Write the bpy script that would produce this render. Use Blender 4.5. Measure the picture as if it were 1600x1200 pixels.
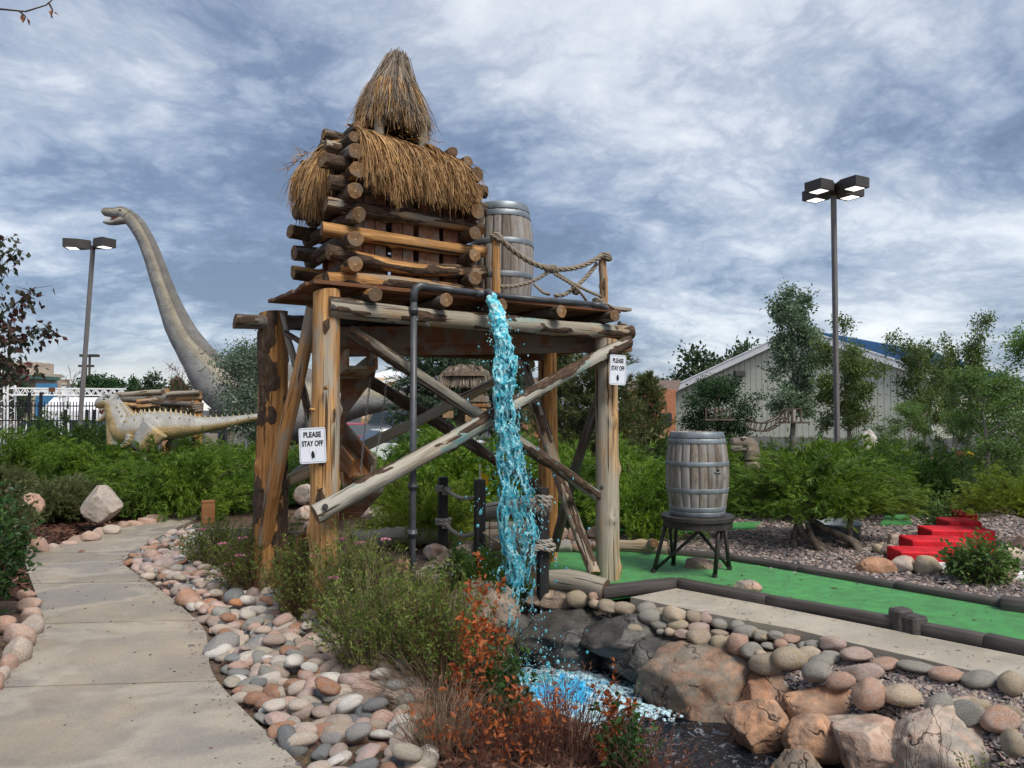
import bpy, bmesh, math, random
import numpy as np
from mathutils import Vector, Matrix, Quaternion

for o in list(bpy.data.objects):
    bpy.data.objects.remove(o)
SC = bpy.context.scene
COL = SC.collection
rng = np.random.default_rng(11)
random.seed(5)
PI = math.pi
R = math.radians

# ------------------------------------------------------------------ camera
F_PX = 1164.0                       # focal length in pixels of the 1600 px wide photograph
CAM_Z = 1.6
PITCH = math.atan(40.0 / F_PX)
cd = bpy.data.cameras.new('camera')
cam = bpy.data.objects.new('camera', cd)
COL.objects.link(cam)
cam.location = (0, 0, CAM_Z)
cam.rotation_euler = (PI / 2 + PITCH, 0, 0)
cd.sensor_width = 36.0
cd.lens = 36.0 * F_PX / 1600.0
cd.clip_start = 0.05
cd.clip_end = 3000
SC.camera = cam

# ------------------------------------------------------------------ exposure
SC.view_settings.view_transform = 'Standard'
SC.view_settings.look = 'None'
SC.view_settings.gamma = 1
SC.view_settings.exposure = 1.42
SC.view_settings.use_curve_mapping = False
SC.cycles.max_bounces = 8
SC.cycles.transparent_max_bounces = 12

# ------------------------------------------------------------------ sun and cloudy sky
SUN_EL, SUN_AZ = 52.0, 140.0        # degrees; azimuth clockwise from +Y (the view direction)
sl = bpy.data.lights.new('sun', 'SUN')
sl.energy = 1.5
sl.angle = R(24)
sl.color = (1.0, 0.93, 0.82)
sun = bpy.data.objects.new('sun', sl)
COL.objects.link(sun)
sd = Vector((math.sin(R(SUN_AZ)) * math.cos(R(SUN_EL)), math.cos(R(SUN_AZ)) * math.cos(R(SUN_EL)), math.sin(R(SUN_EL))))
sun.rotation_euler = sd.to_track_quat('Z', 'Y').to_euler()


class NT:
    """small helper for building node trees"""
    def __init__(s, tree):
        s.t = tree
        s.N = tree.nodes
        s.L = tree.links

    def put(s, sock, v):
        if v is None:
            return
        if isinstance(v, bpy.types.NodeSocket):
            s.L.new(v, sock)
        elif isinstance(v, (tuple, list)) and sock.type == 'RGBA' and len(v) == 3:
            sock.default_value = (*v, 1)
        else:
            sock.default_value = v

    def math(s, op, a, b=None, c=None, clamp=False):
        n = s.N.new('ShaderNodeMath')
        n.operation = op
        n.use_clamp = clamp
        s.put(n.inputs[0], a)
        s.put(n.inputs[1], b)
        s.put(n.inputs[2], c)
        return n.outputs[0]

    def vmath(s, op, a, b=None, out=0):
        n = s.N.new('ShaderNodeVectorMath')
        n.operation = op
        s.put(n.inputs[0], a)
        if b is not None:
            s.put(n.inputs[3 if op == 'SCALE' else 1], b)
        return n.outputs[out]

    def noise(s, vec, scale, detail=4, rough=.55, dist=0, out=0):
        n = s.N.new('ShaderNodeTexNoise')
        s.put(n.inputs['Vector'], vec)
        n.inputs['Scale'].default_value = scale
        n.inputs['Detail'].default_value = detail
        n.inputs['Roughness'].default_value = rough
        n.inputs['Distortion'].default_value = dist
        return n.outputs[out]

    def voro(s, vec, scale, feature='F1', out=0, rnd=1):
        n = s.N.new('ShaderNodeTexVoronoi')
        n.feature = feature
        s.put(n.inputs['Vector'], vec)
        n.inputs['Scale'].default_value = scale
        n.inputs['Randomness'].default_value = rnd
        return n.outputs[out]

    def ramp(s, fac, stops, interp='LINEAR'):
        n = s.N.new('ShaderNodeValToRGB')
        n.color_ramp.interpolation = interp
        el = n.color_ramp.elements
        while len(el) < len(stops):
            el.new(0.5)
        for e, (p, c) in zip(el, stops):
            e.position = p
            e.color = (c, c, c, 1) if isinstance(c, (int, float)) else (*c, 1)
        s.put(n.inputs[0], fac)
        return n.outputs[0]

    def mix(s, fac, a, b, mode='MIX'):
        n = s.N.new('ShaderNodeMix')
        n.data_type = 'RGBA'
        n.blend_type = mode
        s.put(n.inputs['Factor'], fac)
        s.put(n.inputs[6], a)
        s.put(n.inputs[7], b)
        return n.outputs[2]

    def maprange(s, v, a, b, c=0., d=1., smooth=True):
        n = s.N.new('ShaderNodeMapRange')
        n.interpolation_type = 'SMOOTHSTEP' if smooth else 'LINEAR'
        s.put(n.inputs[0], v)
        for k, x in zip((1, 2, 3, 4), (a, b, c, d)):
            n.inputs[k].default_value = x
        return n.outputs[0]

    def mapping(s, vec, scale=(1, 1, 1), loc=(0, 0, 0), rot=(0, 0, 0)):
        n = s.N.new('ShaderNodeMapping')
        s.put(n.inputs[0], vec)
        n.inputs[1].default_value = loc
        n.inputs[2].default_value = rot
        n.inputs[3].default_value = scale
        return n.outputs[0]

    def coord(s, which='Object'):
        return s.N.new('ShaderNodeTexCoord').outputs[which]

    def attr(s, name):
        n = s.N.new('ShaderNodeAttribute')
        n.attribute_name = name
        return n.outputs['Fac']

    def rnd(s):
        return s.N.new('ShaderNodeObjectInfo').outputs['Random']

    def island(s):
        return s.N.new('ShaderNodeNewGeometry').outputs['Random Per Island']

    def bump(s, h, strength=.5, dist=.01, normal=None):
        n = s.N.new('ShaderNodeBump')
        n.inputs['Strength'].default_value = strength
        n.inputs['Distance'].default_value = dist
        s.put(n.inputs['Height'], h)
        if normal is not None:
            s.put(n.inputs['Normal'], normal)
        return n.outputs[0]

    def hsv(s, col, h=.5, sat=1, val=1):
        n = s.N.new('ShaderNodeHueSaturation')
        s.put(n.inputs['Hue'], h)
        s.put(n.inputs['Saturation'], sat)
        s.put(n.inputs['Value'], val)
        s.put(n.inputs['Color'], col)
        return n.outputs[0]

    def sep(s, vec):
        n = s.N.new('ShaderNodeSeparateXYZ')
        s.put(n.inputs[0], vec)
        return n.outputs

    def comb(s, x=0., y=0., z=0.):
        n = s.N.new('ShaderNodeCombineXYZ')
        for i, v in enumerate((x, y, z)):
            s.put(n.inputs[i], v)
        return n.outputs[0]


W = bpy.data.worlds.new('World')
SC.world = W
W.use_nodes = True
w = NT(W.node_tree)
w.N.clear()
SKY_STRENGTH = 0.1
SKY_X, SKY_Y = 31.5, -4.4
SKY_B = .415
skyn = w.N.new('ShaderNodeTexSky')
skyn.sky_type = 'NISHITA'
skyn.sun_disc = False
skyn.sun_elevation = R(SUN_EL)
skyn.sun_rotation = R(SUN_AZ)
d = w.vmath('NORMALIZE', w.coord('Generated'))
dx, dy, dz = w.sep(d)
zz = w.math('ADD', w.math('MAXIMUM', dz, 0.0), 0.30)
# direction projected onto a cloud layer overhead: rows of cloud flatten towards the horizon
pl = w.comb(w.math('DIVIDE', dx, zz), w.math('DIVIDE', dy, zz), 0.0)
pl = w.mapping(pl, loc=(SKY_X, SKY_Y, 0.0), rot=(0, 0, R(-12)))
pls = w.mapping(pl, scale=(1.15, 1.28, 1.0))
warp = w.noise(pls, 1.1, 3, .5, 0, out=1)
pw = w.vmath('ADD', pls, w.vmath('SCALE', w.vmath('SUBTRACT', warp, (.5, .5, .5)), 0.42))
big = w.noise(pw, 0.62, 2, .5)
mid = w.noise(pw, 1.9, 10, .565, .05)
fine = w.noise(w.mapping(pw, loc=(3.1, 7.7, 1.2)), 5.5, 8, .62, .0)
v = w.math('ADD', w.math('MULTIPLY', big, .95), w.math('MULTIPLY', mid, .72))
v = w.math('ADD', v, w.math('MULTIPLY', w.math('ABSOLUTE', w.math('SUBTRACT', fine, .5)), .60))
v = w.math('SUBTRACT', v, SKY_B)
cl = w.ramp(v, [(.31, (.052, .070, .108)), (.39, (.080, .104, .152)), (.46, (.134, .160, .206)), (.53, (.192, .213, .250)),
                (.60, (.262, .280, .308)), (.74, (.350, .358, .366))])
cl = w.vmath('SCALE', cl, 1.0 / SKY_STRENGTH)
# low on the horizon the cloud deck thins out to a pale band
hz = w.maprange(dz, 0.005, 0.085, 1, 0)
cl = w.mix(w.math('MULTIPLY', hz, w.maprange(dx, -.35, .15, 1.0, .0)), cl,
           w.vmath('SCALE', w.ramp(mid, [(.35, (.22, .25, .285)), (.6, (.37, .365, .345))]), 1.0 / SKY_STRENGTH))
skyc = w.mix(.12, cl, skyn.outputs[0])
skyc = w.mix(w.maprange(dz, -.03, 0, 1, 0), skyc, (.9, .85, .8))
bg = w.N.new('ShaderNodeBackground')
w.L.new(skyc, bg.inputs[0])
bg.inputs[1].default_value = SKY_STRENGTH
wo = w.N.new('ShaderNodeOutputWorld')
w.L.new(bg.outputs[0], wo.inputs[0])

# ------------------------------------------------------------------ placing helpers
_fw = Vector((0, math.cos(PITCH), math.sin(PITCH)))
_up = Vector((0, -math.sin(PITCH), math.cos(PITCH)))


def ray(px, py):
    return _fw + Vector((1, 0, 0)) * ((px - 800) / F_PX) + _up * ((600 - py) / F_PX)


def at(px, py, D):
    """world point seen at pixel (px, py), D metres ahead of the camera"""
    r = ray(px, py)
    return Vector((0, 0, CAM_Z)) + r * (D / r.y)


def gnd(px, py, z=0.0):
    """world point where the line of sight meets the level z"""
    r = ray(px, py)
    return Vector((0, 0, CAM_Z)) + r * ((z - CAM_Z) / r.z)


def colx(px, D):
    return (px - 800) / F_PX * D


# ------------------------------------------------------------------ numpy noise
def _hash(ix, iy, iz, seed):
    h = (ix * 374761393 + iy * 668265263 + iz * 1440662683 + seed * 974711) & 0xffffffff
    h = ((h ^ (h >> 13)) * 1274126177) & 0xffffffff
    h = ((h ^ (h >> 15)) * 846637) & 0xffffffff
    return ((h ^ (h >> 16)) & 0xffffff) / float(0xffffff)


def vnoise(P, seed=0):
    P = np.asarray(P, float)
    i = np.floor(P).astype(np.int64)
    f = P - i
    u = f * f * (3 - 2 * f)
    out = 0
    for a in (0, 1):
        wa = u[:, 0] if a else 1 - u[:, 0]
        for b in (0, 1):
            wb = u[:, 1] if b else 1 - u[:, 1]
            for c in (0, 1):
                wc = u[:, 2] if c else 1 - u[:, 2]
                out = out + wa * wb * wc * _hash(i[:, 0] + a, i[:, 1] + b, i[:, 2] + c, seed)
    return out


def fbm(P, seed=0, octs=4, gain=.5):
    P = np.asarray(P, float)
    s, a, t = 0, 1., 0
    for k in range(octs):
        s = s + a * (vnoise(P * (2 ** k), seed + 17 * k) - .5)
        t += a
        a *= gain
    return s / t * 2


def sstep(a, b, x):
    t = np.clip((x - a) / (b - a), 0, 1)
    return t * t * (3 - 2 * t)


# ------------------------------------------------------------------ mesh helpers
class Geo:
    """collects vertices, triangles and quads, then makes ONE mesh"""
    def __init__(s):
        s.V, s.T, s.Q, s.tm, s.qm, s.n = [], [], [], [], [], 0
        s.A = []

    def add(s, V, faces, mat=0, attr=None):
        V = np.asarray(V, float)
        for f in faces:
            f = np.asarray(f, np.int64)
            if not f.size:
                continue
            if f.shape[1] == 3:
                s.T.append(f + s.n)
                s.tm.append(np.full(len(f), mat))
            else:
                s.Q.append(f + s.n)
                s.qm.append(np.full(len(f), mat))
        s.V.append(V)
        s.A.append(np.zeros(len(V)) if attr is None else np.broadcast_to(np.asarray(attr, float), (len(V),)))
        s.n += len(V)
        return s

    def mesh(s, name, mats, smooth=False, attr=None):
        V = np.concatenate(s.V) if s.V else np.zeros((0, 3))
        T = np.concatenate(s.T) if s.T else np.zeros((0, 3), int)
        Q = np.concatenate(s.Q) if s.Q else np.zeros((0, 4), int)
        mi = np.concatenate(s.tm + s.qm) if (s.tm or s.qm) else np.zeros(0, int)
        me = bpy.data.meshes.new(name)
        me.vertices.add(len(V))
        me.vertices.foreach_set('co', V.astype(np.float32).ravel())
        li = np.concatenate([T.ravel(), Q.ravel()]).astype(np.int32)
        me.loops.add(len(li))
        me.loops.foreach_set('vertex_index', li)
        ls = np.concatenate([np.arange(len(T)) * 3, len(T) * 3 + np.arange(len(Q)) * 4]).astype(np.int32)
        me.polygons.add(len(ls))
        me.polygons.foreach_set('loop_start', ls)
        if not isinstance(mats, (list, tuple)):
            mats = [mats]
        for m in mats:
            me.materials.append(m)
        me.polygons.foreach_set('material_index', mi.astype(np.int32))
        me.polygons.foreach_set('use_smooth', np.full(len(ls), bool(smooth)))
        if attr:
            a = me.attributes.new(attr, 'FLOAT', 'POINT')
            a.data.foreach_set('value', np.concatenate(s.A).astype(np.float32))
        me.update(calc_edges=True)
        return me


WL = {}                # world position of every empty / part, so that children can be placed in world coordinates


def tag(o, label=None, cat=None, group=None, kind=None):
    if label:
        o['label'] = label
    if cat:
        o['category'] = cat
    if group:
        o['group'] = group
    if kind:
        o['kind'] = kind
    return o


def thing(name, label, cat, loc=(0, 0, 0), group=None, rz=0):
    o = bpy.data.objects.new(name, None)
    COL.objects.link(o)
    o.location = loc
    o.rotation_euler = (0, 0, rz)
    o.empty_display_size = .2
    WL[o] = Vector(loc)
    return tag(o, label, cat, group)


def obj(name, me, parent=None, loc=(0, 0, 0), kind=None, rot=None, scale=None):
    """links a mesh; loc is in world coordinates when the parent is unrotated"""
    o = bpy.data.objects.new(name, me)
    COL.objects.link(o)
    WL[o] = Vector(loc)
    if parent is not None:
        o.parent = parent
        o.location = Vector(loc) - WL[parent]
    else:
        o.location = loc
    if rot is not None:
        if isinstance(rot, Quaternion):
            o.rotation_mode = 'QUATERNION'
            o.rotation_quaternion = rot
        else:
            o.rotation_euler = rot
    if scale is not None:
        o.scale = scale
    if kind:
        o['kind'] = kind
    return o


def copy_tree(o, parent=None):
    c = o.copy()
    COL.objects.link(c)
    if parent is not None:
        c.parent = parent
    WL[c] = WL.get(o, Vector())
    for ch in list(o.children):
        copy_tree(ch, c)
    return c


def frame(dv):
    dv = Vector(dv).normalized()
    a = Vector((0, 0, 1)) if abs(dv.z) < .9 else Vector((1, 0, 0))
    x = a.cross(dv).normalized()
    return x, dv.cross(x)


def tube(pts, rad, n=8, cap=True, closed=False):
    P = np.asarray([tuple(p) for p in pts], float)
    m = len(P)
    rad = np.broadcast_to(np.asarray(rad, float), (m,))
    t = np.gradient(P, axis=0) if not closed else np.roll(P, -1, 0) - np.roll(P, 1, 0)
    t /= np.linalg.norm(t, axis=1)[:, None] + 1e-12
    x = np.zeros_like(P)
    x0, _ = frame(t[0])
    prev = np.array(x0)
    for i in range(m):
        prev = prev - t[i] * np.dot(prev, t[i])
        prev /= np.linalg.norm(prev) + 1e-12
        x[i] = prev
    y = np.cross(t, x)
    a = np.arange(n) * 2 * PI / n
    V = P[:, None] + rad[:, None, None] * (np.cos(a)[None, :, None] * x[:, None] + np.sin(a)[None, :, None] * y[:, None])
    V = V.reshape(-1, 3)
    k = m if closed else m - 1
    i, j = np.meshgrid(np.arange(k), np.arange(n), indexing='ij')
    i2 = (i + 1) % m
    q = np.stack([i * n + j, i * n + (j + 1) % n, i2 * n + (j + 1) % n, i2 * n + j], -1).reshape(-1, 4)
    faces = [q]
    if cap and not closed:
        V = np.concatenate([V, P[:1], P[-1:]])
        c0, c1 = m * n, m * n + 1
        jj = np.arange(n)
        faces.append(np.stack([np.full(n, c0), (jj + 1) % n, jj], -1))
        faces.append(np.stack([np.full(n, c1), (m - 1) * n + jj, (m - 1) * n + (jj + 1) % n], -1))
    return V, faces


def lathe(prof, n=32):
    """prof: (r, z) pairs"""
    pr = np.asarray(prof, float)
    a = np.arange(n) * 2 * PI / n
    m = len(pr)
    V = np.stack([pr[:, 0, None] * np.cos(a), pr[:, 0, None] * np.sin(a), np.repeat(pr[:, 1, None], n, 1)], -1).reshape(-1, 3)
    i, j = np.meshgrid(np.arange(m - 1), np.arange(n), indexing='ij')
    q = np.stack([i * n + j, i * n + (j + 1) % n, (i + 1) * n + (j + 1) % n, (i + 1) * n + j], -1).reshape(-1, 4)
    return V, [q]


_bx = {}


def boxg(sx, sy, sz, ch=.004, taper=1.0):
    """chamfered box, centred in x and y and z"""
    key = (round(sx, 4), round(sy, 4), round(sz, 4), ch, taper)
    if key not in _bx:
        h = np.array([sx, sy, sz]) / 2
        c = min(ch, h.min() * .45)
        V, idx = [], {}
        for s in [(a, b, d_) for a in (-1, 1) for b in (-1, 1) for d_ in (-1, 1)]:
            for ax in range(3):
                p = np.array(s) * (h - c)
                p[ax] = s[ax] * h[ax]
                if s[2] > 0:
                    p[:2] *= taper
                idx[(s, ax)] = len(V)
                V.append(p)
        Q, T = [], []
        for ax in range(3):
            b, c2 = [i for i in range(3) if i != ax]
            for sg in (-1, 1):
                loop = []
                for sb, s2 in ((-1, -1), (1, -1), (1, 1), (-1, 1)):
                    s = [0, 0, 0]
                    s[ax], s[b], s[c2] = sg, sb, s2
                    loop.append(idx[(tuple(s), ax)])
                flip = (sg < 0) ^ (ax == 1)
                Q.append(loop[::-1] if flip else loop)
        for ax in range(3):                    # edge strips run along ax
            b, c2 = [i for i in range(3) if i != ax]
            for sb in (-1, 1):
                for s2 in (-1, 1):
                    s0, s1 = [0] * 3, [0] * 3
                    s0[ax], s1[ax] = -1, 1
                    for s in (s0, s1):
                        s[b], s[c2] = sb, s2
                    s0, s1 = tuple(s0), tuple(s1)
                    loop = [idx[(s0, b)], idx[(s1, b)], idx[(s1, c2)], idx[(s0, c2)]]
                    A = [np.array(V[i]) for i in loop]
                    nrm = np.cross(A[1] - A[0], A[2] - A[0])
                    out = np.zeros(3)
                    out[b], out[c2] = sb, s2
                    Q.append(loop if np.dot(nrm, out) > 0 else loop[::-1])
        for s in [(a, b, d_) for a in (-1, 1) for b in (-1, 1) for d_ in (-1, 1)]:
            loop = [idx[(s, 0)], idx[(s, 1)], idx[(s, 2)]]
            T.append(loop if s[0] * s[1] * s[2] > 0 else loop[::-1])
        _bx[key] = (np.array(V), [np.array(T), np.array(Q)])
    return _bx[key]


def xf(g, rot=None, loc=(0, 0, 0)):
    V, f = g
    V = np.asarray(V, float)
    if rot is not None:
        m = np.array(rot.to_matrix() if isinstance(rot, Quaternion) else rot)
        V = V @ m[:3, :3].T
    return V + np.asarray(tuple(loc)), f


def rotz(a):
    return Matrix.Rotation(a, 3, 'Z')


def basis(dv, upv=(0, 0, 1)):
    """3x3 matrix with local X along dv and local Z near upv"""
    x = Vector(dv).normalized()
    y = Vector(upv).cross(x).normalized()
    z = x.cross(y)
    return Matrix((x, y, z)).transposed()


def beamg(p0, p1, wdt, hgt, ch=.004, upv=(0, 0, 1)):
    """a squared timber from p0 to p1"""
    p0, p1 = Vector(p0), Vector(p1)
    return xf(boxg((p1 - p0).length, wdt, hgt, ch), basis(p1 - p0, upv), (p0 + p1) / 2)


def one(geo, name, mats, smooth=False):
    return Geo().add(*geo).mesh(name, mats, smooth)


def plank(name, p0, p1, wdt, hgt, mat, parent, ch=.004, upv=(0, 0, 1)):
    """a squared timber as its own object: local X runs along the grain"""
    p0, p1 = Vector(p0), Vector(p1)
    me = one(boxg((p1 - p0).length, wdt, hgt, ch), name, mat)
    return obj(name, me, parent, (p0 + p1) / 2, rot=basis(p1 - p0, upv).to_quaternion())


_ico = {}


def ico(sub):
    if sub not in _ico:
        bm = bmesh.new()
        bmesh.ops.create_icosphere(bm, subdivisions=sub, radius=1)
        bm.verts.ensure_lookup_table()
        V = np.array([v_.co[:] for v_ in bm.verts])
        T = np.array([[v_.index for v_ in f.verts] for f in bm.faces])
        bm.free()
        _ico[sub] = (V, T)
    return _ico[sub]


def rand_unit(n, r=rng):
    v_ = r.normal(size=(n, 3))
    return v_ / np.linalg.norm(v_, axis=1)[:, None]


def leaf_quads(P, A, size, aspect=.5, r=rng, fold=.0):
    """one rhombic leaf at every P, pointing along A"""
    n = len(P)
    A = A / (np.linalg.norm(A, axis=1)[:, None] + 1e-9)
    B = np.cross(A, rand_unit(n, r))
    B /= np.linalg.norm(B, axis=1)[:, None] + 1e-9
    C = np.cross(A, B)
    L = np.broadcast_to(np.asarray(size, float), (n,))[:, None]
    V = np.stack([P, P + A * L * .45 + B * L * aspect * .5 + C * L * fold, P + A * L, P + A * L * .45 - B * L * aspect * .5 + C * L * fold], 1).reshape(-1, 3)
    return V, [np.arange(4 * n).reshape(n, 4)]


def strips(P, w0, r=rng, flat=None):
    """P (n, m, 3): ribbons tapering to their tips; returns quads"""
    n, m, _ = P.shape
    t = np.gradient(P, axis=1)
    t /= np.linalg.norm(t, axis=2)[..., None] + 1e-9
    q = rand_unit(n, r)[:, None] if flat is None else flat[:, None]
    s = np.cross(t, q)
    s /= np.linalg.norm(s, axis=2)[..., None] + 1e-9
    wd = np.broadcast_to(np.asarray(w0, float), (n,))[:, None, None] * np.linspace(1, .25, m)[None, :, None] * .5
    V = np.stack([P - s * wd, P + s * wd], 2).reshape(-1, 3)
    b = np.arange(n)[:, None] * (2 * m) + np.arange(m - 1)[None] * 2
    f = np.stack([b, b + 1, b + 3, b + 2], -1).reshape(-1, 4)
    return V, [f]
# ------------------------------------------------------------------ materials
def newmat(name, rough=.8, spec=.3, **kw):
    m = bpy.data.materials.new(name)
    m.use_nodes = True
    nt = NT(m.node_tree)
    b = nt.N['Principled BSDF']
    b.inputs['Roughness'].default_value = rough
    b.inputs['Specular IOR Level'].default_value = spec
    for k, v_ in kw.items():
        b.inputs[k.replace('_', ' ')].default_value = v_
    return m, nt, b


def M_log(name, lo, hi, grey=.35, greycol=(.25, .22, .18), barkcol=(.022, .015, .011), stain=0, barkhi=(.115, .072, .046), dark=.35):
    """peeled log: grain along local Z, remains of bark where the mesh carries them"""
    m, nt, b = newmat(name, .72, .25)
    co = nt.coord()
    off = nt.vmath('SCALE', nt.comb(nt.rnd(), nt.rnd(), nt.rnd()), 37.0)
    p = nt.vmath('ADD', co, off)
    g1 = nt.noise(nt.mapping(p, scale=(38, 38, 1.7)), 1, 6, .62, .3)
    g2 = nt.noise(nt.mapping(p, scale=(7, 7, 1.1)), 1, 4, .55, .4)
    g3 = nt.noise(nt.mapping(p, scale=(110, 110, 4)), 1, 3, .6)
    col = nt.mix(g2, nt.ramp(g1, [(.25, tuple(c * .5 for c in lo)), (.45, lo), (.62, hi)]), nt.ramp(g1, [(.3, lo), (.7, tuple(c * 1.12 for c in hi))]))
    wz = nt.noise(nt.mapping(p, scale=(3.2, 3.2, .8), loc=(3, 1, 7)), 1, 4, .6)
    wv = nt.maprange(nt.math('ADD', wz, nt.math('MULTIPLY', nt.math('SUBTRACT', nt.rnd(), .5), .25)), .62 - grey * .45, .72 - grey * .3)
    gcol = nt.mix(g1, tuple(c * .45 for c in greycol), tuple(min(1, c * 1.45) for c in greycol))
    col = nt.mix(wv, col, gcol)
    # dark weather streaks and checks
    ck = nt.maprange(nt.noise(nt.mapping(p, scale=(30, 30, .7), loc=(1, 5, 2)), 1, 2, .5), .62, .67)
    dk = nt.maprange(nt.noise(nt.mapping(p, scale=(9, 9, 1.4), loc=(9, 2, 4)), 1, 5, .65), .55, .72)
    col = nt.mix(nt.math('MULTIPLY', dk, dark), col, (.05, .035, .022))
    col = nt.mix(nt.math('MULTIPLY', ck, .85), col, (.03, .02, .014))
    if stain:
        sn = nt.maprange(nt.noise(nt.mapping(p, scale=(2.6, 2.6, 1.5), loc=(stain, 2, stain * 3)), 1, 5, .6, .5), .54, .62)
        sc = nt.mix(g1, (.13, .20, .19), (.34, .42, .38))
        sc = nt.mix(nt.maprange(nt.noise(nt.mapping(p, scale=(3, 3, 2.2), loc=(7, stain, 1)), 1, 3), .55, .62), sc, (.10, .28, .30))
        col = nt.mix(nt.math('MULTIPLY', sn, .7), col, sc)
    bk = nt.noise(nt.mapping(p, scale=(34, 34, 12)), 1, 6, .68, .8)
    bkc = nt.ramp(bk, [(.32, barkcol), (.5, tuple((a_ + c) * .5 for a_, c in zip(barkcol, barkhi))), (.62, barkhi), (.72, (.23, .17, .12)), (.80, (.33, .25, .17))])
    bm_ = nt.maprange(nt.math('ADD', nt.attr('bark'), nt.math('MULTIPLY', nt.math('SUBTRACT', bk, .5), 1.1)), .40, .52)
    nt.put(b.inputs['Base Color'], nt.mix(bm_, col, bkc))
    h = nt.math('ADD', nt.math('MULTIPLY', g1, .5), nt.math('MULTIPLY', g3, .25))
    h = nt.math('SUBTRACT', h, nt.math('MULTIPLY', ck, .7))
    h = nt.math('ADD', h, nt.math('MULTIPLY', bm_, nt.math('MULTIPLY', bk, 3.0)))
    nt.put(b.inputs['Normal'], nt.bump(h, .7, .012))
    return m


GOLD_LO, GOLD_HI = (.25, .115, .038), (.52, .29, .11)
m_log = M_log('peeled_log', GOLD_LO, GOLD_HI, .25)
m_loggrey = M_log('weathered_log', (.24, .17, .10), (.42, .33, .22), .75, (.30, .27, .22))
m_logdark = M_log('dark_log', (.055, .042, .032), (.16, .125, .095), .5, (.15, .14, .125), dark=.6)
m_logstain = M_log('stained_log', (.20, .125, .065), (.40, .28, .165), .45, (.28, .25, .20), stain=2.0)
m_brace = M_log('bare_brace', (.17, .13, .09), (.42, .36, .27), .8, (.36, .34, .29), stain=7.7, dark=.6)
m_logblack = M_log('wet_log', (.06, .05, .042), (.21, .185, .15), .5, (.27, .26, .22), stain=5.3, dark=.75)
m_post = M_log('post_log', (.30, .145, .05), (.58, .34, .14), .14, (.36, .32, .255), dark=.45)
m_postgrey = M_log('greyed_post_log', (.28, .155, .065), (.54, .35, .17), .30, (.38, .34, .27), dark=.5)
m_postor = M_log('orange_post_log', (.26, .115, .036), (.52, .27, .095), .22, (.30, .26, .21))


def M_cap():
    m, nt, b = newmat('log_end_grain', .8, .2)
    co = nt.coord()
    s = nt.sep(co)
    r_ = nt.math('SQRT', nt.math('ADD', nt.math('MULTIPLY', s[0], s[0]), nt.math('MULTIPLY', s[1], s[1])))
    n1 = nt.noise(co, 14, 4, .6)
    rr = nt.math('ADD', nt.math('MULTIPLY', r_, 420), nt.math('MULTIPLY', n1, 9))
    ring = nt.math('SINE', rr)
    c = nt.ramp(nt.math('ADD', nt.math('MULTIPLY', ring, .07), n1), [(.3, (.10, .05, .024)), (.5, (.26, .14, .06)), (.7, (.40, .235, .11))])
    c = nt.mix(nt.maprange(nt.noise(co, 5, 3), .45, .7), c, (.19, .155, .12))
    rad = nt.maprange(r_, .0, .010)
    c = nt.mix(rad, (.70, .50, .28), c)
    c = nt.mix(nt.math('ADD', .05, nt.math('MULTIPLY', nt.rnd(), .75)), c, (.10, .07, .048))
    nt.put(b.inputs['Base Color'], c)
    nt.put(b.inputs['Normal'], nt.bump(nt.math('ADD', ring, n1), .3, .004))
    return m


m_cap = M_cap()


def M_board(name, lo, hi, rough=.75, grainaxis='X', var=.5, grey=0, greycol=(.22, .2, .17), sc=1.0, bump=.4):
    m, nt, b = newmat(name, rough, .25)
    off = nt.vmath('SCALE', nt.comb(nt.rnd(), nt.rnd(), nt.rnd()), 29.0)
    p = nt.vmath('ADD', nt.coord(), off)
    s1 = (1.6 * sc, 34 * sc, 34 * sc) if grainaxis == 'X' else (34 * sc, 34 * sc, 1.6 * sc)
    s2 = (.8 * sc, 6 * sc, 6 * sc) if grainaxis == 'X' else (6 * sc, 6 * sc, .8 * sc)
    g = nt.noise(nt.mapping(p, scale=s1), 1, 6, .62, .3)
    g2 = nt.noise(nt.mapping(p, scale=s2), 1, 4, .55, .3)
    blotch = nt.noise(nt.mapping(p, loc=(4, 4, 1)), 5 * sc, 5, .6)
    c = nt.ramp(nt.math('ADD', nt.math('MULTIPLY', g, .6), nt.math('MULTIPLY', g2, .4)), [(.3, tuple(x * .55 for x in lo)), (.45, lo), (.65, hi)])
    if grey:
        c = nt.mix(nt.maprange(nt.math('ADD', blotch, nt.math('MULTIPLY', nt.rnd(), .2)), .72 - grey * .4, .82 - grey * .3), c,
                   nt.mix(g, tuple(x * .5 for x in greycol), tuple(x * 1.4 for x in greycol)))
    c = nt.hsv(c, .5, 1, nt.math('ADD', 1 - var * .5, nt.math('MULTIPLY', nt.rnd(), var)))
    nt.put(b.inputs['Base Color'], c)
    nt.put(b.inputs['Normal'], nt.bump(nt.math('ADD', g, nt.math('MULTIPLY', blotch, .4)), bump, .006))
    return m


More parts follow.
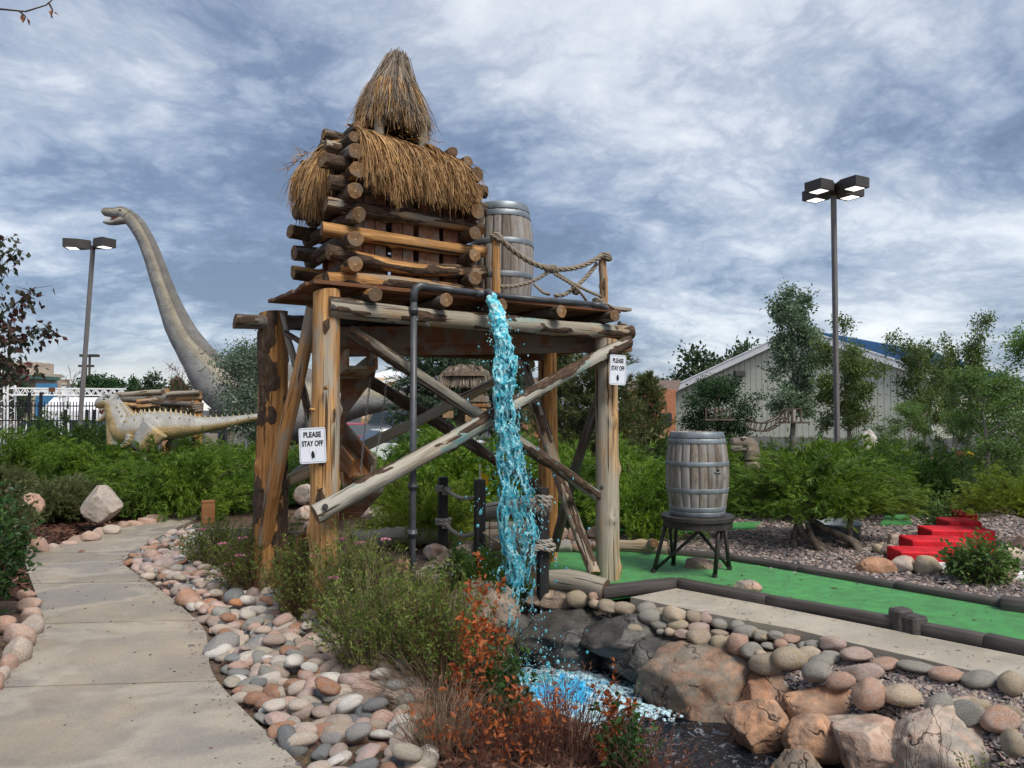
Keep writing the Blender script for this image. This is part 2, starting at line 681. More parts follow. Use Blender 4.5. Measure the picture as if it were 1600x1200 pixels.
m_redboard = M_board('redwood_board', (.13, .052, .024), (.26, .115, .055), grey=.35, greycol=(.17, .13, .10))
m_hutboard = M_board('hut_board', (.22, .10, .055), (.36, .19, .115), grainaxis='Z', var=.35, grey=.25, greycol=(.24, .18, .14))
m_flume = M_board('flume_board', (.20, .085, .032), (.38, .18, .075), grey=.35, greycol=(.28, .235, .17))
m_greyboard = M_board('grey_timber', (.17, .135, .10), (.33, .28, .215), grey=.6, greycol=(.26, .235, .2))
m_stave = M_board('barrel_stave', (.155, .128, .105), (.34, .295, .25), grainaxis='Z', var=.42, grey=.55, greycol=(.25, .235, .225), sc=1.2)
m_kerb = M_board('painted_kerb', (.055, .048, .045), (.105, .092, .085), .6, var=.25, bump=.6)
m_blackpost = M_board('black_post', (.014, .014, .015), (.035, .034, .034), .55, 'Z', .3)
m_fencewood = M_board('old_fence', (.30, .19, .10), (.45, .30, .17), grainaxis='Z')


def M_plain(name, col, rough=.6, spec=.3, var=.15, scale=6, bump=.1, bscale=40, **kw):
    m, nt, b = newmat(name, rough, spec, **kw)
    p = nt.coord()
    n1 = nt.noise(p, scale, 6, .62)
    n2 = nt.noise(p, bscale, 4, .6)
    c = nt.mix(nt.maprange(n1, .3, .7), tuple(x * (1 - var) for x in col), tuple(min(1, x * (1 + var)) for x in col))
    nt.put(b.inputs['Base Color'], c)
    nt.put(b.inputs['Roughness'], nt.math('ADD', rough - .08, nt.math('MULTIPLY', n1, .16)))
    if bump:
        nt.put(b.inputs['Normal'], nt.bump(n2, bump, .004))
    return m


m_hoop = M_plain('galvanised_hoop', (.23, .265, .295), .5, .5, .22, 9, .1, Metallic=.55)
m_stand = M_plain('dark_stand', (.033, .028, .026), .55, .35, .35, 9, .2)
m_pvc = M_plain('grey_pipe', (.062, .068, .078), .42, .45, .25, 7, .06)
m_pole = M_plain('grey_pole', (.145, .135, .135), .5, .4, .1, 3, .04)
m_lamphead = M_plain('lamp_housing', (.05, .045, .042), .5, .4, .15, 5, .04)
m_white = M_plain('white_paint', (.78, .79, .80), .5, .35, .05, 3, .05)
m_black = M_plain('black_print', (.012, .012, .013), .5, .3, .1)
m_iron = M_plain('black_iron', (.012, .013, .016), .45, .4, .2)
m_chain = M_plain('steel_chain', (.32, .31, .29), .45, .5, .3, 30, .1, Metallic=.6)
m_sign = M_plain('sign_face', (.68, .72, .80), .35, .4, .04, 3, .02)
m_tyre = M_plain('tyre', (.02, .02, .02), .8, .2)
m_glass = M_plain('dark_glass', (.02, .028, .032), .08, .6, .1, 3, 0)
m_red = M_plain('red_paint', (.52, .014, .024), .7, .25, .3, 7, .3)
m_yellow = M_plain('yellow_cloth', (.75, .48, .02), .6, .3, .1, 6, .05)
m_tooth = M_plain('tooth', (.62, .57, .44), .5, .3, .1)
m_eye = M_plain('eye', (.02, .015, .01), .2, .6)
m_mouth = M_plain('mouth_lining', (.20, .06, .05), .5, .3, .3, 20)


def M_rope(name, lo, hi):
    m, nt, b = newmat(name, .9, .1)
    p = nt.coord()
    n1 = nt.noise(p, 60, 5, .7)
    n2 = nt.noise(p, 7, 3, .6)
    nt.put(b.inputs['Base Color'], nt.mix(nt.math('ADD', nt.math('MULTIPLY', n1, .5), nt.math('MULTIPLY', n2, .5)), lo, hi))
    nt.put(b.inputs['Normal'], nt.bump(n1, .5, .004))
    return m


m_rope = M_rope('old_rope', (.10, .08, .06), (.40, .345, .275))
m_ropegrey = M_rope('grey_rope', (.11, .095, .08), (.44, .40, .35))


def M_thatch(name, stops):
    m, nt, b = newmat(name, .75, .2)
    i = nt.island()
    c = nt.ramp(i, stops)
    n1 = nt.noise(nt.coord(), 9, 3)
    c = nt.hsv(c, .5, 1, nt.maprange(n1, .3, .7, .75, 1.2))
    nt.put(b.inputs['Base Color'], c)
    return m


m_thatch = M_thatch('thatch_gold', [(0, (.12, .062, .028)), (.25, (.27, .15, .065)), (.6, (.43, .255, .11)), (.85, (.54, .35, .17)), (1, (.26, .19, .12))])
m_thatchg = M_thatch('thatch_grey', [(0, (.075, .06, .05)), (.3, (.17, .14, .112)), (.65, (.26, .215, .17)), (.9, (.36, .30, .235)), (1, (.30, .2, .11))])

STONES = [(0.0, (.32, .25, .215)), (.08, (.43, .30, .25)), (.17, (.26, .245, .235)), (.22, (.44, .37, .31)), (.31, (.21, .215, .215)), (.35, (.42, .285, .235)),
          (.42, (.36, .32, .265)), (.49, (.29, .16, .105)), (.56, (.48, .43, .385)), (.63, (.24, .235, .215)), (.70, (.42, .315, .285)), (.77, (.33, .27, .215)),
          (.83, (.155, .16, .165)), (.88, (.46, .36, .30)), (.93, (.58, .55, .51)), (.97, (.36, .20, .13))]


def M_stone(name, stops=STONES, src='rnd', veins=.5, rough=.75, val=1.0, scale=1.0, wet=0):
    m, nt, b = newmat(name, rough, .3)
    rv = nt.rnd() if src == 'rnd' else nt.island()
    p = nt.vmath('ADD', nt.coord(), nt.vmath('SCALE', nt.comb(rv, rv, rv), 53.0))
    base = nt.ramp(rv, stops, 'CONSTANT')
    n1 = nt.noise(p, 9 * scale, 6, .65, .3)
    n2 = nt.noise(p, 70 * scale, 4, .7)
    n3 = nt.noise(p, 3.2 * scale, 3, .5, .8)
    c = nt.hsv(base, .5, nt.maprange(n3, .3, .7, .75, 1.2), nt.maprange(n1, .28, .72, .74 * val, 1.22 * val))
    c = nt.mix(nt.math('MULTIPLY', nt.maprange(nt.noise(p, 5 * scale, 5, .7, 1.2), .58, .68), veins * .5), c, (.60, .55, .50))
    c = nt.mix(nt.math('MULTIPLY', nt.maprange(n2, .62, .75), .5), c, (.10, .085, .075))
    c = nt.mix(nt.math('MULTIPLY', nt.maprange(n2, .40, .28), .35), c, (.62, .58, .53))
    nt.put(b.inputs['Base Color'], c)
    nt.put(b.inputs['Roughness'], nt.math('ADD', rough - .12, nt.math('MULTIPLY', n1, .25)))
    nt.put(b.inputs['Normal'], nt.bump(nt.math('ADD', n1, nt.math('MULTIPLY', n2, .5)), .55, .016))
    return m


m_cobble = M_stone('river_cobble')
m_cobbles = M_stone('river_cobble_mass', src='island')
PINK = [(0, (.40, .26, .205)), (.2, (.46, .33, .27)), (.4, (.36, .25, .20)), (.55, (.45, .37, .31)), (.7, (.44, .28, .215)), (.85, (.38, .32, .275))]
m_pink = M_stone('pink_sandstone', PINK, veins=.35)
BANK = [(0, (.30, .245, .185)), (.15, (.25, .235, .205)), (.3, (.38, .25, .19)), (.45, (.34, .28, .20)), (.6, (.27, .255, .225)), (.75, (.42, .335, .25)), (.9, (.36, .27, .235))]
m_bank = M_stone('bank_cobble', BANK, veins=.3)
GRAVEL = [(0, (.20, .155, .145)), (.12, (.27, .20, .18)), (.25, (.13, .125, .13)), (.37, (.31, .25, .22)), (.5, (.17, .13, .125)), (.62, (.23, .20, .19)), (.75, (.34, .285, .25)),
          (.86, (.11, .105, .11)), (.94, (.40, .35, .32))]


def M_simple_island(name, stops, rough=.85, val=1.0):
    m, nt, b = newmat(name, rough, .2)
    c = nt.ramp(nt.island(), stops, 'CONSTANT')
    n1 = nt.noise(nt.coord(), 90, 2)
    nt.put(b.inputs['Base Color'], nt.hsv(c, .5, 1, nt.maprange(n1, .3, .7, .8 * val, 1.2 * val)))
    return m


m_gravel = M_simple_island('gravel_stones', GRAVEL)
m_chip = M_simple_island('mulch_chips', [(0, (.055, .026, .018)), (.25, (.085, .038, .026)), (.5, (.04, .02, .015)), (.7, (.12, .06, .04)), (.9, (.17, .10, .07))])


def M_rock(name, cols, dark=(.03, .027, .025), scale=1.0, rough=.78, crack=1.0, wet=0.0):
    """big rock faces: broad colour fields, cracks, speckle; used for the shaped rock of the stream bank"""
    m, nt, b = newmat(name, rough, .35)
    co = nt.coord('Object')
    p = nt.vmath('ADD', co, nt.vmath('SCALE', nt.comb(nt.rnd(), nt.rnd(), nt.rnd()), 11.0))
    n1 = nt.noise(p, 3.4 * scale, 7, .64, .8)
    n2 = nt.noise(p, 11 * scale, 6, .68)
    n3 = nt.noise(p, 60 * scale, 4, .7)
    k = len(cols)
    c = nt.ramp(n1, [(.28 + .46 * i / (k - 1), cc) for i, cc in enumerate(cols)])
    c = nt.hsv(c, .5, 1, nt.maprange(n2, .28, .72, .68, 1.28))
    wv = nt.vmath('ADD', p, nt.vmath('SCALE', nt.noise(p, 3.5 * scale, 3, out=1), .45))
    vd = nt.voro(wv, 2.7 * scale, 'DISTANCE_TO_EDGE')
    ck = nt.maprange(vd, .0, .022, 1, 0)
    ck = nt.math('MULTIPLY', ck, nt.maprange(nt.noise(p, 2.6 * scale, 3), .44, .56))
    c = nt.mix(nt.math('MULTIPLY', ck, .85 * crack), c, dark)
    st = nt.maprange(nt.noise(nt.mapping(p, scale=(4, 4, 1.1), loc=(2, 9, 3)), scale, 5, .65), .56, .70)
    c = nt.mix(nt.math('MULTIPLY', st, .45), c, tuple(x * 2.2 for x in dark))
    c = nt.mix(nt.math('MULTIPLY', nt.maprange(n3, .60, .74), .45), c, tuple(x * 2 for x in dark))
    nt.put(b.inputs['Base Color'], c)
    if wet:
        nt.put(b.inputs['Roughness'], nt.maprange(nt.noise(p, 3, 4), .40, .62, rough, .12))
    h = nt.math('ADD', nt.math('MULTIPLY', n2, 1.0), nt.math('MULTIPLY', n3, .3))
    h = nt.math('SUBTRACT', h, nt.math('MULTIPLY', ck, 1.2 * crack))
    nt.put(b.inputs['Normal'], nt.bump(h, .55, .025))
    return m


m_rockbrown = M_rock('brown_bank_rock', [(.12, .095, .075), (.25, .155, .105), (.19, .165, .135), (.33, .20, .135), (.26, .215, .17)])
m_rockorange = M_rock('orange_bank_rock', [(.21, .14, .10), (.40, .20, .115), (.32, .215, .155), (.48, .265, .155), (.35, .26, .195)])
m_rockgrey = M_rock('wet_dark_rock', [(.028, .027, .027), (.05, .048, .045), (.085, .08, .074), (.045, .042, .04)], (.012, .011, .011), wet=1, rough=.6)
m_rocksoft = M_rock('pale_pink_rock', [(.25, .20, .165), (.38, .25, .19), (.42, .33, .27), (.30, .27, .24), (.44, .30, .23)])
m_rockred = M_rock('red_sandstone', [(.26, .14, .085), (.40, .22, .135), (.46, .29, .19)], crack=.5)
m_rocktan = M_rock('tan_streambed_rock', [(.16, .125, .095), (.25, .19, .145), (.33, .25, .195), (.22, .19, .155)])


def M_concrete(name, col=(.285, .25, .205), stain=.38):
    m, nt, b = newmat(name, .75, .3)
    p = nt.coord('Object')
    n1 = nt.noise(p, .7, 5, .6, .5)
    n2 = nt.noise(p, 2.6, 6, .65, .3)
    n3 = nt.noise(p, 130, 3, .7)
    n4 = nt.noise(p, 22, 5, .7)
    c = nt.mix(nt.maprange(n1, .3, .7), tuple(x * .80 for x in col), tuple(x * 1.10 for x in col))
    c = nt.hsv(c, .5, nt.maprange(n2, .3, .7, .8, 1.2), nt.maprange(n2, .3, .7, .86, 1.12))
    # damp patches dry out lighter at their rims
    dmp = nt.maprange(nt.noise(nt.mapping(p, scale=(1, 1.6, 1), loc=(4.2, .6, 0)), .75, 4, .5, .4), .54, .60)
    c = nt.mix(nt.math('MULTIPLY', dmp, stain), c, (.235, .215, .205))
    rim = nt.math('MULTIPLY', nt.maprange(nt.noise(nt.mapping(p, scale=(1, 1.6, 1), loc=(4.2, .6, 0)), .75, 4, .5, .4), .49, .54), nt.math('SUBTRACT', 1.0, dmp))
    c = nt.mix(nt.math('MULTIPLY', rim, .3), c, (.50, .455, .385))
    c = nt.hsv(c, .5, 1, nt.maprange(n3, .25, .75, .82, 1.16))
    c = nt.mix(nt.math('MULTIPLY', nt.maprange(n4, .64, .74), .35), c, (.16, .13, .105))
    nt.put(b.inputs['Base Color'], c)
    nt.put(b.inputs['Roughness'], nt.mix(dmp, (.78, .78, .78), (.48, .48, .48)))
    nt.put(b.inputs['Normal'], nt.bump(nt.math('ADD', n3, nt.math('MULTIPLY', n4, .7)), .22, .004))
    return m


m_conc = M_concrete('path_concrete')
m_conc2 = M_concrete('slab_concrete', (.36, .325, .27), .25)


def M_turf():
    m, nt, b = newmat('green_carpet', .9, .15)
    p = nt.coord('Object')
    n1 = nt.noise(p, 1.1, 5, .6)
    n2 = nt.noise(p, 380, 2, .6)
    n3 = nt.noise(p, 9, 5, .65)
    c = nt.ramp(n1, [(.3, (.020, .175, .026)), (.5, (.027, .22, .036)), (.7, (.036, .255, .048))])
    c = nt.hsv(c, .5, 1, nt.math('MULTIPLY', nt.maprange(n2, .25, .75, .62, 1.38), nt.maprange(n3, .3, .7, .74, 1.2)))
    c = nt.mix(nt.maprange(nt.noise(p, 34, 2), .765, .79), c, (.22, .21, .07))
    nt.put(b.inputs['Base Color'], c)
    b.inputs['Sheen Weight'].default_value = .25
    nt.put(b.inputs['Normal'], nt.bump(n2, .6, .004))
    return m


m_turf = M_turf()


def M_ground():
    m, nt, b = newmat('soil', .95, .1)
    p = nt.coord('Object')
    n1 = nt.noise(p, .5, 6, .6)
    n2 = nt.noise(p, 26, 6, .7)
    vr = nt.voro(p, 60, 'F1', 1)
    c = nt.ramp(n1, [(.3, (.085, .058, .045)), (.5, (.13, .09, .068)), (.7, (.20, .155, .12))])
    c = nt.hsv(c, .5, 1, nt.maprange(n2, .25, .75, .45, 1.45))
    c = nt.mix(.25, c, vr, 'OVERLAY')
    nt.put(b.inputs['Base Color'], c)
    nt.put(b.inputs['Normal'], nt.bump(n2, .9, .03))
    return m


def M_bed(name, cols, vs=70, bs=.02):
    m, nt, b = newmat(name, .95, .1)
    p = nt.coord('Object')
    v1 = nt.sep(nt.voro(p, vs, 'F1', 1))
    v2 = nt.voro(p, vs, 'F1', 0)
    n2 = nt.noise(p, 2.0, 5, .6)
    k = len(cols)
    c = nt.ramp(v1[0], [(i / k, cc) for i, cc in enumerate(cols)], 'CONSTANT')
    c = nt.hsv(c, .5, 1, nt.math('MULTIPLY', nt.maprange(v2, .0, .7, 1.25, .35), nt.maprange(n2, .3, .7, .8, 1.2)))
    nt.put(b.inputs['Base Color'], c)
    nt.put(b.inputs['Normal'], nt.bump(nt.math('SUBTRACT', 1.0, v2), .9, bs))
    return m


m_ground = M_ground()
m_mulch = M_bed('mulch_bed', [(.05, .022, .015), (.075, .034, .024), (.035, .018, .013), (.10, .05, .034), (.06, .03, .02)], 46)
m_gravelbed = M_bed('gravel_bed', [(.20, .155, .145), (.27, .20, .18), (.13, .125, .13), (.31, .25, .22), (.17, .13, .125), (.34, .285, .25)], 44)
m_asphalt = M_plain('asphalt', (.07, .07, .072), .9, .2, .2, 3, .3, 200)


def M_leaf(name, stops, trans=.34, tip=None, rough=.55, nscale=1.6):
    """foliage: colour differs leaf by leaf and clump by clump; some light passes through"""
    m, nt, b = newmat(name, rough, .3)
    i = nt.island()
    n1 = nt.noise(nt.coord(), nscale, 3, .6)
    f = nt.math('ADD', nt.math('MULTIPLY', i, .55), nt.maprange(n1, .28, .72, 0, .45))
    c = nt.ramp(f, stops)
    c = nt.hsv(c, .5, 1, nt.math('ADD', .85, nt.math('MULTIPLY', nt.rnd(), .3)))
    if tip:
        c = nt.mix(nt.attr('tip'), c, tip)
    nt.put(b.inputs['Base Color'], c)
    tr = nt.N.new('ShaderNodeBsdfTranslucent')
    nt.put(tr.inputs[0], nt.hsv(c, .49, 1.1, 1.3))
    mx = nt.N.new('ShaderNodeMixShader')
    mx.inputs[0].default_value = trans
    nt.L.new(b.outputs[0], mx.inputs[1])
    nt.L.new(tr.outputs[0], mx.inputs[2])
    nt.L.new(mx.outputs[0], nt.N['Material Output'].inputs[0])
    return m


m_jun = M_leaf('juniper_green', [(0, (.030, .068, .012)), (.35, (.075, .150, .019)), (.7, (.145, .24, .029)), (1, (.25, .335, .046))])
m_jundark = M_leaf('juniper_dark', [(0, (.020, .050, .014)), (.5, (.050, .108, .020)), (1, (.115, .19, .032))])
m_junlime = M_leaf('juniper_lime', [(0, (.065, .11, .014)), (.5, (.16, .235, .026)), (1, (.30, .37, .05))])
m_olive = M_leaf('olive_shrub', [(0, (.045, .06, .024)), (.5, (.095, .115, .042)), (1, (.165, .17, .075))])
m_broad = M_leaf('broad_leaf', [(0, (.014, .038, .012)), (.5, (.035, .085, .022)), (1, (.10, .165, .05))], rough=.4)
m_oak = M_leaf('dark_oak', [(0, (.014, .04, .016)), (.5, (.03, .075, .026)), (1, (.065, .125, .04))])
m_poplar = M_leaf('silver_poplar', [(0, (.05, .09, .05)), (.5, (.12, .185, .11)), (1, (.26, .33, .24))])
m_elm = M_leaf('olive_tree_leaf', [(0, (.04, .075, .022)), (.5, (.095, .15, .04)), (1, (.19, .245, .08))])
m_ash = M_leaf('ash_leaf', [(0, (.05, .10, .026)), (.5, (.11, .20, .05)), (1, (.22, .32, .10))])
m_pine = M_leaf('pine_needles', [(0, (.035, .055, .020)), (.5, (.090, .115, .040)), (1, (.19, .205, .075))])
m_spruce = M_leaf('spruce_needles', [(0, (.028, .055, .035)), (.5, (.06, .10, .06)), (1, (.12, .17, .10))])
m_far = M_leaf('far_tree_leaf', [(0, (.022, .045, .022)), (.5, (.045, .078, .034)), (1, (.085, .125, .055))])
m_crab = M_leaf('reddish_leaf', [(0, (.02, .034, .02)), (.4, (.045, .06, .035)), (.7, (.10, .028, .028)), (1, (.16, .04, .035))])
m_meadow = M_leaf('meadow_leaf', [(0, (.045, .075, .016)), (.4, (.10, .15, .03)), (.7, (.18, .235, .05)), (.86, (.30, .30, .10)), (.93, (.24, .13, .06)), (1, (.30, .20, .10))])
m_orange = M_leaf('orange_leaf', [(0, (.13, .045, .018)), (.35, (.30, .08, .026)), (.75, (.47, .15, .045)), (1, (.42, .24, .09))])
m_rust = M_leaf('rust_leaf', [(0, (.12, .05, .03)), (.5, (.25, .09, .045)), (1, (.34, .20, .10))])
m_dry = M_leaf('dry_stems', [(0, (.11, .075, .05)), (.5, (.23, .17, .115)), (1, (.36, .285, .20))], .1)
m_redtwig = M_leaf('red_twigs', [(0, (.085, .038, .03)), (.5, (.17, .08, .06)), (1, (.27, .165, .12))], .1)
m_pinkfl = M_leaf('pink_flower', [(0, (.40, .12, .20)), (.5, (.55, .20, .30)), (1, (.60, .34, .38))], .2)
m_trunk = M_plain('bark_brown', (.10, .075, .056), .9, .15, .4, 14, .6, 30)
m_trunkgrey = M_plain('bark_grey', (.24, .22, .195), .9, .15, .35, 12, .6, 30)
m_twig = M_plain('twig', (.085, .06, .045), .85, .15, .3, 20, .2)
# ------------------------------------------------------------------ ground, path, greens, water
def inpoly(P, poly):
    P = np.asarray(P, float)
    poly = np.asarray(poly, float)
    x, y = P[:, 0], P[:, 1]
    c = np.zeros(len(P), bool)
    j = len(poly) - 1
    for i in range(len(poly)):
        xi, yi, xj, yj = *poly[i], *poly[j]
        c ^= ((yi > y) != (yj > y)) & (x < (xj - xi) * (y - yi) / (yj - yi + 1e-12) + xi)
        j = i
    return c


def pxpoly(pts, z=0.0):
    return [tuple(gnd(px, py, z).xy) for px, py in pts]


STREAM = np.array([(.15, 6.0), (.45, 5.62), (.85, 5.22), (1.16, 4.8), (1.38, 4.38), (1.68, 3.85), (2.3, 3.15), (3.4, 2.2)])


def pdist(P, line):
    P = np.asarray(P, float)[:, :2]
    best = np.full(len(P), 1e9)
    for a, b in zip(line[:-1], line[1:]):
        ab = b - a
        t = np.clip(((P - a) @ ab) / (ab @ ab), 0, 1)
        best = np.minimum(best, np.linalg.norm(P - (a + t[:, None] * ab), axis=1))
    return best


LEFT = pxpoly([(-460, 1300), (-150, 1150), (0, 1078), (48, 1000), (62, 950), (44, 900), (36, 872), (150, 838), (290, 797), (420, 777), (600, 765)])
RIGHT = pxpoly([(520, 1300), (490, 1230), (458, 1195), (370, 1110), (328, 1060), (322, 990), (268, 940), (188, 884), (235, 850), (325, 803), (425, 791), (600, 781)])
LEFTa, RIGHTa = np.array(LEFT), np.array(RIGHT)


def smooth_edge(A, ys):
    xs = np.interp(ys, A[:, 1], A[:, 0])
    return xs


def xl(y):
    y = np.asarray(y, float)
    return sum(np.interp(y + o, LEFTa[:, 1], LEFTa[:, 0]) for o in (-.22, -.08, .08, .22)) / 4


def xr(y):
    y = np.asarray(y, float)
    return sum(np.interp(y + o, RIGHTa[:, 1], RIGHTa[:, 0]) for o in (-.16, -.06, .06, .16)) / 4


def ground_z(P):
    P = np.asarray(P, float)
    x, y = P[:, 0], P[:, 1]
    z = np.zeros(len(P))
    dst = pdist(P, STREAM) + .07 * fbm(np.c_[x * 2.2, y * 2.2, 0 * x], 3, 3)
    z -= .54 * sstep(.74, .36, dst)
    sx_ = np.interp(-y, -STREAM[:, 1], STREAM[:, 0])
    z -= np.where(x < sx_, .30, .13) * sstep(1.45, .70, dst)
    # planted bed on the left swells gently away from the path
    dl = xl(y) - x
    z += .20 * sstep(.05, 2.2, dl) * sstep(5.2, 7.2, y)
    # planting strip between cobbles and stream lies a little low at its inner side
    dr = x - xr(y)
    z += np.where((dr > 0) & (y < 9), .05 * sstep(0, .35, dr) * sstep(1.6, .9, dr), 0)
    z -= .05 * ((dl < -.03) & (dr < -.03) & (y < 16))
    near = sstep(60, 20, y)
    z -= .5 * sstep(17, 25, y)
    z += .018 * near * fbm(np.c_[x * 3, y * 3, 0 * x], 9, 3) * (dr > .1) * ((x < .6) | (dst < 1))
    return z


def gz(x, y):
    return float(ground_z(np.array([[x, y]]))[0])


xs = np.unique(np.concatenate([np.arange(-8, 9.01, .06), -8 - np.geomspace(.1, 900, 40), 9 + np.geomspace(.1, 900, 40)]))
ys = np.unique(np.concatenate([np.arange(1.6, 13.6, .06), 1.6 - np.geomspace(.1, 60, 16), 13.6 + np.geomspace(.1, 1500, 50)]))
XX, YY = np.meshgrid(xs, ys)
GP = np.c_[XX.ravel(), YY.ravel()]
GV = np.c_[GP, ground_z(GP)]
nx, ny = len(xs), len(ys)
ii, jj = np.meshgrid(np.arange(ny - 1), np.arange(nx - 1), indexing='ij')
q = np.stack([ii * nx + jj, ii * nx + jj + 1, (ii + 1) * nx + jj + 1, (ii + 1) * nx + jj], -1).reshape(-1, 4)
cen = GV[q].mean(1)
onpath_side = cen[:, 0] < xl(cen[:, 1])
MULCH = onpath_side & (cen[:, 1] > 6.3) & (cen[:, 1] < 30) & (cen[:, 0] > -22)
GRAV_FAR = pxpoly([(985, 868), (1140, 881), (1400, 928), (1760, 985), (2260, 1050), (2300, 900), (1900, 800), (1620, 785), (1050, 806), (905, 815), (880, 845)])
GRAV_NEAR = pxpoly([(1250, 1020), (1330, 1010), (1440, 1034), (1600, 1070), (1760, 1108), (2250, 1240), (2250, 1500), (1760, 1290), (1560, 1150), (1420, 1130), (1340, 1110), (1240, 1060), (900, 965), (870, 930), (960, 935), (1110, 970)])
gf = inpoly(cen, GRAV_FAR) | inpoly(cen, GRAV_NEAR)
mi = np.where(MULCH, 1, np.where(gf, 2, 0))
far = cen[:, 1] > 34
mi = np.where(far, 3, mi)
g = Geo()
for k in range(4):
    g.tm, g.T = g.tm, g.T
g.V.append(GV)
g.A.append(np.zeros(len(GV)))
g.Q.append(q)
g.qm.append(mi)
g.n = len(GV)
ground = obj('ground', g.mesh('ground', [m_ground, m_mulch, m_gravelbed, m_asphalt], True), kind='structure')


def sheet(name, poly, z, thick, mat, kind='structure', parent=None):
    """a flat slab with vertical edges cut to a polygon"""
    a = sum(p[0] * q_[1] - q_[0] * p[1] for p, q_ in zip(poly, poly[1:] + poly[:1]))
    if a < 0:
        poly = poly[::-1]
    n = len(poly)
    V = [(x, y, z) for x, y in poly] + [(x, y, z - thick) for x, y in poly]
    F = [list(range(n))] + [[i, i + n, (i + 1) % n + n, (i + 1) % n] for i in range(n)]
    me = bpy.data.meshes.new(name)
    me.from_pydata(V, [], F)
    me.materials.append(mat)
    return obj(name, me, parent, kind=kind)


# concrete path: cast slabs with open joints between them
path = thing('path', None, None)
path['kind'] = 'structure'
joints = [1.9, 3.02, 4.32, 5.62, 6.95, 8.45, 9.95, 11.6, 13.4, 15.5]
for a_, b_ in zip(joints[:-1], joints[1:]):
    n = 14
    y = np.linspace(a_ + .009, b_ - .009, n)
    skew = .088

    def edge(fn):
        """points of the path's edge along the slightly oblique joint lines"""
        out_ = []
        for yy in y:
            y2 = yy
            for _ in range(12):
                y2 = .5 * y2 + .5 * (yy + skew * (float(fn(y2)) + 2.2))
            out_.append((float(fn(y2)), y2))
        return out_
    poly = edge(xl)[::-1] + edge(xr)
    # slabs are tooled: a small bevel along the joint
    bm = bmesh.new()
    f = bm.faces.new([bm.verts.new((x, yy, .034)) for x, yy in poly])
    if f.normal.z < 0:
        f.normal_flip()
    f.normal_update()
    if f.normal.z < 0:
        bmesh.ops.reverse_faces(bm, faces=[f])
    r = bmesh.ops.inset_region(bm, faces=[f], thickness=.012, depth=0)
    top = f
    outer = [v_ for v_ in bm.verts if v_ not in top.verts]
    for v_ in outer:
        v_.co.z -= .009
    ret = bmesh.ops.extrude_edge_only(bm, edges=[e for e in bm.edges if e.is_boundary])
    for v_ in [e for e in ret['geom'] if isinstance(e, bmesh.types.BMVert)]:
        v_.co.z = -.08
    bmesh.ops.recalc_face_normals(bm, faces=bm.faces)
    me = bpy.data.meshes.new('path_slab')
    bm.to_mesh(me)
    bm.free()
    me.materials.append(m_conc)
    obj('path_slab', me, path)

# putting greens
GREEN = pxpoly([(850, 918), (945, 934), (1057, 919), (1200, 946), (1400, 984), (1660, 1037), (2250, 1157), (2250, 1040), (1660, 965), (1400, 924), (1250, 897), (1140, 878), (1010, 866), (866, 863)])
sheet('putting_green', GREEN, .022, .05, m_turf)
sheet('putting_green', pxpoly([(840, 836), (1075, 834), (1180, 826), (1190, 817), (1050, 821), (850, 823)]), .02, .05, m_turf)
sheet('putting_green', pxpoly([(1375, 822), (1425, 820), (1418, 806), (1385, 808)], 0), .03, .05, m_turf)
SLAB = pxpoly([(985, 936), (1057, 922), (1200, 949), (1395, 988), (1660, 1041), (2250, 1161), (2250, 1235), (1660, 1086), (1560, 1062), (1490, 1046), (1440, 1033), (1330, 1008), (1240, 986), (1150, 970), (1060, 952)])
sheet('walkway', SLAB, .016, .09, m_conc2)


def kerb(pts, w_, h_, z=0.0, name='green_kerb', parent=None):
    pts = [Vector((*p, z)) for p in pts]
    for a, b in zip(pts[:-1], pts[1:]):
        dv = (b - a).normalized()
        L = (b - a).length
        n = max(2, int(L / .12))
        V, f = boxg(L + .012, w_, h_, .012)
        m2 = Geo().add(V, f)
        me = m2.mesh('kerb_timber', m_kerb)
        bm = bmesh.new()
        bm.from_mesh(me)
        es = [e for e in bm.edges if abs((e.verts[0].co - e.verts[1].co).normalized().x) > .9]
        bmesh.ops.subdivide_edges(bm, edges=es, cuts=n, use_grid_fill=True)
        P = np.array([v_.co[:] for v_ in bm.verts])
        nn = fbm(P * 9 + len(WL) * 3.3, 4, 3)
        n2 = fbm(P * np.array([1.3, 9, 9]) + 50 + len(WL), 6, 3)
        for v_, a1, a2 in zip(bm.verts, nn, n2):
            v_.co.y += .011 * a1 + .014 * a2
            v_.co.z += .009 * a2 + .004 * a1
        bm.to_mesh(me)
        bm.free()
        for p_ in me.polygons:
            p_.use_smooth = True
        c = (a + b) / 2 + Vector((0, 0, h_ / 2 - .01))
        obj('kerb_timber', me, parent, c, rot=basis(dv).to_quaternion())


kn = thing('green_edging', 'near dark painted timber edging between the putting green and the pale walkway', 'kerb', gnd(1200, 946))
kerb(pxpoly([(940, 933), (1057, 919), (1200, 946), (1396, 983)]), .10, .10, 0, parent=kn)
kerb(pxpoly([(1432, 991), (1540, 1012), (1680, 1041), (1960, 1098), (2250, 1157)]), .11, .10, 0, parent=kn)
for px, py, s in ((1408, 985, .15), (1430, 991, .125)):
    p = gnd(px, py)
    obj('stub_post', one(boxg(.15, .13, s + .04, .018, .92), 'stub_post', m_kerb), kn, p + Vector((0, 0, s / 2 - .01)), rot=(0, 0, .35))
kf = thing('green_edging', 'far dark timber edging between the putting green and the gravel bed', 'kerb', gnd(1250, 897))
kerb(pxpoly([(1040, 868), (1140, 878), (1250, 896), (1400, 923), (1570, 953)]), .10, .09, 0, parent=kf)
kerb(pxpoly([(1565, 955), (1700, 973), (1970, 1007), (2250, 1043)]), .14, .13, 0, parent=kf)

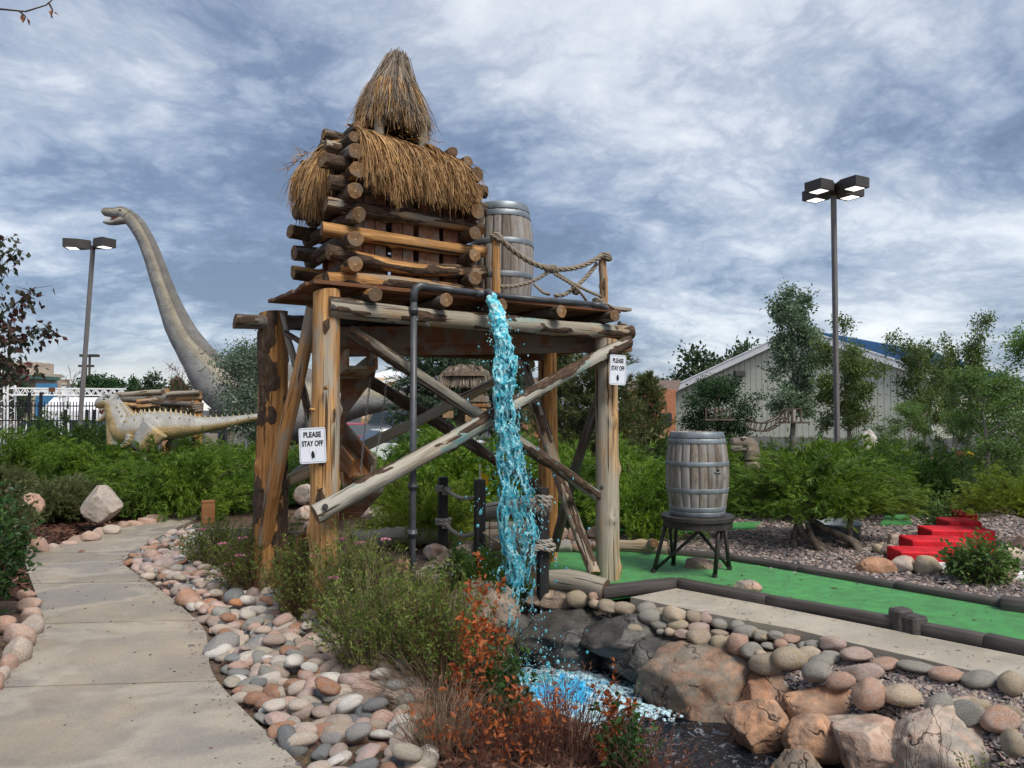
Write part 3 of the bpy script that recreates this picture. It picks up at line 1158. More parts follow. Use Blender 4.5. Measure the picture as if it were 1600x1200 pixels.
# ---- water of the stream
m, nt, b = newmat('stream_water', .07, .5)
co = nt.coord('Object')
wv = nt.noise(nt.mapping(co, scale=(1, 1, 1)), 9, 5, .6, 1.2)
wv2 = nt.noise(co, 26, 3, .6, .6)
fo = nt.math('ADD', nt.maprange(nt.noise(co, 7.5, 6, .7, 1.6), .56, .60), 0)
pool = nt.vmath('DISTANCE', co, (.36, 5.52, -.48), out=1)
pf = nt.maprange(nt.math('ADD', pool, nt.math('MULTIPLY', nt.math('SUBTRACT', wv, .5), .9)), .34, .22)
foam2 = nt.maprange(nt.math('ADD', pool, nt.math('MULTIPLY', nt.math('SUBTRACT', nt.noise(co, 13, 6, .7, 1), .5), 1.5)), .62, .40)
cw = nt.mix(nt.math('MULTIPLY', fo, .42), (.004, .007, .012), (.42, .47, .54))
cw = nt.mix(foam2, cw, nt.mix(wv2, (.22, .48, .60), (.62, .76, .82)))
cw = nt.mix(pf, cw, nt.mix(nt.maprange(wv, .35, .65), (.01, .30, .62), (.05, .52, .86)))
nt.put(b.inputs['Base Color'], cw)
nt.put(b.inputs['Roughness'], nt.math('ADD', .06, nt.math('MULTIPLY', nt.math('MAXIMUM', fo, foam2), .4)))
nt.put(b.inputs['Normal'], nt.bump(nt.math('ADD', wv, nt.math('MULTIPLY', wv2, .5)), .8, .05))
m_water = m
gx, gy = np.meshgrid(np.arange(-.55, 3.6, .02), np.arange(2.0, 6.6, .02))
P = np.c_[gx.ravel(), gy.ravel()]
dpool = np.linalg.norm(P - np.array([.36, 5.52]), axis=1)
z = -.48 + .010 * fbm(np.c_[P * 9, 0 * P[:, 0]], 2, 4) + sstep(.62, .05, dpool) * (.05 + .075 * fbm(np.c_[P * 13, 0 * P[:, 0]], 8, 4))
k = gx.shape
ii, jj = np.meshgrid(np.arange(k[0] - 1), np.arange(k[1] - 1), indexing='ij')
q = np.stack([ii * k[1] + jj, ii * k[1] + jj + 1, (ii + 1) * k[1] + jj + 1, (ii + 1) * k[1] + jj], -1).reshape(-1, 4)
keep = (pdist(P, STREAM) < .95)[q].all(1)
obj('stream_water', Geo().add(np.c_[P, z], [q[keep]]).mesh('stream_water', m_water, True), kind='structure')

# ---- stones: shared meshes, one object each
def cobble_mesh(seed, sub=3, ang=0):
    V, T = ico(sub)
    V = V.copy()
    r = np.random.default_rng(seed)
    if ang:
        for k in range(ang):
            n = rand_unit(1, r)[0]
            dd = r.uniform(.55, .85)
            e = np.maximum(V @ n - dd, 0)
            V = V - e[:, None] * n * .92
    s = r.uniform(.86, 1.1, 3)
    V = np.sign(V) * np.abs(V) ** r.uniform(.85, 1.0)
    V = V * s
    V = V * (1 + .13 * fbm(V * 1.1 + seed * 5, seed, 2)[:, None] + .035 * fbm(V * 3.6 + seed, seed + 3, 3)[:, None])
    V[:, 2] = np.where(V[:, 2] < 0, V[:, 2] * .8, V[:, 2])
    V /= np.abs(V).max(0)
    return V, T


COB = [Geo().add(*(lambda c: (c[0], [c[1]]))(cobble_mesh(40 + k, 3, (0, 2, 4)[k % 3]))).mesh('cobble', m_cobble, True) for k in range(14)]


def with_mat(meshes, mt):
    out = []
    for me in meshes:
        c = me.copy()
        c.materials.clear()
        c.materials.append(mt)
        out.append(c)
    return out


COB_PINK = [Geo().add(*(lambda c: (c[0], [c[1]]))(cobble_mesh(140 + k, 3, 3 + 3 * (k % 3)))).mesh('edging_stone', m_pink, True) for k in range(9)]
COB_BANK = with_mat(COB, m_bank) + [Geo().add(*(lambda c: (c[0], [c[1]]))(cobble_mesh(240 + k, 3, 5 + k))).mesh('bank_stone', m_bank, True) for k in range(4)]

BED = np.array(pxpoly([(480, 1260), (446, 1195), (358, 1110), (316, 1060), (310, 990), (258, 940), (180, 884), (236, 852), (300, 832), (345, 845), (370, 875), (405, 915), (470, 950), (530, 985), (585, 1030), (645, 1075), (670, 1110), (655, 1165), (690, 1260)]))
cb = sheet('cobble_bed', [tuple(p) for p in BED], .006, .02, m_ground)
pts = []
lo, hi = BED.min(0), BED.max(0)
r = np.random.default_rng(3)
spx, spy = .110, .078
row = 0
y = lo[1]
while y < hi[1]:
    x = lo[0] + (row % 2) * spx / 2
    while x < hi[0]:
        pts.append((x + r.normal(0, .028), y + r.normal(0, .024)))
        x += spx
    y += spy
    row += 1
pts = np.array(pts)
pts = pts[inpoly(pts, BED)]
pts = pts[pts[:, 0] > xr(pts[:, 1]) + .045]
pts = pts[np.argsort(np.hypot(pts[:, 0], pts[:, 1]))]
# a second, looser layer lies on the first
top = pts[r.random(len(pts)) < .16] + r.normal(0, .05, (1, 2))
top = top[(top[:, 0] > xr(top[:, 1]) + .1)]
allp = [(x, y, 0) for x, y in pts] + [(x, y, 1) for x, y in top]
allp.sort(key=lambda p: math.hypot(p[0], p[1]))
mass = Geo()
for k, (x, y, lay) in enumerate(allp):
    edge = x - xr(y)
    s = r.lognormal(0, .20)
    a = .069 * s
    b_ = a * r.uniform(.58, .86)
    c = a * r.uniform(.42, .66)
    if lay:
        a, b_, c = a * .85, b_ * .85, c * .85
    z = .012 + c * .45 + lay * .052 + .035 * sstep(0, .5, edge) + r.uniform(-.008, .014)
    rz = r.normal(.15, .7)
    e = (r.normal(0, .22), r.normal(0, .22), rz)
    if k < 290:
        obj('cobble', COB[r.integers(len(COB))], cb, (x, y, z), rot=e, scale=(a, b_, c))
    else:
        V, T = cobble_mesh(900 + k % 12, 2, k % 3)
        from mathutils import Euler
        M3 = np.array(Euler(e).to_matrix())
        mass.add((V * (a, b_, c)) @ M3.T + (x, y, z), [T])
if mass.n:
    obj('cobble_mass', mass.mesh('cobble_mass', m_cobbles, True), cb, kind='stuff')


def px_stones(lst, ox, oy, sc, meshes, name, parent, z0=0.0, flat=.8, seed=1, sink=.2, yoff=0):
    r = np.random.default_rng(seed)
    for k, (cx, cy, w_, h_) in enumerate(lst):
        px, py = cx / sc + ox, (cy + h_ * .5) / sc + oy + yoff
        p = gnd(px, py, z0)
        zq = z0
        for _ in range(4):
            zq = min(0.0, gz(p.x, p.y))
            if zq < -.2:
                zq = -.2
            p = gnd(px, py, zq)
        D = p.y
        wm, hm = w_ / sc * D / F_PX * .54, h_ / sc * D / F_PX * .60
        dm = max(wm * r.uniform(.6, .85), hm * .8)
        zc = zq + hm * (1 - sink)
        obj(name, meshes[r.integers(len(meshes))], parent, (p.x, D + dm * .6, zc), rot=(r.normal(0, .12), r.normal(0, .12), r.normal(0, .3) + PI * r.integers(0, 2)), scale=(wm, dm, hm))


px_stones([(155, 1080, 50, 60), (215, 1050, 130, 90), (300, 1055, 80, 50), (380, 1045, 130, 55), (455, 1020, 130, 65), (515, 995, 120, 65), (575, 975, 100, 70),
           (655, 955, 110, 60), (725, 935, 95, 65), (790, 925, 100, 55), (860, 910, 130, 65), (900, 885, 110, 50), (960, 885, 80, 60), (1020, 870, 70, 50), (1070, 855, 80, 60),
           (1120, 850, 60, 45), (1165, 840, 70, 40), (1310, 820, 80, 45), (1370, 805, 80, 45), (1430, 800, 60, 40), (1480, 790, 70, 40), (1525, 785, 60, 40), (1570, 775, 50, 35),
           (1235, 830, 80, 45), (1640, 765, 70, 40)],
          0, 580, 3.81, COB_PINK, 'edging_stone', path, 0.0, seed=2)
px_stones([(110, 395, 80, 50), (125, 445, 100, 65), (120, 500, 115, 85), (130, 550, 100, 100), (60, 600, 160, 125), (50, 670, 120, 130), (20, 728, 70, 85), (2, 778, 50, 80), (-50, 820, 90, 100), (10, 540, 110, 80)],
          0, 800, 3.0, COB_PINK, 'edging_stone', path, 0.0, seed=6)
bank = thing('stream_bank', None, None)
bank['kind'] = 'structure'
px_stones([(463, 215, 130, 95), (560, 195, 90, 45), (565, 240, 80, 50), (640, 258, 110, 65), (735, 270, 135, 70), (870, 275, 115, 75), (955, 290, 80, 50), (895, 325, 135, 85),
           (1040, 305, 140, 85), (1145, 320, 90, 70), (1230, 330, 110, 80), (1300, 365, 105, 60), (795, 387, 100, 45), (940, 370, 120, 50), (1055, 370, 115, 55), (945, 403, 50, 28),
           (1008, 405, 70, 45), (1080, 415, 110, 45), (1180, 390, 135, 60), (1300, 415, 105, 35), (1175, 445, 140, 95), (1295, 470, 110, 75), (1345, 445, 50, 35), (1420, 480, 140, 120),
           (1490, 520, 130, 90), (1410, 375, 120, 70), (1450, 410, 150, 70), (1540, 430, 90, 60), (1540, 545, 70, 60)],
          780, 880, 3.75, COB_BANK, 'bank_stone', bank, 0.0, seed=3, sink=.3)
px_stones([(50, 430, 110, 60), (130, 430, 100, 50), (85, 490, 80, 35), (160, 480, 80, 55), (220, 500, 70, 45), (220, 450, 120, 40), (290, 490, 80, 45), (345, 485, 100, 50),
           (465, 480, 150, 80), (320, 540, 150, 70), (460, 557, 120, 55), (610, 545, 180, 80), (215, 570, 195, 125), (90, 605, 200, 120), (400, 590, 150, 80), (385, 650, 170, 110),
           (515, 705, 165, 100), (650, 655, 230, 100), (690, 780, 190, 170), (885, 790, 215, 115), (790, 600, 160, 50), (970, 622, 200, 60), (1150, 665, 190, 65), (1350, 695, 190, 80),
           (1530, 715, 160, 130), (1110, 850, 190, 120), (1300, 840, 200, 60), (1295, 890, 200, 120), (1470, 935, 210, 145), (1530, 885, 110, 70), (1540, 1070, 110, 150)],
          1180, 880, 3.75, COB_BANK, 'bank_stone', bank, 0.0, seed=4, sink=.3)


# ---- loose gravel and mulch chips lying on the beds
def scatter_stones(name, poly, n, s0, mat, seed, zfun=None, flat=.6, elong=1.0, parent=None, keep=None):
    r = np.random.default_rng(seed)
    poly = np.asarray(poly)
    lo, hi = poly.min(0), poly.max(0)
    P = np.zeros((0, 2))
    while len(P) < n:
        Q = r.uniform(lo, hi, (n * 2, 2))
        # denser near the viewer
        Q = Q[r.random(len(Q)) < np.clip((5.0 / np.hypot(Q[:, 0], Q[:, 1])) ** 1.0, 0, 1)]
        Q = Q[inpoly(Q, poly)]
        if keep is not None:
            Q = Q[keep(Q)]
        P = np.concatenate([P, Q])
    P = P[:n]
    base = np.array([(1, 0, -.35), (.2, .95, -.3), (-.9, .45, -.35), (-.75, -.7, -.3), (.35, -.95, -.35), (.45, .1, .75), (-.4, .3, .65), (-.1, -.5, .7)])
    T = np.array([(0, 1, 5), (1, 6, 5), (1, 2, 6), (2, 3, 6), (3, 7, 6), (3, 4, 7), (4, 0, 5), (4, 5, 7), (5, 6, 7)])
    a = r.uniform(0, 2 * PI, n)
    S = s0 * r.lognormal(0, .3, (n, 1)) * np.c_[r.uniform(.8, 1.3, n) * elong, r.uniform(.6, 1, n), r.uniform(.5, 1, n) * flat]
    B = base[None] * S[:, None] + r.normal(0, .12, (n, 8, 3)) * S[:, None]
    tilt = r.normal(0, .35, (n, 1))
    B[..., 2] += B[..., 0] * tilt
    V = np.stack([B[..., 0] * np.cos(a)[:, None] - B[..., 1] * np.sin(a)[:, None], B[..., 0] * np.sin(a)[:, None] + B[..., 1] * np.cos(a)[:, None], B[..., 2]], -1)
    V[..., 0] += P[:, :1]
    V[..., 1] += P[:, 1:]
    V[..., 2] += (ground_z(P) + s0 * .22)[:, None]
    T = (T[None] + 8 * np.arange(n)[:, None, None]).reshape(-1, 3)
    return obj(name, Geo().add(V.reshape(-1, 3), [T]).mesh(name, mat), parent, kind='stuff')


scatter_stones('gravel', GRAV_NEAR, 9000, .017, m_gravel, 21, keep=lambda Q: ~inpoly(Q, SLAB) & (pdist(Q, STREAM) > .62))
scatter_stones('gravel', GRAV_FAR, 17000, .024, m_gravel, 22, keep=lambda Q: Q[:, 1] < 11.5)
mul = [(x, y) for x, y in zip(xl(np.linspace(6.4, 13.4, 24)), np.linspace(6.4, 13.4, 24))] + [(-3, 14.5), (-14, 14.5), (-9, 6.4)]
scatter_stones('mulch_chips', mul, 15000, .024, m_chip, 23, flat=.35, elong=1.9)
strip = pxpoly([(640, 1085), (700, 1260), (1150, 1260), (1020, 1150), (860, 1105), (700, 1050)])
scatter_stones('leaf_litter', strip, 3500, .016, m_chip, 24, flat=.4, elong=1.7)


# grit and small debris at the path edges, on the carpet and the walkway
def strewn(name, fn, n, s0, mat, seed, zoff, elong=1.5, flat=.35):
    r = np.random.default_rng(seed)
    P = fn(r, n)
    a = r.uniform(0, 2 * PI, len(P))
    S = s0 * r.lognormal(0, .45, len(P))
    base = np.array([(1, 0, 0), (0, .7, .0), (-1, 0, 0), (0, -.7, 0), (.1, .1, 1)]) * np.array([elong, 1, flat])
    B = base[None] * S[:, None, None]
    V = np.stack([B[..., 0] * np.cos(a)[:, None] - B[..., 1] * np.sin(a)[:, None] + P[:, :1], B[..., 0] * np.sin(a)[:, None] + B[..., 1] * np.cos(a)[:, None] + P[:, 1:2], B[..., 2] + zoff], -1)
    Tq = np.array([(0, 1, 4), (1, 2, 4), (2, 3, 4), (3, 0, 4)])
    obj(name, Geo().add(V.reshape(-1, 3), [(Tq[None] + 5 * np.arange(len(P))[:, None, None]).reshape(-1, 3)]).mesh(name, mat), kind='stuff')


def _edge(r, n):
    y = r.uniform(3.0, 11, n)
    k = r.random(n) < .6
    off = np.abs(r.normal(0, .07, n))
    return np.c_[np.where(k, xr(y) - off, xl(y) + off), y]


def _on(poly):
    def f(r, n):
        poly_ = np.asarray(poly)
        Q = r.uniform(poly_.min(0), poly_.max(0), (n * 6, 2))
        return Q[inpoly(Q, poly_)][:n]
    return f


strewn('grit', _edge, 900, .006, m_gravel, 61, .036)
strewn('grit', lambda r, n: np.c_[xl(np.linspace(3, 11, n)) + r.random(n) * (xr(np.linspace(3, 11, n)) - xl(np.linspace(3, 11, n))), np.linspace(3, 11, n)], 160, .005, m_chip, 62, .036)
strewn('leaf_litter', _on(GREEN), 130, .009, m_chip, 63, .024)
strewn('grit', _on(SLAB), 260, .006, m_gravel, 64, .018)


# ---- boulders
def boulder(name, label, cat, c, size, mat, seed, planes=9, sub=5, rz=0., rough=.05, dmin=.5, dmax=.85, group=None, strata=0, tilt=(0, 0)):
    V, T = ico(sub)
    V = V.copy()
    r = np.random.default_rng(seed)
    V = V * (1 + .22 * fbm(V * .9 + seed, seed, 2)[:, None])
    for k in range(planes):
        n = rand_unit(1, r)[0]
        n[2] = abs(n[2]) * .6 if k % 2 else n[2]
        n /= np.linalg.norm(n)
        e = np.maximum(V @ n - r.uniform(dmin, dmax), 0)
        V = V - e[:, None] * n * .93
    if strata:
        zq = V[:, 2] * strata + .5 * fbm(V * 1.2, seed + 5, 2)
        V[:, :2] *= (1 + .07 * (np.abs((zq % 1) - .5) * 2 - .5))[:, None]
    asp = np.asarray(size) / max(size)
    Q = V * asp
    cr = np.abs(fbm(Q * 2.1 + seed * 1.7, seed + 9, 3))
    V = V * (1 + rough * 1.2 * fbm(Q * 3.4 + seed * 3, seed + 1, 6, .58) - .055 * np.exp(-(cr / .035) ** 2))[:, None]
    V = V / np.abs(V).max(0) * np.asarray(size)
    me = Geo().add(V, [T]).mesh(name, mat, True)
    o = obj(name, me, None, c, rot=(tilt[0], tilt[1], rz))
    return tag(o, label, cat, group)


def pxb(name, label, cat, x0, y0, x1, y1, D, mat, seed, depth=.8, **kw):
    """a boulder that fills the pixel box at distance D"""
    a, b = at(x0, y1, D), at(x1, y0, D)
    s = ((b.x - a.x) / 2, (b.x - a.x) / 2 * depth, (b.z - a.z) / 2)
    return boulder(name, label, cat, (a + b) / 2 + Vector((0, s[1] * .5, 0)), s, mat, seed, **kw)


# shaped rock along the stream
pxb('rock_ledge', 'dark wet rock ledge below the waterfall, behind the blue pool', 'rock', 800, 938, 1010, 1080, 6.2, m_rockgrey, 3, .8, planes=14, rough=.10, strata=3)
pxb('rock_ledge', 'dark wet rock at the left of the ledge, in the spray of the falling water', 'rock', 725, 940, 870, 1070, 6.35, m_rockgrey, 4, .7, planes=12, rough=.10)
pxb('rock_ledge', 'dark flat rock shelf under the first grey bank stones', 'rock', 900, 962, 1110, 1040, 5.85, m_rockgrey, 6, .55, planes=12, rough=.08, strata=2)
pxb('boulder', 'grey slab of rock beside the foam where the stream narrows', 'rock', 935, 1005, 1110, 1100, 5.6, m_rockgrey, 9, .6, planes=14, rough=.08, strata=2)
pxb('boulder', 'big brown rounded rock on the far bank leaning over the dark stream', 'rock', 995, 1022, 1235, 1168, 5.2, m_rockbrown, 12, .75, planes=12, dmin=.6, rough=.07, rz=-.5)
pxb('boulder', 'grey brown capping rock behind the big rounded rock', 'rock', 1040, 1002, 1220, 1062, 5.65, m_rockbrown, 14, .8, planes=13)
pxb('boulder', 'broad orange rock slab on the bank below the river stones', 'rock', 1135, 1052, 1385, 1150, 4.88, m_rockorange, 21, .8, planes=15, rz=-.35, rough=.08)
pxb('boulder', 'orange block of rock at the edge of the dark water', 'rock', 1138, 1090, 1262, 1190, 4.60, m_rockorange, 23, .7, planes=14, rz=-.4, rough=.08)
pxb('boulder', 'round tan boulder between orange rocks just above the water', 'rock', 1232, 1124, 1332, 1205, 4.32, m_rockorange, 26, .9, planes=8, dmin=.65)
pxb('boulder', 'pink brown rock at the bottom edge right of the round tan boulder', 'rock', 1290, 1118, 1450, 1240, 4.10, m_rocksoft, 28, .9, planes=14, rough=.07)
pxb('boulder', 'wide pale grey pink rock slab at the bottom right corner', 'rock', 1390, 1108, 1620, 1250, 4.0, m_rocksoft, 33, .8, planes=12, rough=.07)
pxb('boulder', 'tan rock low on the bank, half under the bottom edge', 'rock', 1190, 1170, 1300, 1260, 4.2, m_rockbrown, 35, .7, planes=9)
pxb('boulder', 'orange rock filling the bank behind the round tan boulder', 'rock', 1235, 1074, 1440, 1172, 4.62, m_rockorange, 37, .7, planes=13)
pxb('boulder', 'pale pink flat rock behind the green plants, left of the dark pipe foot', 'rock', 640, 882, 745, 930, 6.9, m_rocksoft, 41, .8, planes=9)
pxb('boulder', 'brown streambed rock between the plants and the waterfall', 'rock', 672, 915, 815, 1000, 6.35, m_rocktan, 43, .8, planes=10)
pxb('boulder', 'dusky tan rock under the first black rope post', 'rock', 660, 856, 780, 905, 7.7, m_rocktan, 44, .8, planes=9)
pxb('boulder', 'yellowish angular rock beside the foot of the grey pipe', 'rock', 603, 870, 648, 925, 6.6, m_rockred, 45, .9, planes=10)
pxb('boulder', 'small pink stone left of the first rope post', 'rock', 657, 850, 702, 884, 7.9, m_rocksoft, 46, .9)
pxb('boulder', 'grey brown rock around the foot of the third rope post', 'rock', 820, 920, 945, 958, 6.6, m_rocktan, 47, .7)
pxb('boulder', 'pink sandstone lump resting on the green carpet', 'rock', 1147, 907, 1194, 931, 6.55, m_rocksoft, 51, .8, planes=8, dmin=.6)
pxb('boulder', 'tan stone lying under the barrel stand', 'rock', 1058, 874, 1132, 896, 7.45, m_rockbrown, 52, .5, planes=9)
pxb('boulder', 'orange sandstone boulder on the gravel beside the red steps', 'rock', 1340, 872, 1410, 910, 7.4, m_rockred, 53, .7, planes=8, dmin=.6)
pxb('boulder', 'upright pink boulder on the mulch beside the left foreground bush', 'rock', 18, 770, 62, 814, 8.9, m_pink, 54, .9, planes=9, dmin=.6)
pxb('boulder', 'pink slanted boulder on the mulch behind the shaggy shrub', 'rock', 118, 758, 186, 822, 9.7, m_pink, 55, .8, planes=9, dmin=.6)
pxb('boulder', 'pale stone at the left of the red steps', 'rock', 1420, 828, 1455, 848, 8.8, m_pink, 56, .9)
rs = np.random.default_rng(8)
for k, (x, y, s) in enumerate([(1393, 862, 26), (1378, 858, 20), (1418, 884, 34), (1455, 886, 40), (1402, 848, 28), (1585, 872, 46), (1570, 895, 40), (1600, 850, 30)]):
    D = gnd(x, y + s / 3).y
    names = ['small tan stone left of the lowest red step', 'small stone leftmost of the row by the red steps', 'tan stone in front of the lowest red step', 'wide pale stone in front of the lowest red step',
             'pale stone beside the second red step', 'pinkish rock right of the leafy shrub at the right edge', 'tan rock low at the right edge behind the gravel', 'stone at the right edge above the other two']
    pxb('stone', names[k], 'stone', x - s * .6, y - s * .42, x + s * .6, y + s * .42, D, m_bank if k % 2 else m_rocksoft, 80 + k, .8, sub=3, planes=7)
# a heap of pale pink rock behind the log tower
for k, (x0, y0, x1, y1, D) in enumerate([(455, 755, 500, 790, 11.2), (500, 770, 560, 812, 10.6), (560, 790, 610, 828, 9.9), (535, 748, 590, 785, 11.6), (600, 800, 640, 828, 9.6), (455, 790, 490, 815, 10.3), (470, 812, 520, 838, 9.4)]):
    nm = ['topmost left pale rock', 'large pale rock', 'blocky pink rock', 'upper right pale rock', 'small right hand rock', 'small left rock', 'front left rock'][k]
    pxb('boulder', nm + ' of the heap behind the log tower', 'rock', x0, y0, x1, y1, D, m_rocksoft, 60 + k, .8, sub=3, planes=9, group='rock heap behind the tower')
# ------------------------------------------------------------------ the log tower
def T(u, v_, z):
    """tower frame: u along the front to the right, v to the back"""
    return Vector((-1.37 + .832 * u - .555 * v_, 5.5 + .555 * u + .832 * v_, z))


UD, VD = Vector((.832, .555, 0)), Vector((-.555, .832, 0))
_ls = [0]


def log(name, p0, p1, r0, r1=None, parent=None, mat=None, bark=.3, seed=None, n=20, bend=.012, knots=3, res=.03, label=None):
    """a round log: tapered, slightly bent, knotted, with leftover bark; local Z along the log"""
    p0, p1 = Vector(p0), Vector(p1)
    r1 = r0 if r1 is None else r1
    mat = mat or m_log
    _ls[0] += 1
    seed = seed or 300 + _ls[0]
    r = np.random.default_rng(seed)
    L = (p1 - p0).length
    m_ = max(8, min(110, int(L / res)))
    t = np.linspace(0, 1, m_)
    th = np.arange(n) * 2 * PI / n
    tt, hh = np.meshgrid(t, th, indexing='ij')
    rad = r0 + (r1 - r0) * tt
    C = np.stack([np.cos(hh), np.sin(hh), tt * L], -1).reshape(-1, 3)
    S = C * np.array([1.0, 1.0, 3.2]) + seed * 7.7
    lump = fbm(S * np.array([.8, .8, .5]), seed, 3).reshape(m_, n)
    bk = fbm(S * np.array([1.15, 1.15, .95]) + 91, seed + 2, 4).reshape(m_, n)
    thr = np.interp(bark, [0, .15, .3, .5, .7, 1], [1.2, .42, .22, .0, -.22, -1.2])
    bmask = sstep(thr - .06, thr + .10, bk)
    fine = fbm(S * np.array([3.2, 3.2, 2.6]), seed + 5, 3).reshape(m_, n)
    rr = rad * (1 + .075 * lump) + bmask * (.10 * r0 + .11 * r0 * fine)
    for k in range(knots):
        kz, ka, ks = r.uniform(.08, .92), r.uniform(0, 2 * PI), r.uniform(.6, 1.1) * r0
        da = np.abs((hh - ka + PI) % (2 * PI) - PI) * r0
        dd = np.hypot(da, (tt - kz) * L * .8)
        rr = rr + .22 * r0 * np.exp(-(dd / ks / .45) ** 2)
    bx = bend * L * np.sin(PI * t) * r.normal() + .25 * bend * L * np.sin(2.4 * PI * t + r.uniform(0, 6))
    by = bend * L * np.sin(PI * t) * r.normal() + .25 * bend * L * np.sin(2.1 * PI * t + r.uniform(0, 6))
    # sawn ends: slightly oblique
    o0, o1 = r.normal(0, .10, 2), r.normal(0, .10, 2)
    zz_ = tt * L
    ob = (1 - sstep(0, .25, tt))[..., None] * o0 + sstep(.75, 1, tt)[..., None] * o1
    zz_ = zz_ + rr * (np.cos(hh) * ob[..., 0] + np.sin(hh) * ob[..., 1])
    V = np.stack([np.cos(hh) * rr + bx[:, None], np.sin(hh) * rr + by[:, None], zz_], -1).reshape(-1, 3)
    i, j = np.meshgrid(np.arange(m_ - 1), np.arange(n), indexing='ij')
    q = np.stack([i * n + j, i * n + (j + 1) % n, (i + 1) * n + (j + 1) % n, (i + 1) * n + j], -1).reshape(-1, 4)
    G = Geo()
    G.add(V, [q], 0, bmask.ravel())
    for e, base in ((0, 0), (1, (m_ - 1) * n)):
        ring = V[base:base + n]
        c = ring.mean(0)
        inner = c + (ring - c) * .93
        inner[:, 2] += (-.003 if e == 0 else .003)
        cv = np.concatenate([ring, inner, [c + np.array([0, 0, -.003 if e == 0 else .003])]])
        jj_ = np.arange(n)
        j2 = (jj_ + 1) % n
        if e == 0:
            G.add(cv, [np.stack([j2, jj_, n + jj_, n + j2], -1), np.stack([n + j2, n + jj_, np.full(n, 2 * n)], -1)], 1, 0)
        else:
            G.add(cv, [np.stack([jj_, j2, n + j2, n + jj_], -1), np.stack([n + jj_, n + j2, np.full(n, 2 * n)], -1)], 1, 0)
    me = G.mesh(name, [mat, m_cap], True, 'bark')
    sm = np.ones(len(me.polygons), bool)
    sm[np.array([p.material_index for p in me.polygons]) == 1] = False
    me.polygons.foreach_set('use_smooth', sm)
    qd = Vector((0, 0, 1)).rotation_difference((p1 - p0).normalized()) @ Quaternion((0, 0, 1), r.uniform(0, 6))
    o = obj(name, me, parent, p0, rot=qd)
    if label:
        o['label'] = label
    return o


def knot(p, dv, r0, parent, mat=None):
    """stub of a cut branch"""
    p = Vector(p)
    return log('branch_stub', p - Vector(dv) * .03, p + Vector(dv) * .035, r0, r0 * .8, parent, mat or m_post, 0, n=10, knots=0, res=.02)


tw = thing('log_tower', 'rustic log platform on four tall log posts with crossed log braces over the rocky stream', 'log tower', T(1.35, .5, 0))
FL0, FR0 = T(0, 0, -.12), T(2.72, 0.0, -.16)
p_fl = log('post', FL0, T(-.005, 0, 2.47), .108, .100, tw, m_post, .26, 911, n=28, knots=7, bend=.003, res=.022)
p_rl = log('post', T(-.10, 1.08, -.1), T(-.085, 1.08, 2.43), .128, .118, tw, m_postor, .44, 905, n=28, knots=6, bend=.004, res=.022)
p_fr = log('post', FR0, T(2.72, 0.0, 2.27), .112, .106, tw, m_postgrey, .06, 921, n=28, knots=8, bend=.003, res=.022)
p_rr = log('post', T(2.78, 1.02, -.05), T(2.78, 1.02, 2.22), .108, .10, tw, m_postor, .05, 931, n=24, knots=4, bend=.004)
for (px, py), D, rr in (((943, 629), 6.84, .02), ((951, 861), 6.84, .019), ((535, 606), 5.41, .016), ((504, 640), 5.4, .014)):
    knot(at(px, py, D), (-.1, -.9, .1) if px != 535 else (.9, -.3, .1), rr, p_fr if px > 800 else p_fl)
# beams and joists
log('front_beam', T(-.02, -.075, 2.355), T(3.0, -.03, 2.345), .074, .068, tw, m_logstain, .36, 945, n=24, knots=5, bend=.006, label='front beam log with a pale blue green stain under the water outlet')
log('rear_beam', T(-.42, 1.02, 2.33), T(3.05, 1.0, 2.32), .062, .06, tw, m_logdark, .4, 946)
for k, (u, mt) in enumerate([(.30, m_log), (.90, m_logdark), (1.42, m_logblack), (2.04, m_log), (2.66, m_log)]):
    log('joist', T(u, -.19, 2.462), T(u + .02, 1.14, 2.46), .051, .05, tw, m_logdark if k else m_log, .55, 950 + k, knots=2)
plank('deep_beam', T(.30, .86, 2.18), T(3.12, .10, 2.30), .05, .26, m_redboard, tw)
plank('deep_beam', T(.2, .96, 2.20), T(2.7, .98, 2.22), .05, .22, m_redboard, tw)
plank('end_beam', T(2.9, -.06, 2.30), T(2.9, 1.05, 2.30), .05, .24, m_redboard, tw)
r = np.random.default_rng(61)
for k in range(9):
    v0 = -.105 + k * .132
    u0, u1 = -.13 + r.normal(0, .015), 2.83 + r.normal(0, .02)
    plank('deck_plank', T(u0, v0 + .06, 2.522 + r.normal(0, .002)), T(u1, v0 + .06, 2.522 + r.normal(0, .002)), .122, .03, m_redboard, tw)
plank('deck_trim', T(2.6, -.02, 2.56), T(2.98, -.02, 2.556), .10, .03, m_greyboard, tw)
# braces
log('front_brace', at(494, 806, 5.22), at(983, 534, 7.05), .066, .055, tw, m_brace, .52, 960, knots=6, bend=.01, label='long front brace, pale and bare at its low end, dark and wet in the middle')
log('front_brace', at(545, 517, 5.62), at(932, 775, 6.98), .048, .052, tw, m_logblack, .42, 961, knots=5, bend=.008)
log('rear_brace', at(560, 583, 6.9), at(871, 780, 7.95), .055, .05, tw, m_logdark, .55, 962, bend=.006)
log('rear_brace', at(452, 752, 6.55), at(832, 568, 7.85), .052, .047, tw, m_loggrey, .05, 963, bend=.006)
log('side_brace', at(817, 562, 7.8), at(929, 897, 6.72), .052, .058, tw, m_loggrey, .38, 964, bend=.01, label='leaning side brace with a sawn pale end hanging just above the carpet')
log('side_brace', at(936, 622, 7.02), at(866, 858, 7.75), .046, .05, tw, m_logdark, .2, 965, bend=.006)
log('side_brace', at(489, 481, 5.60), at(412, 860, 6.28), .05, .062, tw, m_postor, .05, 966, bend=.014, knots=6)
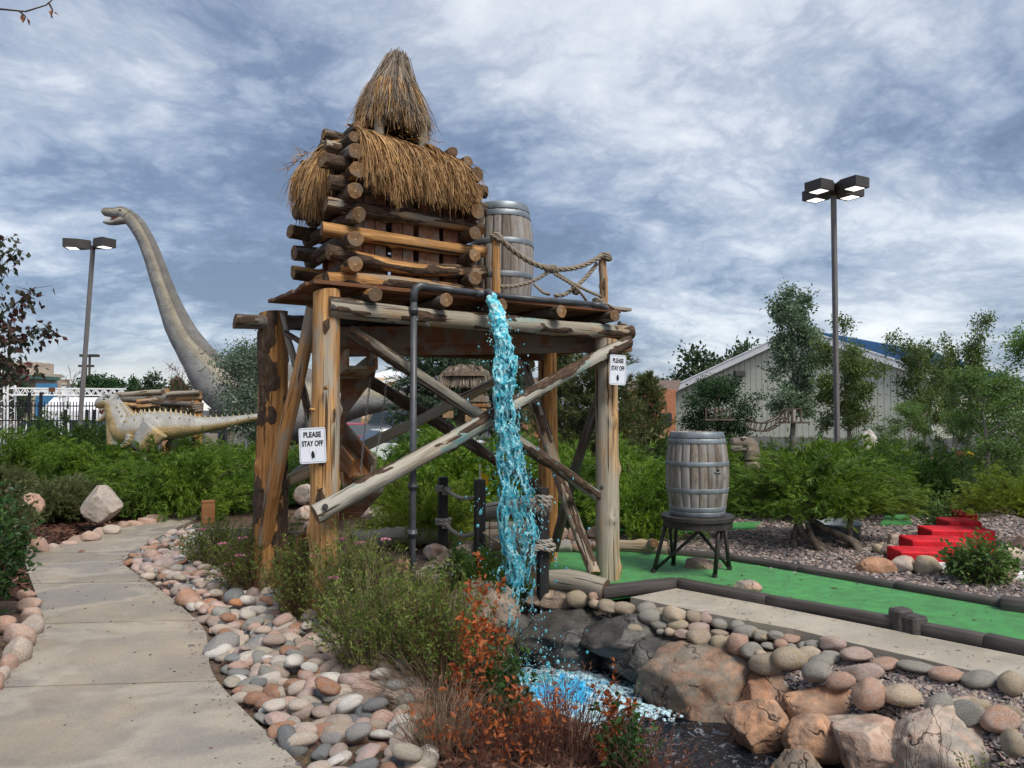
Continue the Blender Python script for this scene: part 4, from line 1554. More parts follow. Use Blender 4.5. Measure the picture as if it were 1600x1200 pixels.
log('side_brace', at(440, 490, 6.2), at(490, 700, 5.9), .026, .03, tw, m_loggrey, .4, 967, bend=.03)
log('side_brace', at(446, 520, 6.15), at(487, 545, 5.7), .024, .022, tw, m_logdark, .5, 968, bend=.02)
log('side_brace', at(398, 790, 6.5), at(520, 700, 6.9), .05, .05, tw, m_loggrey, .1, 969)
log('low_rail', at(548, 845, 8.3), at(700, 838, 8.9), .105, .095, tw, m_loggrey, .15, 970, n=24, knots=5, bend=.01)
log('low_rail', at(545, 515, 6.9), at(690, 540, 7.2), .045, .045, tw, m_loggrey, .2, 971)

# bolt heads where braces meet posts and beam
V, q_ = lathe([(0, -.012), (.013, -.012), (.013, -.004), (.022, -.003), (.022, .004), (0, .004)], 10)
mb_ = Geo().add(*xf((V, q_), Matrix.Rotation(-PI / 2, 3, 'X'))).mesh('bolt', m_lamphead)
for px, py, D in ((955, 549, 6.86), (508, 792, 5.24), (940, 762, 6.86), (520, 480, 5.33), (968, 505, 7.0), (668, 507, 5.83)):
    obj('bolt', mb_, tw, at(px, py, D - .06), rot=(0, 0, .5))
# ---- log hut on the deck
hut = thing('log_hut', 'little thatched hut of stacked notched logs standing on the left end of the deck', 'hut', T(.74, .5, 2.54))
fz = [2.592, 2.79, 2.972, 3.165, 3.335, 3.49]
sz = [2.695, 2.885, 3.075, 3.25, 3.41, 3.565]
rz_ = [2.60, 2.765, 2.93, 3.10, 3.275, 3.425]
rl = np.random.default_rng(77)
fm = [m_log, m_log, m_log, m_log, m_logdark, m_log]
fb = [.58, .60, .06, .52, .6, .6]
for k in range(6):
    j = rl.normal(0, .02, 4)
    log('log', T(.03 + j[0], .12 + j[1] * .3, fz[k]), T(1.45 + j[2], .12 + j[3] * .3, fz[k] - .004), .056, .050, hut, fm[k], fb[k], 1000 + k, n=22, knots=3, res=.022)
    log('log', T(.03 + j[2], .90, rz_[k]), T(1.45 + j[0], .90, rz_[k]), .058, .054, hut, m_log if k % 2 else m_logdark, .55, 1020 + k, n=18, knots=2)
for k in range(6):
    for s, (u, sh) in enumerate(((.215, 0), (1.265, .0))):
        j = rl.normal(0, .016, 3)
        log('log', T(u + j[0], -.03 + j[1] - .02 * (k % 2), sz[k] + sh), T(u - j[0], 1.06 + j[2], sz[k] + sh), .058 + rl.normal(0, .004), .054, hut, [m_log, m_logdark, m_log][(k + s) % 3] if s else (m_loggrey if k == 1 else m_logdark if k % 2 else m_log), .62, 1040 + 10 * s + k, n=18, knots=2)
# roof timbers step in towards the ridge
for k, (u0, u1, v0, z) in enumerate([(.06, 1.42, .24, 3.655), (.10, 1.36, .40, 3.80), (.06, 1.42, .80, 3.655), (.16, 1.30, .62, 3.80)]):
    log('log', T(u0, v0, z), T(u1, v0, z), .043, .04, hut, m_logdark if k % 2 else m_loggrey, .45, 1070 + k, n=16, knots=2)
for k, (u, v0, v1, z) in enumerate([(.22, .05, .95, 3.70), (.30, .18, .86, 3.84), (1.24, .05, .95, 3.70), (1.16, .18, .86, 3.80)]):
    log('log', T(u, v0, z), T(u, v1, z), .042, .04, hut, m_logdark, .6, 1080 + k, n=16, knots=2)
for k, (px, py) in enumerate([(748, 245), (758, 268), (751, 285)]):
    pass
# upright boards of the inner wall
for k, u in enumerate([.30, .40, .50, .645, .745, .89, .985, 1.12, 1.215]):
    plank('wall_board', T(u, .19, 2.54), T(u, .19, 3.40 + .02 * (k % 3)), .094, .024, m_hutboard, hut, upv=VD)
for k in range(8):
    u = .31 + k * .122 + (.03 if k > 4 else 0)
    plank('wall_board', T(u, .83, 2.54), T(u, .83, 3.45), .114, .022, m_hutboard, hut, upv=VD)
for k in range(4):
    for u in (.30, 1.19):
        plank('wall_board', T(u, .30 + k * .145, 2.54), T(u, .30 + k * .145, 3.45), .115, .022, m_hutboard, hut, upv=UD)
plank('wall_board', T(1.28, .11, 3.08), T(1.28, .11, 3.42), .07, .03, m_hutboard, hut, upv=VD)
# narrow slat and uprights of the cupola
for k, (u, v0) in enumerate([(.55, .34), (.93, .30), (.52, .68), (.94, .7)]):
    log('cupola_post', T(u, v0, 3.78), T(u, v0, 4.10), .042, .04, hut, m_loggrey, .0, 1100 + k, n=14, knots=1)


def thatch(name, top, eave, hang, n, w0, mat, parent, seed, jit=.03, segs=6, lift=.02):
    """strands laid from a ridge line over an eave line and down; each argument maps s in 0..1 to a world point"""
    r = np.random.default_rng(seed)
    s = r.random(n)
    lay = r.random(n)
    A = np.array([top(x) for x in s])
    B = np.array([eave(x) for x in s])
    Cc = np.array([hang(x, q_) for x, q_ in zip(s, r.random(n))])
    P = np.zeros((n, segs, 3))
    st = lay * .75                       # strands are layered: many begin part way down
    dr = r.normal(0, jit, (n, 3)) * np.array([1, 1, .3])
    for k in range(segs):
        f = st + (1 - st) * k / (segs - 1)
        f = f[:, None]
        Q = (1 - f) ** 2 * A + 2 * f * (1 - f) * (B * 1.0) + f ** 2 * Cc
        P[:, k] = Q + dr * (k / (segs - 1)) ** 1.3
    out = (B - A)
    out[:, 2] = 0
    out /= np.linalg.norm(out, axis=1)[:, None] + 1e-6
    P += (out * (lift * (1 - lay) + r.uniform(0, .03, n))[:, None])[:, None]
    kink = r.normal(0, .012, (n, segs, 3)) * np.linspace(0, 1, segs)[None, :, None]
    P += np.cumsum(kink, axis=1) * .6
    V, f = strips(P, w0 * r.uniform(.6, 1.5, n), r)
    o = obj(name, Geo().add(V, f).mesh(name, mat), parent, kind='stuff')
    o.location = -WL[parent]
    return o


def lerp(a, b):
    return lambda s, *q_: a + (b - a) * s


def fhang(a, b, drop):
    return lambda s, q_: a + (b - a) * s + Vector((0, 0, -drop * q_ + .045 * math.sin(s * 17) + .05 * math.sin(s * 41)))


thatch('front_thatch', lerp(T(.27, .42, 3.92), T(1.14, .38, 3.82)), lerp(T(.28, .0, 3.79), T(1.19, .0, 3.70)), fhang(T(.285, -.03, 3.44), T(1.20, -.02, 3.49), .20), 5200, .0088, m_thatch, hut, 5, jit=.045)
thatch('front_thatch', lerp(T(.92, .36, 3.87), T(1.24, .42, 3.80)), lerp(T(.95, .02, 3.80), T(1.30, .12, 3.72)), fhang(T(.95, -.03, 3.42), T(1.26, .0, 3.50), .18), 1000, .009, m_thatch, hut, 6, jit=.05)
thatch('side_thatch', lerp(T(.27, .30, 3.76), T(.27, .92, 3.74)), lerp(T(.10, .30, 3.74), T(.04, .92, 3.68)), fhang(T(.10, .34, 3.36), T(.08, .88, 3.46), .2), 2700, .009, m_thatch, hut, 7, jit=.05)
thatch('side_thatch', lerp(T(1.22, .3, 3.75), T(1.22, .9, 3.75)), lerp(T(1.38, .3, 3.70), T(1.38, .95, 3.70)), fhang(T(1.36, .3, 3.34), T(1.36, .95, 3.34), .2), 700, .0125, m_thatch, hut, 8)
thatch('back_thatch', lerp(T(.2, .5, 3.88), T(1.25, .5, 3.88)), lerp(T(.1, 1.0, 3.72), T(1.36, 1.0, 3.72)), fhang(T(.1, 1.0, 3.3), T(1.36, 1.0, 3.3), .2), 900, .0125, m_thatch, hut, 9)
for a0, z0, hx in ((.0, 0, 0),):
    # cupola: strands fall from a peak
    pk = Vector((colx(620, 6.33), 6.33, 4.66))
    cc = T(.735, .50, 0)

    def ring(rad, z, a_):
        return Vector((cc.x + rad * math.cos(a_), cc.y + rad * math.sin(a_), z))
    rr_ = np.random.default_rng(14)
    thatch('cupola_thatch', lambda s: pk + Vector((rr_.normal(0, .02), rr_.normal(0, .02), rr_.normal(0, .025))),
           lambda s: ring(.155 + .03 * math.sin(5 * s * 6.28), 4.40, s * 2 * PI),
           lambda s, q_: ring(.238 + .028 * math.sin(9 * s), 4.12 - .20 * q_ - .05 * math.sin(s * 2 * PI + .6), s * 2 * PI), 6200, .0085, m_thatchg, hut, 15, jit=.040)
    thatch('cupola_thatch', lambda s: ring(.14, 4.40, s * 2 * PI), lambda s: ring(.24, 4.30, s * 2 * PI),
           lambda s, q_: ring(.27, 4.06 - .16 * q_, s * 2 * PI), 1100, .009, m_thatch, hut, 16, jit=.03)
# a few stray straws
r = np.random.default_rng(19)
A = np.array([T(.3 + r.random() * .8, .12 + .3 * r.random(), 3.84 + .05 * r.random()) for _ in range(60)] + [T(.0, .4 + .6 * r.random(), 3.66) for _ in range(40)] + [T(1.33, .3 + .4 * r.random(), 3.6) for _ in range(40)] + [pk + Vector((0, 0, -.05)) for _ in range(26)])
dv = r.normal(0, 1, (len(A), 3)) * np.array([1, 1, .7]) + np.array([0, 0, .4])
dv /= np.linalg.norm(dv, axis=1)[:, None]
ln = r.uniform(.06, .17, (len(A), 1))
P = np.stack([A, A + dv * ln * .5, A + dv * ln + np.array([0, 0, -.02])], 1)
o = obj('stray_straw', Geo().add(*strips(P, .006, r)).mesh('stray_straw', m_thatch), hut, kind='stuff')
o.location = -WL[hut]


# ---- barrels: staves and hoops
def barrel(name, label, loc, h, rb, re, nst=22, mat=None, hoops=True, seed=1, group=None):
    mat = mat or m_stave
    b = thing(name, label, 'barrel', loc, group)
    zs = np.linspace(0, 1, 11)
    prof = re + (rb - re) * (1 - (2 * zs - 1) ** 2) ** .9
    prof = re + (rb - re) * np.sin(PI * zs) ** .85
    half = PI / nst
    th = np.linspace(-half * .975, half * .975, 4)
    Vo, Vi = [], []
    for z, R_ in zip(zs, prof):
        for a_ in th:
            bev = .0025 if abs(a_) > half * .9 else 0
            Vo.append(((R_ - bev) * math.cos(a_), (R_ - bev) * math.sin(a_), z * h))
            Vi.append(((R_ - .022) * math.cos(a_), (R_ - .022) * math.sin(a_), z * h))
    V = np.array(Vo + Vi)
    k = 4
    n0 = len(Vo)
    Q = []
    for i in range(10):
        for j in range(3):
            a0 = i * k + j
            Q.append((a0, a0 + 1, a0 + k + 1, a0 + k))
            Q.append((n0 + a0 + 1, n0 + a0, n0 + a0 + k, n0 + a0 + k + 1))
        a0, a1 = i * k, i * k + 3
        Q.append((n0 + a0, a0, a0 + k, n0 + a0 + k))
        Q.append((a1, n0 + a1, n0 + a1 + k, a1 + k))
    for j in range(3):
        Q.append((j + 1, j, n0 + j, n0 + j + 1))
        e = 10 * k + j
        Q.append((e, e + 1, n0 + e + 1, n0 + e))
    me = Geo().add(V, [np.array(Q)]).mesh('stave', mat, True)
    rr = random.Random(seed)
    for s in range(nst):
        obj('stave', me, b, loc, rot=(0, 0, s * 2 * half + rr.uniform(-.004, .004)))
    for z0, z1 in ((0.0, .055), (.06, .115), (.285, .335), (.60, .65), (.865, .92), (.93, 1.0)) if hoops else ((.02, .1), (.45, .52), (.86, .99)):
        f = lambda z: re + (rb - re) * math.sin(PI * z) ** .85
        a0, a1 = f(max(0, z0)) + .003, f(min(1, z1)) + .003
        V, q_ = lathe([(a0 - .004, z0 * h), (a0, z0 * h), (a0 + .0015, z0 * h + .003), (a1 + .0015, z1 * h - .003), (a1, z1 * h), (a1 - .004, z1 * h)], 44)
        obj('hoop', Geo().add(V, q_).mesh('hoop', m_hoop, True), b, loc)
    V, q_ = lathe([(0.001, h * .965), (re - .02, h * .965), (re - .02, h * .95), (.001, h * .95)], 32)
    obj('barrel_head', Geo().add(V, q_).mesh('barrel_head', mat), b, loc)
    return b


pb = T(1.93, .60, 2.54)
barrel('barrel', 'weathered wooden barrel with grey hoops standing on the deck behind the hut', pb, .99, .305, .25, seed=4, group='wooden barrels')
barrel('bucket', 'small dark banded wooden tub half hidden behind the barrel on the deck', T(2.17, .86, 2.54), .36, .155, .14, 14, m_stave, False, 5)
bs = Vector((colx(1088, 7.28), 7.28, .585))
b2 = barrel('barrel', 'weathered wooden barrel with a bung hole standing on the round black stand', bs, .80, .302, .25, seed=9, group='wooden barrels')
b2.rotation_euler = (0, 0, .1)
bp = Vector((.098, -.288, .44))
V, q_ = lathe([(.0, .0), (.017, .0), (.019, .006), (.012, .009), (.0, .009)], 14)
bung = obj('bung_hole', Geo().add(V, q_).mesh('bung_hole', m_black), b2)
bung.location = Vector((.10, -.277, .44))
bung.rotation_euler = (PI / 2, 0, .33)
lt = obj('latch', one(boxg(.075, .012, .012, .003), 'latch', m_hoop), b2)
lt.location = Vector((.10, -.288, .425))
lt.rotation_euler = (0, .1, .33)

# ---- round black stand under the barrel
st = thing('barrel_stand', 'round black wooden stand with splayed legs and diagonal struts on the green carpet', 'stand', Vector((bs.x, bs.y, .02)))
V, q_ = lathe([(0, .515), (.335, .515), (.35, .522), (.35, .556), (.342, .562), (0, .562)], 40)
obj('stand_top', Geo().add(V, q_).mesh('stand_top', m_stand), st, Vector((bs.x, bs.y, .02)))
V, q_ = lathe([(.29, .45), (.33, .45), (.33, .513), (.29, .513), (.29, .45)], 40)
obj('apron', Geo().add(V, q_).mesh('apron', m_stand), st, Vector((bs.x, bs.y, .02)))
feet = [gnd(1021, 898), gnd(1117, 906), gnd(1140, 894), gnd(1052, 887)]
tops = []
for f in feet:
    dv = Vector((f.x - bs.x, f.y - bs.y, 0)).normalized()
    tops.append(Vector((bs.x, bs.y, .49)) + dv * .30)
for f, t_ in zip(feet, tops):
    obj('leg', Geo().add(*tube([(0, 0, 0), (t_ - f) * .5, t_ - f], [.021, .019, .018], 10)).mesh('leg', m_stand, True), st, f + Vector((0, 0, .022)))
for i in range(4):
    f, t_ = feet[i], tops[(i + 1) % 4] * .72 + tops[i] * .28
    f = f + Vector((0, 0, .035))
    obj('strut', Geo().add(*tube([(0, 0, 0), t_ - f], [.016, .016], 10)).mesh('strut', m_stand, True), st, f)
V, q_ = lathe([(0, 0), (.025, 0), (.025, .04), (0, .04)], 12)
for f in feet:
    obj('foot', Geo().add(V, q_).mesh('foot', m_stand), st, f + Vector((0, 0, .018)))


# ---- rope work
def rope(name, pts, rad, mat, parent, turns=None, n=5):
    """three twisted strands along a smooth path"""
    P = np.array([tuple(p) for p in pts], float)
    m_ = len(P)
    t = np.linspace(0, m_ - 1, max(12, int(sum(np.linalg.norm(np.diff(P, axis=0), axis=1)) / .008)))
    i = np.clip(t.astype(int), 0, m_ - 2)
    f = (t - i)[:, None]
    p0, p1, p2, p3 = P[np.clip(i - 1, 0, m_ - 1)], P[i], P[i + 1], P[np.clip(i + 2, 0, m_ - 1)]
    C = .5 * (2 * p1 + (p2 - p0) * f + (2 * p0 - 5 * p1 + 4 * p2 - p3) * f ** 2 + (3 * p1 - p0 - 3 * p2 + p3) * f ** 3)
    L = np.concatenate([[0], np.cumsum(np.linalg.norm(np.diff(C, axis=0), axis=1))])
    tg = np.gradient(C, axis=0)
    tg /= np.linalg.norm(tg, axis=1)[:, None] + 1e-9
    x = np.cross(tg, [0.13, .2, 1.0])
    x /= np.linalg.norm(x, axis=1)[:, None] + 1e-9
    y = np.cross(tg, x)
    G = Geo()
    for k in range(3):
        a_ = L / (rad * 5.2) * 2 * PI / 1.6 + k * 2 * PI / 3
        S = C + rad * .52 * (np.cos(a_)[:, None] * x + np.sin(a_)[:, None] * y)
        G.add(*tube(S, rad * .56, n))
    o = obj(name, G.mesh(name, mat, True), parent)
    if parent is not None:
        o.location = -WL[parent]
    return o


def sag(a, b, s, n=9):
    a, b = Vector(a), Vector(b)
    return [a.lerp(b, k / (n - 1)) + Vector((0, 0, -s * 4 * (k / (n - 1)) * (1 - k / (n - 1)))) for k in range(n)]


def coil(p, axis, R_, turns, rad, pitch, n=14):
    p, axis = Vector(p), Vector(axis).normalized()
    x, y = frame(axis)
    return [p + axis * (pitch * (k / n)) + (x * math.cos(2 * PI * k / n) + y * math.sin(2 * PI * k / n)) * (R_ + .004 * math.sin(k)) for k in range(int(turns * n) + 1)]


rr1 = thing('rope_railing', 'sagging twisted rope railing between two short log posts at the edge of the deck', 'railing', T(2.1, .03, 2.54))
ra, rb_ = T(1.475, -.02, 2.54), T(2.715, .03, 2.54)
log('rail_post', ra, ra + Vector((0, 0, .53)), .037, .034, rr1, m_log, 0, 1200, n=16, knots=1)
log('rail_post', rb_, rb_ + Vector((-.015, 0, .53)), .042, .036, rr1, m_log, .2, 1201, n=16, knots=3)
ta, tb = ra + Vector((.02, -.04, .52)), rb_ + Vector((-.02, -.04, .515))
midp = at(860, 420, 6.62)
rope('rope', sag(ta, midp, .05, 6)[:-1] + sag(midp, tb, .05, 6), .024, m_rope, rr1)
rope('rope', coil(midp + (ta - tb).normalized() * .07, tb - ta, .022, 4, .01, .035), .017, m_rope, rr1)
rope('rope', coil(tb + Vector((.03, .04, -.03)), (0, 0, 1), .047, 2.2, .01, .02), .022, m_rope, rr1)
rope('rope', coil(ta + Vector((-.02, .04, -.02)), (0, 0, 1), .042, 2.2, .01, .02), .022, m_rope, rr1)
rope('rope', sag(at(775, 447, 6.38), midp + Vector((0, 0, -.02)), .05, 6), .017, m_rope, rr1)
rope('rope', sag(midp, at(938, 463, 6.98), .02, 6), .014, m_rope, rr1)
rope('rope', [at(866, 428, 6.63), at(900, 450, 6.75), at(922, 478, 6.95)], .013, m_rope, rr1)
rope('rope', sag(at(933, 412, 7.02), at(880, 461, 6.72), .035, 7) + [at(866, 462, 6.7)], .02, m_rope, rr1)
rope('rope', [at(835, 444, 7.3), at(848, 456, 7.1), at(858, 460, 6.9)], .015, m_rope, rr1)
rope('rope', coil(at(895, 454, 6.78), tb - ta, .024, 2.2, .01, .03), .016, m_rope, rr1)
rope('rope', coil(at(935, 474, 6.96), (0, 0, 1), .05, 2, .01, .02), .013, m_rope, rr1)
rope('rope', [at(925, 474, 6.93), at(934, 478, 6.9), at(945, 474, 6.92), at(960, 482, 6.95)], .011, m_rope, rr1)

# ---- grey water pipe
pipe = thing('water_pipe', 'grey plastic water pipe rising beside the front post and running along the deck edge', 'pipe', Vector((colx(645, 5.76), 5.76, -.1)))
px_ = Vector((colx(645, 5.76), 5.76, 0))
top = T(.68, -.125, 2.575)


def pipeline(pts, rad, mat=m_pvc, name='pipe_run', n=18):
    c = Vector(pts[0])
    o = obj(name, Geo().add(*tube([Vector(p) - c for p in pts], rad, n)).mesh(name, mat, True), pipe, c)
    return o


pipeline([px_ + Vector((0, 0, -.15)), Vector((px_.x + .004, 5.76, 1.0)), Vector((px_.x + .004, 5.765, 2.46))], .026)
e0 = Vector((px_.x + .004, 5.765, 2.44))
e1 = T(.76, -.125, 2.565)
arc = [e0, e0 + Vector((0, 0, .07)), e0.lerp(e1, .15) + Vector((0, 0, .085)), e0.lerp(e1, .5) + Vector((0, 0, .065)), e1]
pipeline(arc, .031, name='pipe_elbow')
pipeline([e1, T(1.25, -.115, 2.555)], .026)
pipeline([T(1.21, -.115, 2.556), T(1.28, -.115, 2.554), T(1.35, -.115, 2.552)], .034, name='pipe_tee')
pipeline([T(1.30, -.115, 2.556), T(1.305, -.165, 2.565), T(1.31, -.20, 2.545), T(1.312, -.205, 2.47)], .031, name='spout')
pipeline([T(1.33, -.115, 2.552), T(2.50, -.10, 2.562)], .024)
pipeline([T(2.46, -.10, 2.562), T(2.56, -.10, 2.56), T(2.64, -.08, 2.535)], .029, name='pipe_elbow')
for z in (.62, .98, 2.34):
    V, q_ = lathe([(.026, 0), (.034, 0), (.034, .022), (.039, .024), (.039, .036), (.034, .038), (.034, .06), (.026, .06)], 20)
    obj('coupling', Geo().add(V, q_).mesh('coupling', m_pvc, True), pipe, Vector((px_.x + .002, 5.76, z)))
for z in (2.30,):
    obj('pipe_clamp', one(boxg(.075, .03, .02, .004), 'pipe_clamp', m_hoop), pipe, Vector((px_.x, 5.77, z)))


# ---- the two signs
def sign(name, label, c, wv_, w_, h_, parent=None, mark=1.0, bolt=True):
    """c: centre; wv_: horizontal direction of the sign face"""
    s = thing(name, label, 'sign', c)
    mx = basis(wv_, (0, 0, 1))                      # X along the face, Z up, Y into the post
    q4 = mx.to_quaternion()
    # rounded plate
    n = 5
    rc = .016
    out = []
    for cx, cz, a0 in ((w_ / 2 - rc, h_ / 2 - rc, 0), (-w_ / 2 + rc, h_ / 2 - rc, 90), (-w_ / 2 + rc, -h_ / 2 + rc, 180), (w_ / 2 - rc, -h_ / 2 + rc, 270)):
        for k in range(n + 1):
            a_ = R(a0 + 90 * k / n)
            out.append((cx + rc * math.cos(a_), cz + rc * math.sin(a_)))
    m_ = len(out)

    def plate(nm, sc_, y0, y1, mat):
        V = [(x * sc_[0], y0, z * sc_[1]) for x, z in out] + [(x * sc_[0], y1, z * sc_[1]) for x, z in out]
        F = [list(range(m_)), list(range(2 * m_ - 1, m_ - 1, -1))] + [[i, i + m_, (i + 1) % m_ + m_, (i + 1) % m_] for i in range(m_)]
        me = bpy.data.meshes.new(nm)
        me.from_pydata(V, [], F)
        me.materials.append(mat)
        return obj(nm, me, s, c, rot=q4)
    plate('sign_plate', (1, 1), -.004, .002, m_sign)
    # thin printed border line
    G = Geo()
    bw, bh, lw = w_ * .46, h_ * .465, .0016
    for x0, x1, z0, z1 in ((-bw, bw, bh - lw, bh), (-bw, bw, -bh, -bh + lw), (-bw, -bw + lw, -bh, bh), (bw - lw, bw, -bh, bh)):
        G.add(np.array([(x0, -.0052, z0), (x1, -.0052, z0), (x1, -.0052, z1), (x0, -.0052, z1)]), [np.array([[0, 1, 2, 3]])])
    obj('border_line', G.mesh('border_line', m_black), s, c, rot=q4)
    for txt, zc, wd in (('PLEASE', h_ * .30, w_ * .66), ('STAY OFF', h_ * .05, w_ * .80)):
        cu = bpy.data.curves.new('lettering', 'FONT')
        cu.body = txt
        cu.align_x = 'CENTER'
        cu.align_y = 'CENTER'
        cu.size = h_ * .205
        cu.extrude = .0006
        cu.offset = .0016
        cu.materials.append(m_black)
        tmp = bpy.data.objects.new('lettering', cu)
        COL.objects.link(tmp)
        bpy.context.view_layer.update()
        me = bpy.data.meshes.new_from_object(tmp.evaluated_get(bpy.context.evaluated_depsgraph_get()))
        bpy.data.objects.remove(tmp)
        o = obj('lettering', me, s, c)
        bpy.context.view_layer.update()
        k = wd / max(o.dimensions.x, 1e-4)
        mxt = mx @ Matrix.Rotation(PI / 2, 3, 'X')
        o.rotation_mode = 'QUATERNION'
        o.rotation_quaternion = mxt.to_quaternion()
        o.scale = (k, 1.0, 1)
        o.location = mx @ Vector((0, -.0056, zc))
    # small dark footprint mark with a pale diamond round it
    G = Geo()
    for dx_, dz_, rx, rz2, tl in ((-.004, -.235 * h_, .0075, .022, .15), (.006, -.26 * h_, .006, .024, -.1), (-.001, -.33 * h_, .006, .012, .2)):
        a_ = np.arange(14) * 2 * PI / 14
        V = np.c_[dx_ + rx * np.cos(a_) + tl * rz2 * np.sin(a_), np.full(14, -.0055), dz_ + rz2 * np.sin(a_)]
        V = np.concatenate([V, [(dx_, -.0055, dz_)]])
        jj_ = np.arange(14)
        G.add(V, [np.stack([jj_, (jj_ + 1) % 14, np.full(14, 14)], -1)])
    obj('footprint_mark', G.mesh('footprint_mark', m_black), s, c, rot=q4)
    for sx in (-1, 1):
        G = Geo()
        d0, d1 = Vector((sx * w_ * .16, -.0054, -.10 * h_)), Vector((sx * .006, -.0054, -.42 * h_))
        G.add(*beamg(d0, d1, .0004, .0009, .0001))
        obj('mark_line', G.mesh('mark_line', m_hoop), s, c, rot=q4)
    return s


sign('sign', 'white PLEASE STAY OFF sign fixed to the left front post', at(488.5, 696, 5.36), (.985, .17, .05), .186, .255)
sign('sign', 'white PLEASE STAY OFF sign tilted on the right front post', at(965, 578, 6.80), (.93, .36, -.04), .168, .275)
# ------------------------------------------------------------------ plants
def growers_wood(G, pts, r0, r1, n=5, mat=0):
    G.add(*tube(pts, np.linspace(r0, r1, len(pts)), n, cap=False), mat)


def juniper_meshes(seed, w_=1.0, h_=.75, limbs=120, plumes=36, mat=None, spread=1.0, L0=.128, up=.02, droop=.0):
    """spreading juniper: arching limbs carrying feathery sprays; returns (foliage mesh, wood mesh) for a shrub about w wide each way"""
    r = np.random.default_rng(seed)
    PP, DD, LL, TT = [], [], [], []
    wood = Geo()
    lob = r.uniform(0, 2 * PI, 6)
    lw = r.uniform(.75, 1.2, 6)
    for k in range(limbs):
        a = r.uniform(0, 2 * PI)
        el = np.arcsin(r.uniform(.0, .95)) * .95
        near = np.argmin(np.abs((a - lob + PI) % (2 * PI) - PI))
        R_ = lw[near] * r.uniform(.72, 1.08)
        dirh = np.array([math.cos(a), math.sin(a), 0])
        end = dirh * math.cos(el) * w_ * R_ + np.array([0, 0, .12 + math.sin(el) * h_ * R_])
        mid = dirh * math.cos(el) * w_ * R_ * .45 + np.array([0, 0, .10 + math.sin(el) * h_ * R_ * .66 + .12 * h_])
        t = np.linspace(0, 1, 7)[:, None]
        C = (1 - t) ** 2 * np.array([0, 0, .02]) + 2 * t * (1 - t) * mid + t ** 2 * end
        if k % 3 == 0:
            growers_wood(wood, C, .018, .004, 5)
        m_ = plumes
        s = 1 - r.random(m_) ** 1.6 * .62
        i = s[:, None]
        Q = (1 - i) ** 2 * np.array([0, 0, .02]) + 2 * i * (1 - i) * mid + i ** 2 * end
        tg = 2 * (1 - i) * mid + 2 * i * (end - mid)
        tg /= np.linalg.norm(tg, axis=1)[:, None]
        Q = Q + r.normal(0, .055, (m_, 3)) * w_
        D = tg * .55 + dirh * .45 + r.normal(0, .40, (m_, 3)) + np.array([0, 0, up])
        D /= np.linalg.norm(D, axis=1)[:, None]
        PP.append(Q)
        DD.append(D)
        LL.append(L0 * r.uniform(.55, 1.25, m_))
    P, D, L = np.concatenate(PP), np.concatenate(DD), np.concatenate(LL)
    n = len(P)
    # each spray: a curved shoot with side shoots in one plane
    side = np.cross(D, rand_unit(n, r))
    side /= np.linalg.norm(side, axis=1)[:, None]
    nrm = np.cross(D, side)
    sub = 9
    Pq, Aq, Lq = [P], [D], [L * .9]
    for k in range(sub):
        f = (k + .6) / sub
        sg = 1 if k % 2 else -1
        Pq.append(P + D * (L * f * .85)[:, None] - nrm * (L * .16 * f * f)[:, None])
        Aq.append(D * .85 + side * sg * .62 + nrm * r.normal(0, .25, (n, 1)))
        Lq.append(L * (.62 - .38 * f) * r.uniform(.8, 1.2, n))
    V, F = leaf_quads(np.concatenate(Pq), np.concatenate(Aq), np.concatenate(Lq), .17, r, .03)
    fol = Geo().add(V, F).mesh('foliage', mat)
    return fol, wood.mesh('branches', m_twig, True)


JUN = {}
for key, seed, mt, kw in (('a', 1, m_jun, {}), ('b', 2, m_jun, dict(h_=.62, limbs=135)), ('c', 3, m_jundark, dict(h_=.9, limbs=110)), ('lime', 4, m_junlime, dict(h_=.9, L0=.115)),
                          ('olive', 5, m_olive, dict(h_=.55, L0=.22, up=.5, limbs=110))):
    JUN[key] = juniper_meshes(seed, mat=mt, **kw)
_jc = [0]      # running count: turns each shrub differently


def shrub(name, label, x0, y0, x1, y1, D, key, rz=None, group=None, cat='shrub', depth=1.0, base=None):
    """a shrub that fills the pixel box at distance D"""
    fol, wd = JUN[key]
    zb = min(gz(colx((x0 + x1) / 2, D), D), at(0, y1, D).z) if base is None else base
    c = Vector((colx((x0 + x1) / 2, D), D, zb))
    hz = at(0, y0, D).z - zb
    wx = (x1 - x0) / F_PX * D / 2
    t = thing(name, label, cat, c, group)
    V = np.empty(len(fol.vertices) * 3, np.float32)
    fol.vertices.foreach_get('co', V)
    V = V.reshape(-1, 3)
    e = np.percentile(np.abs(V[:, 0]), 99), np.percentile(V[:, 2], 99.7)
    _jc[0] += 1
    a = rz if rz is not None else _jc[0] * 2.4
    wx = max(wx, .88 * hz * e[0] / e[1])
    s = (wx / e[0], wx / e[0] * depth, hz / e[1])
    for nm, me in (('foliage', fol), ('branches', wd)):
        o = obj(nm, me, t, c, rot=(0, 0, 0), scale=s)
    for ch in t.children:
        ch.rotation_euler = (0, 0, 0)
    t.rotation_euler = (0, 0, a if depth == 1.0 else 0)
    return t


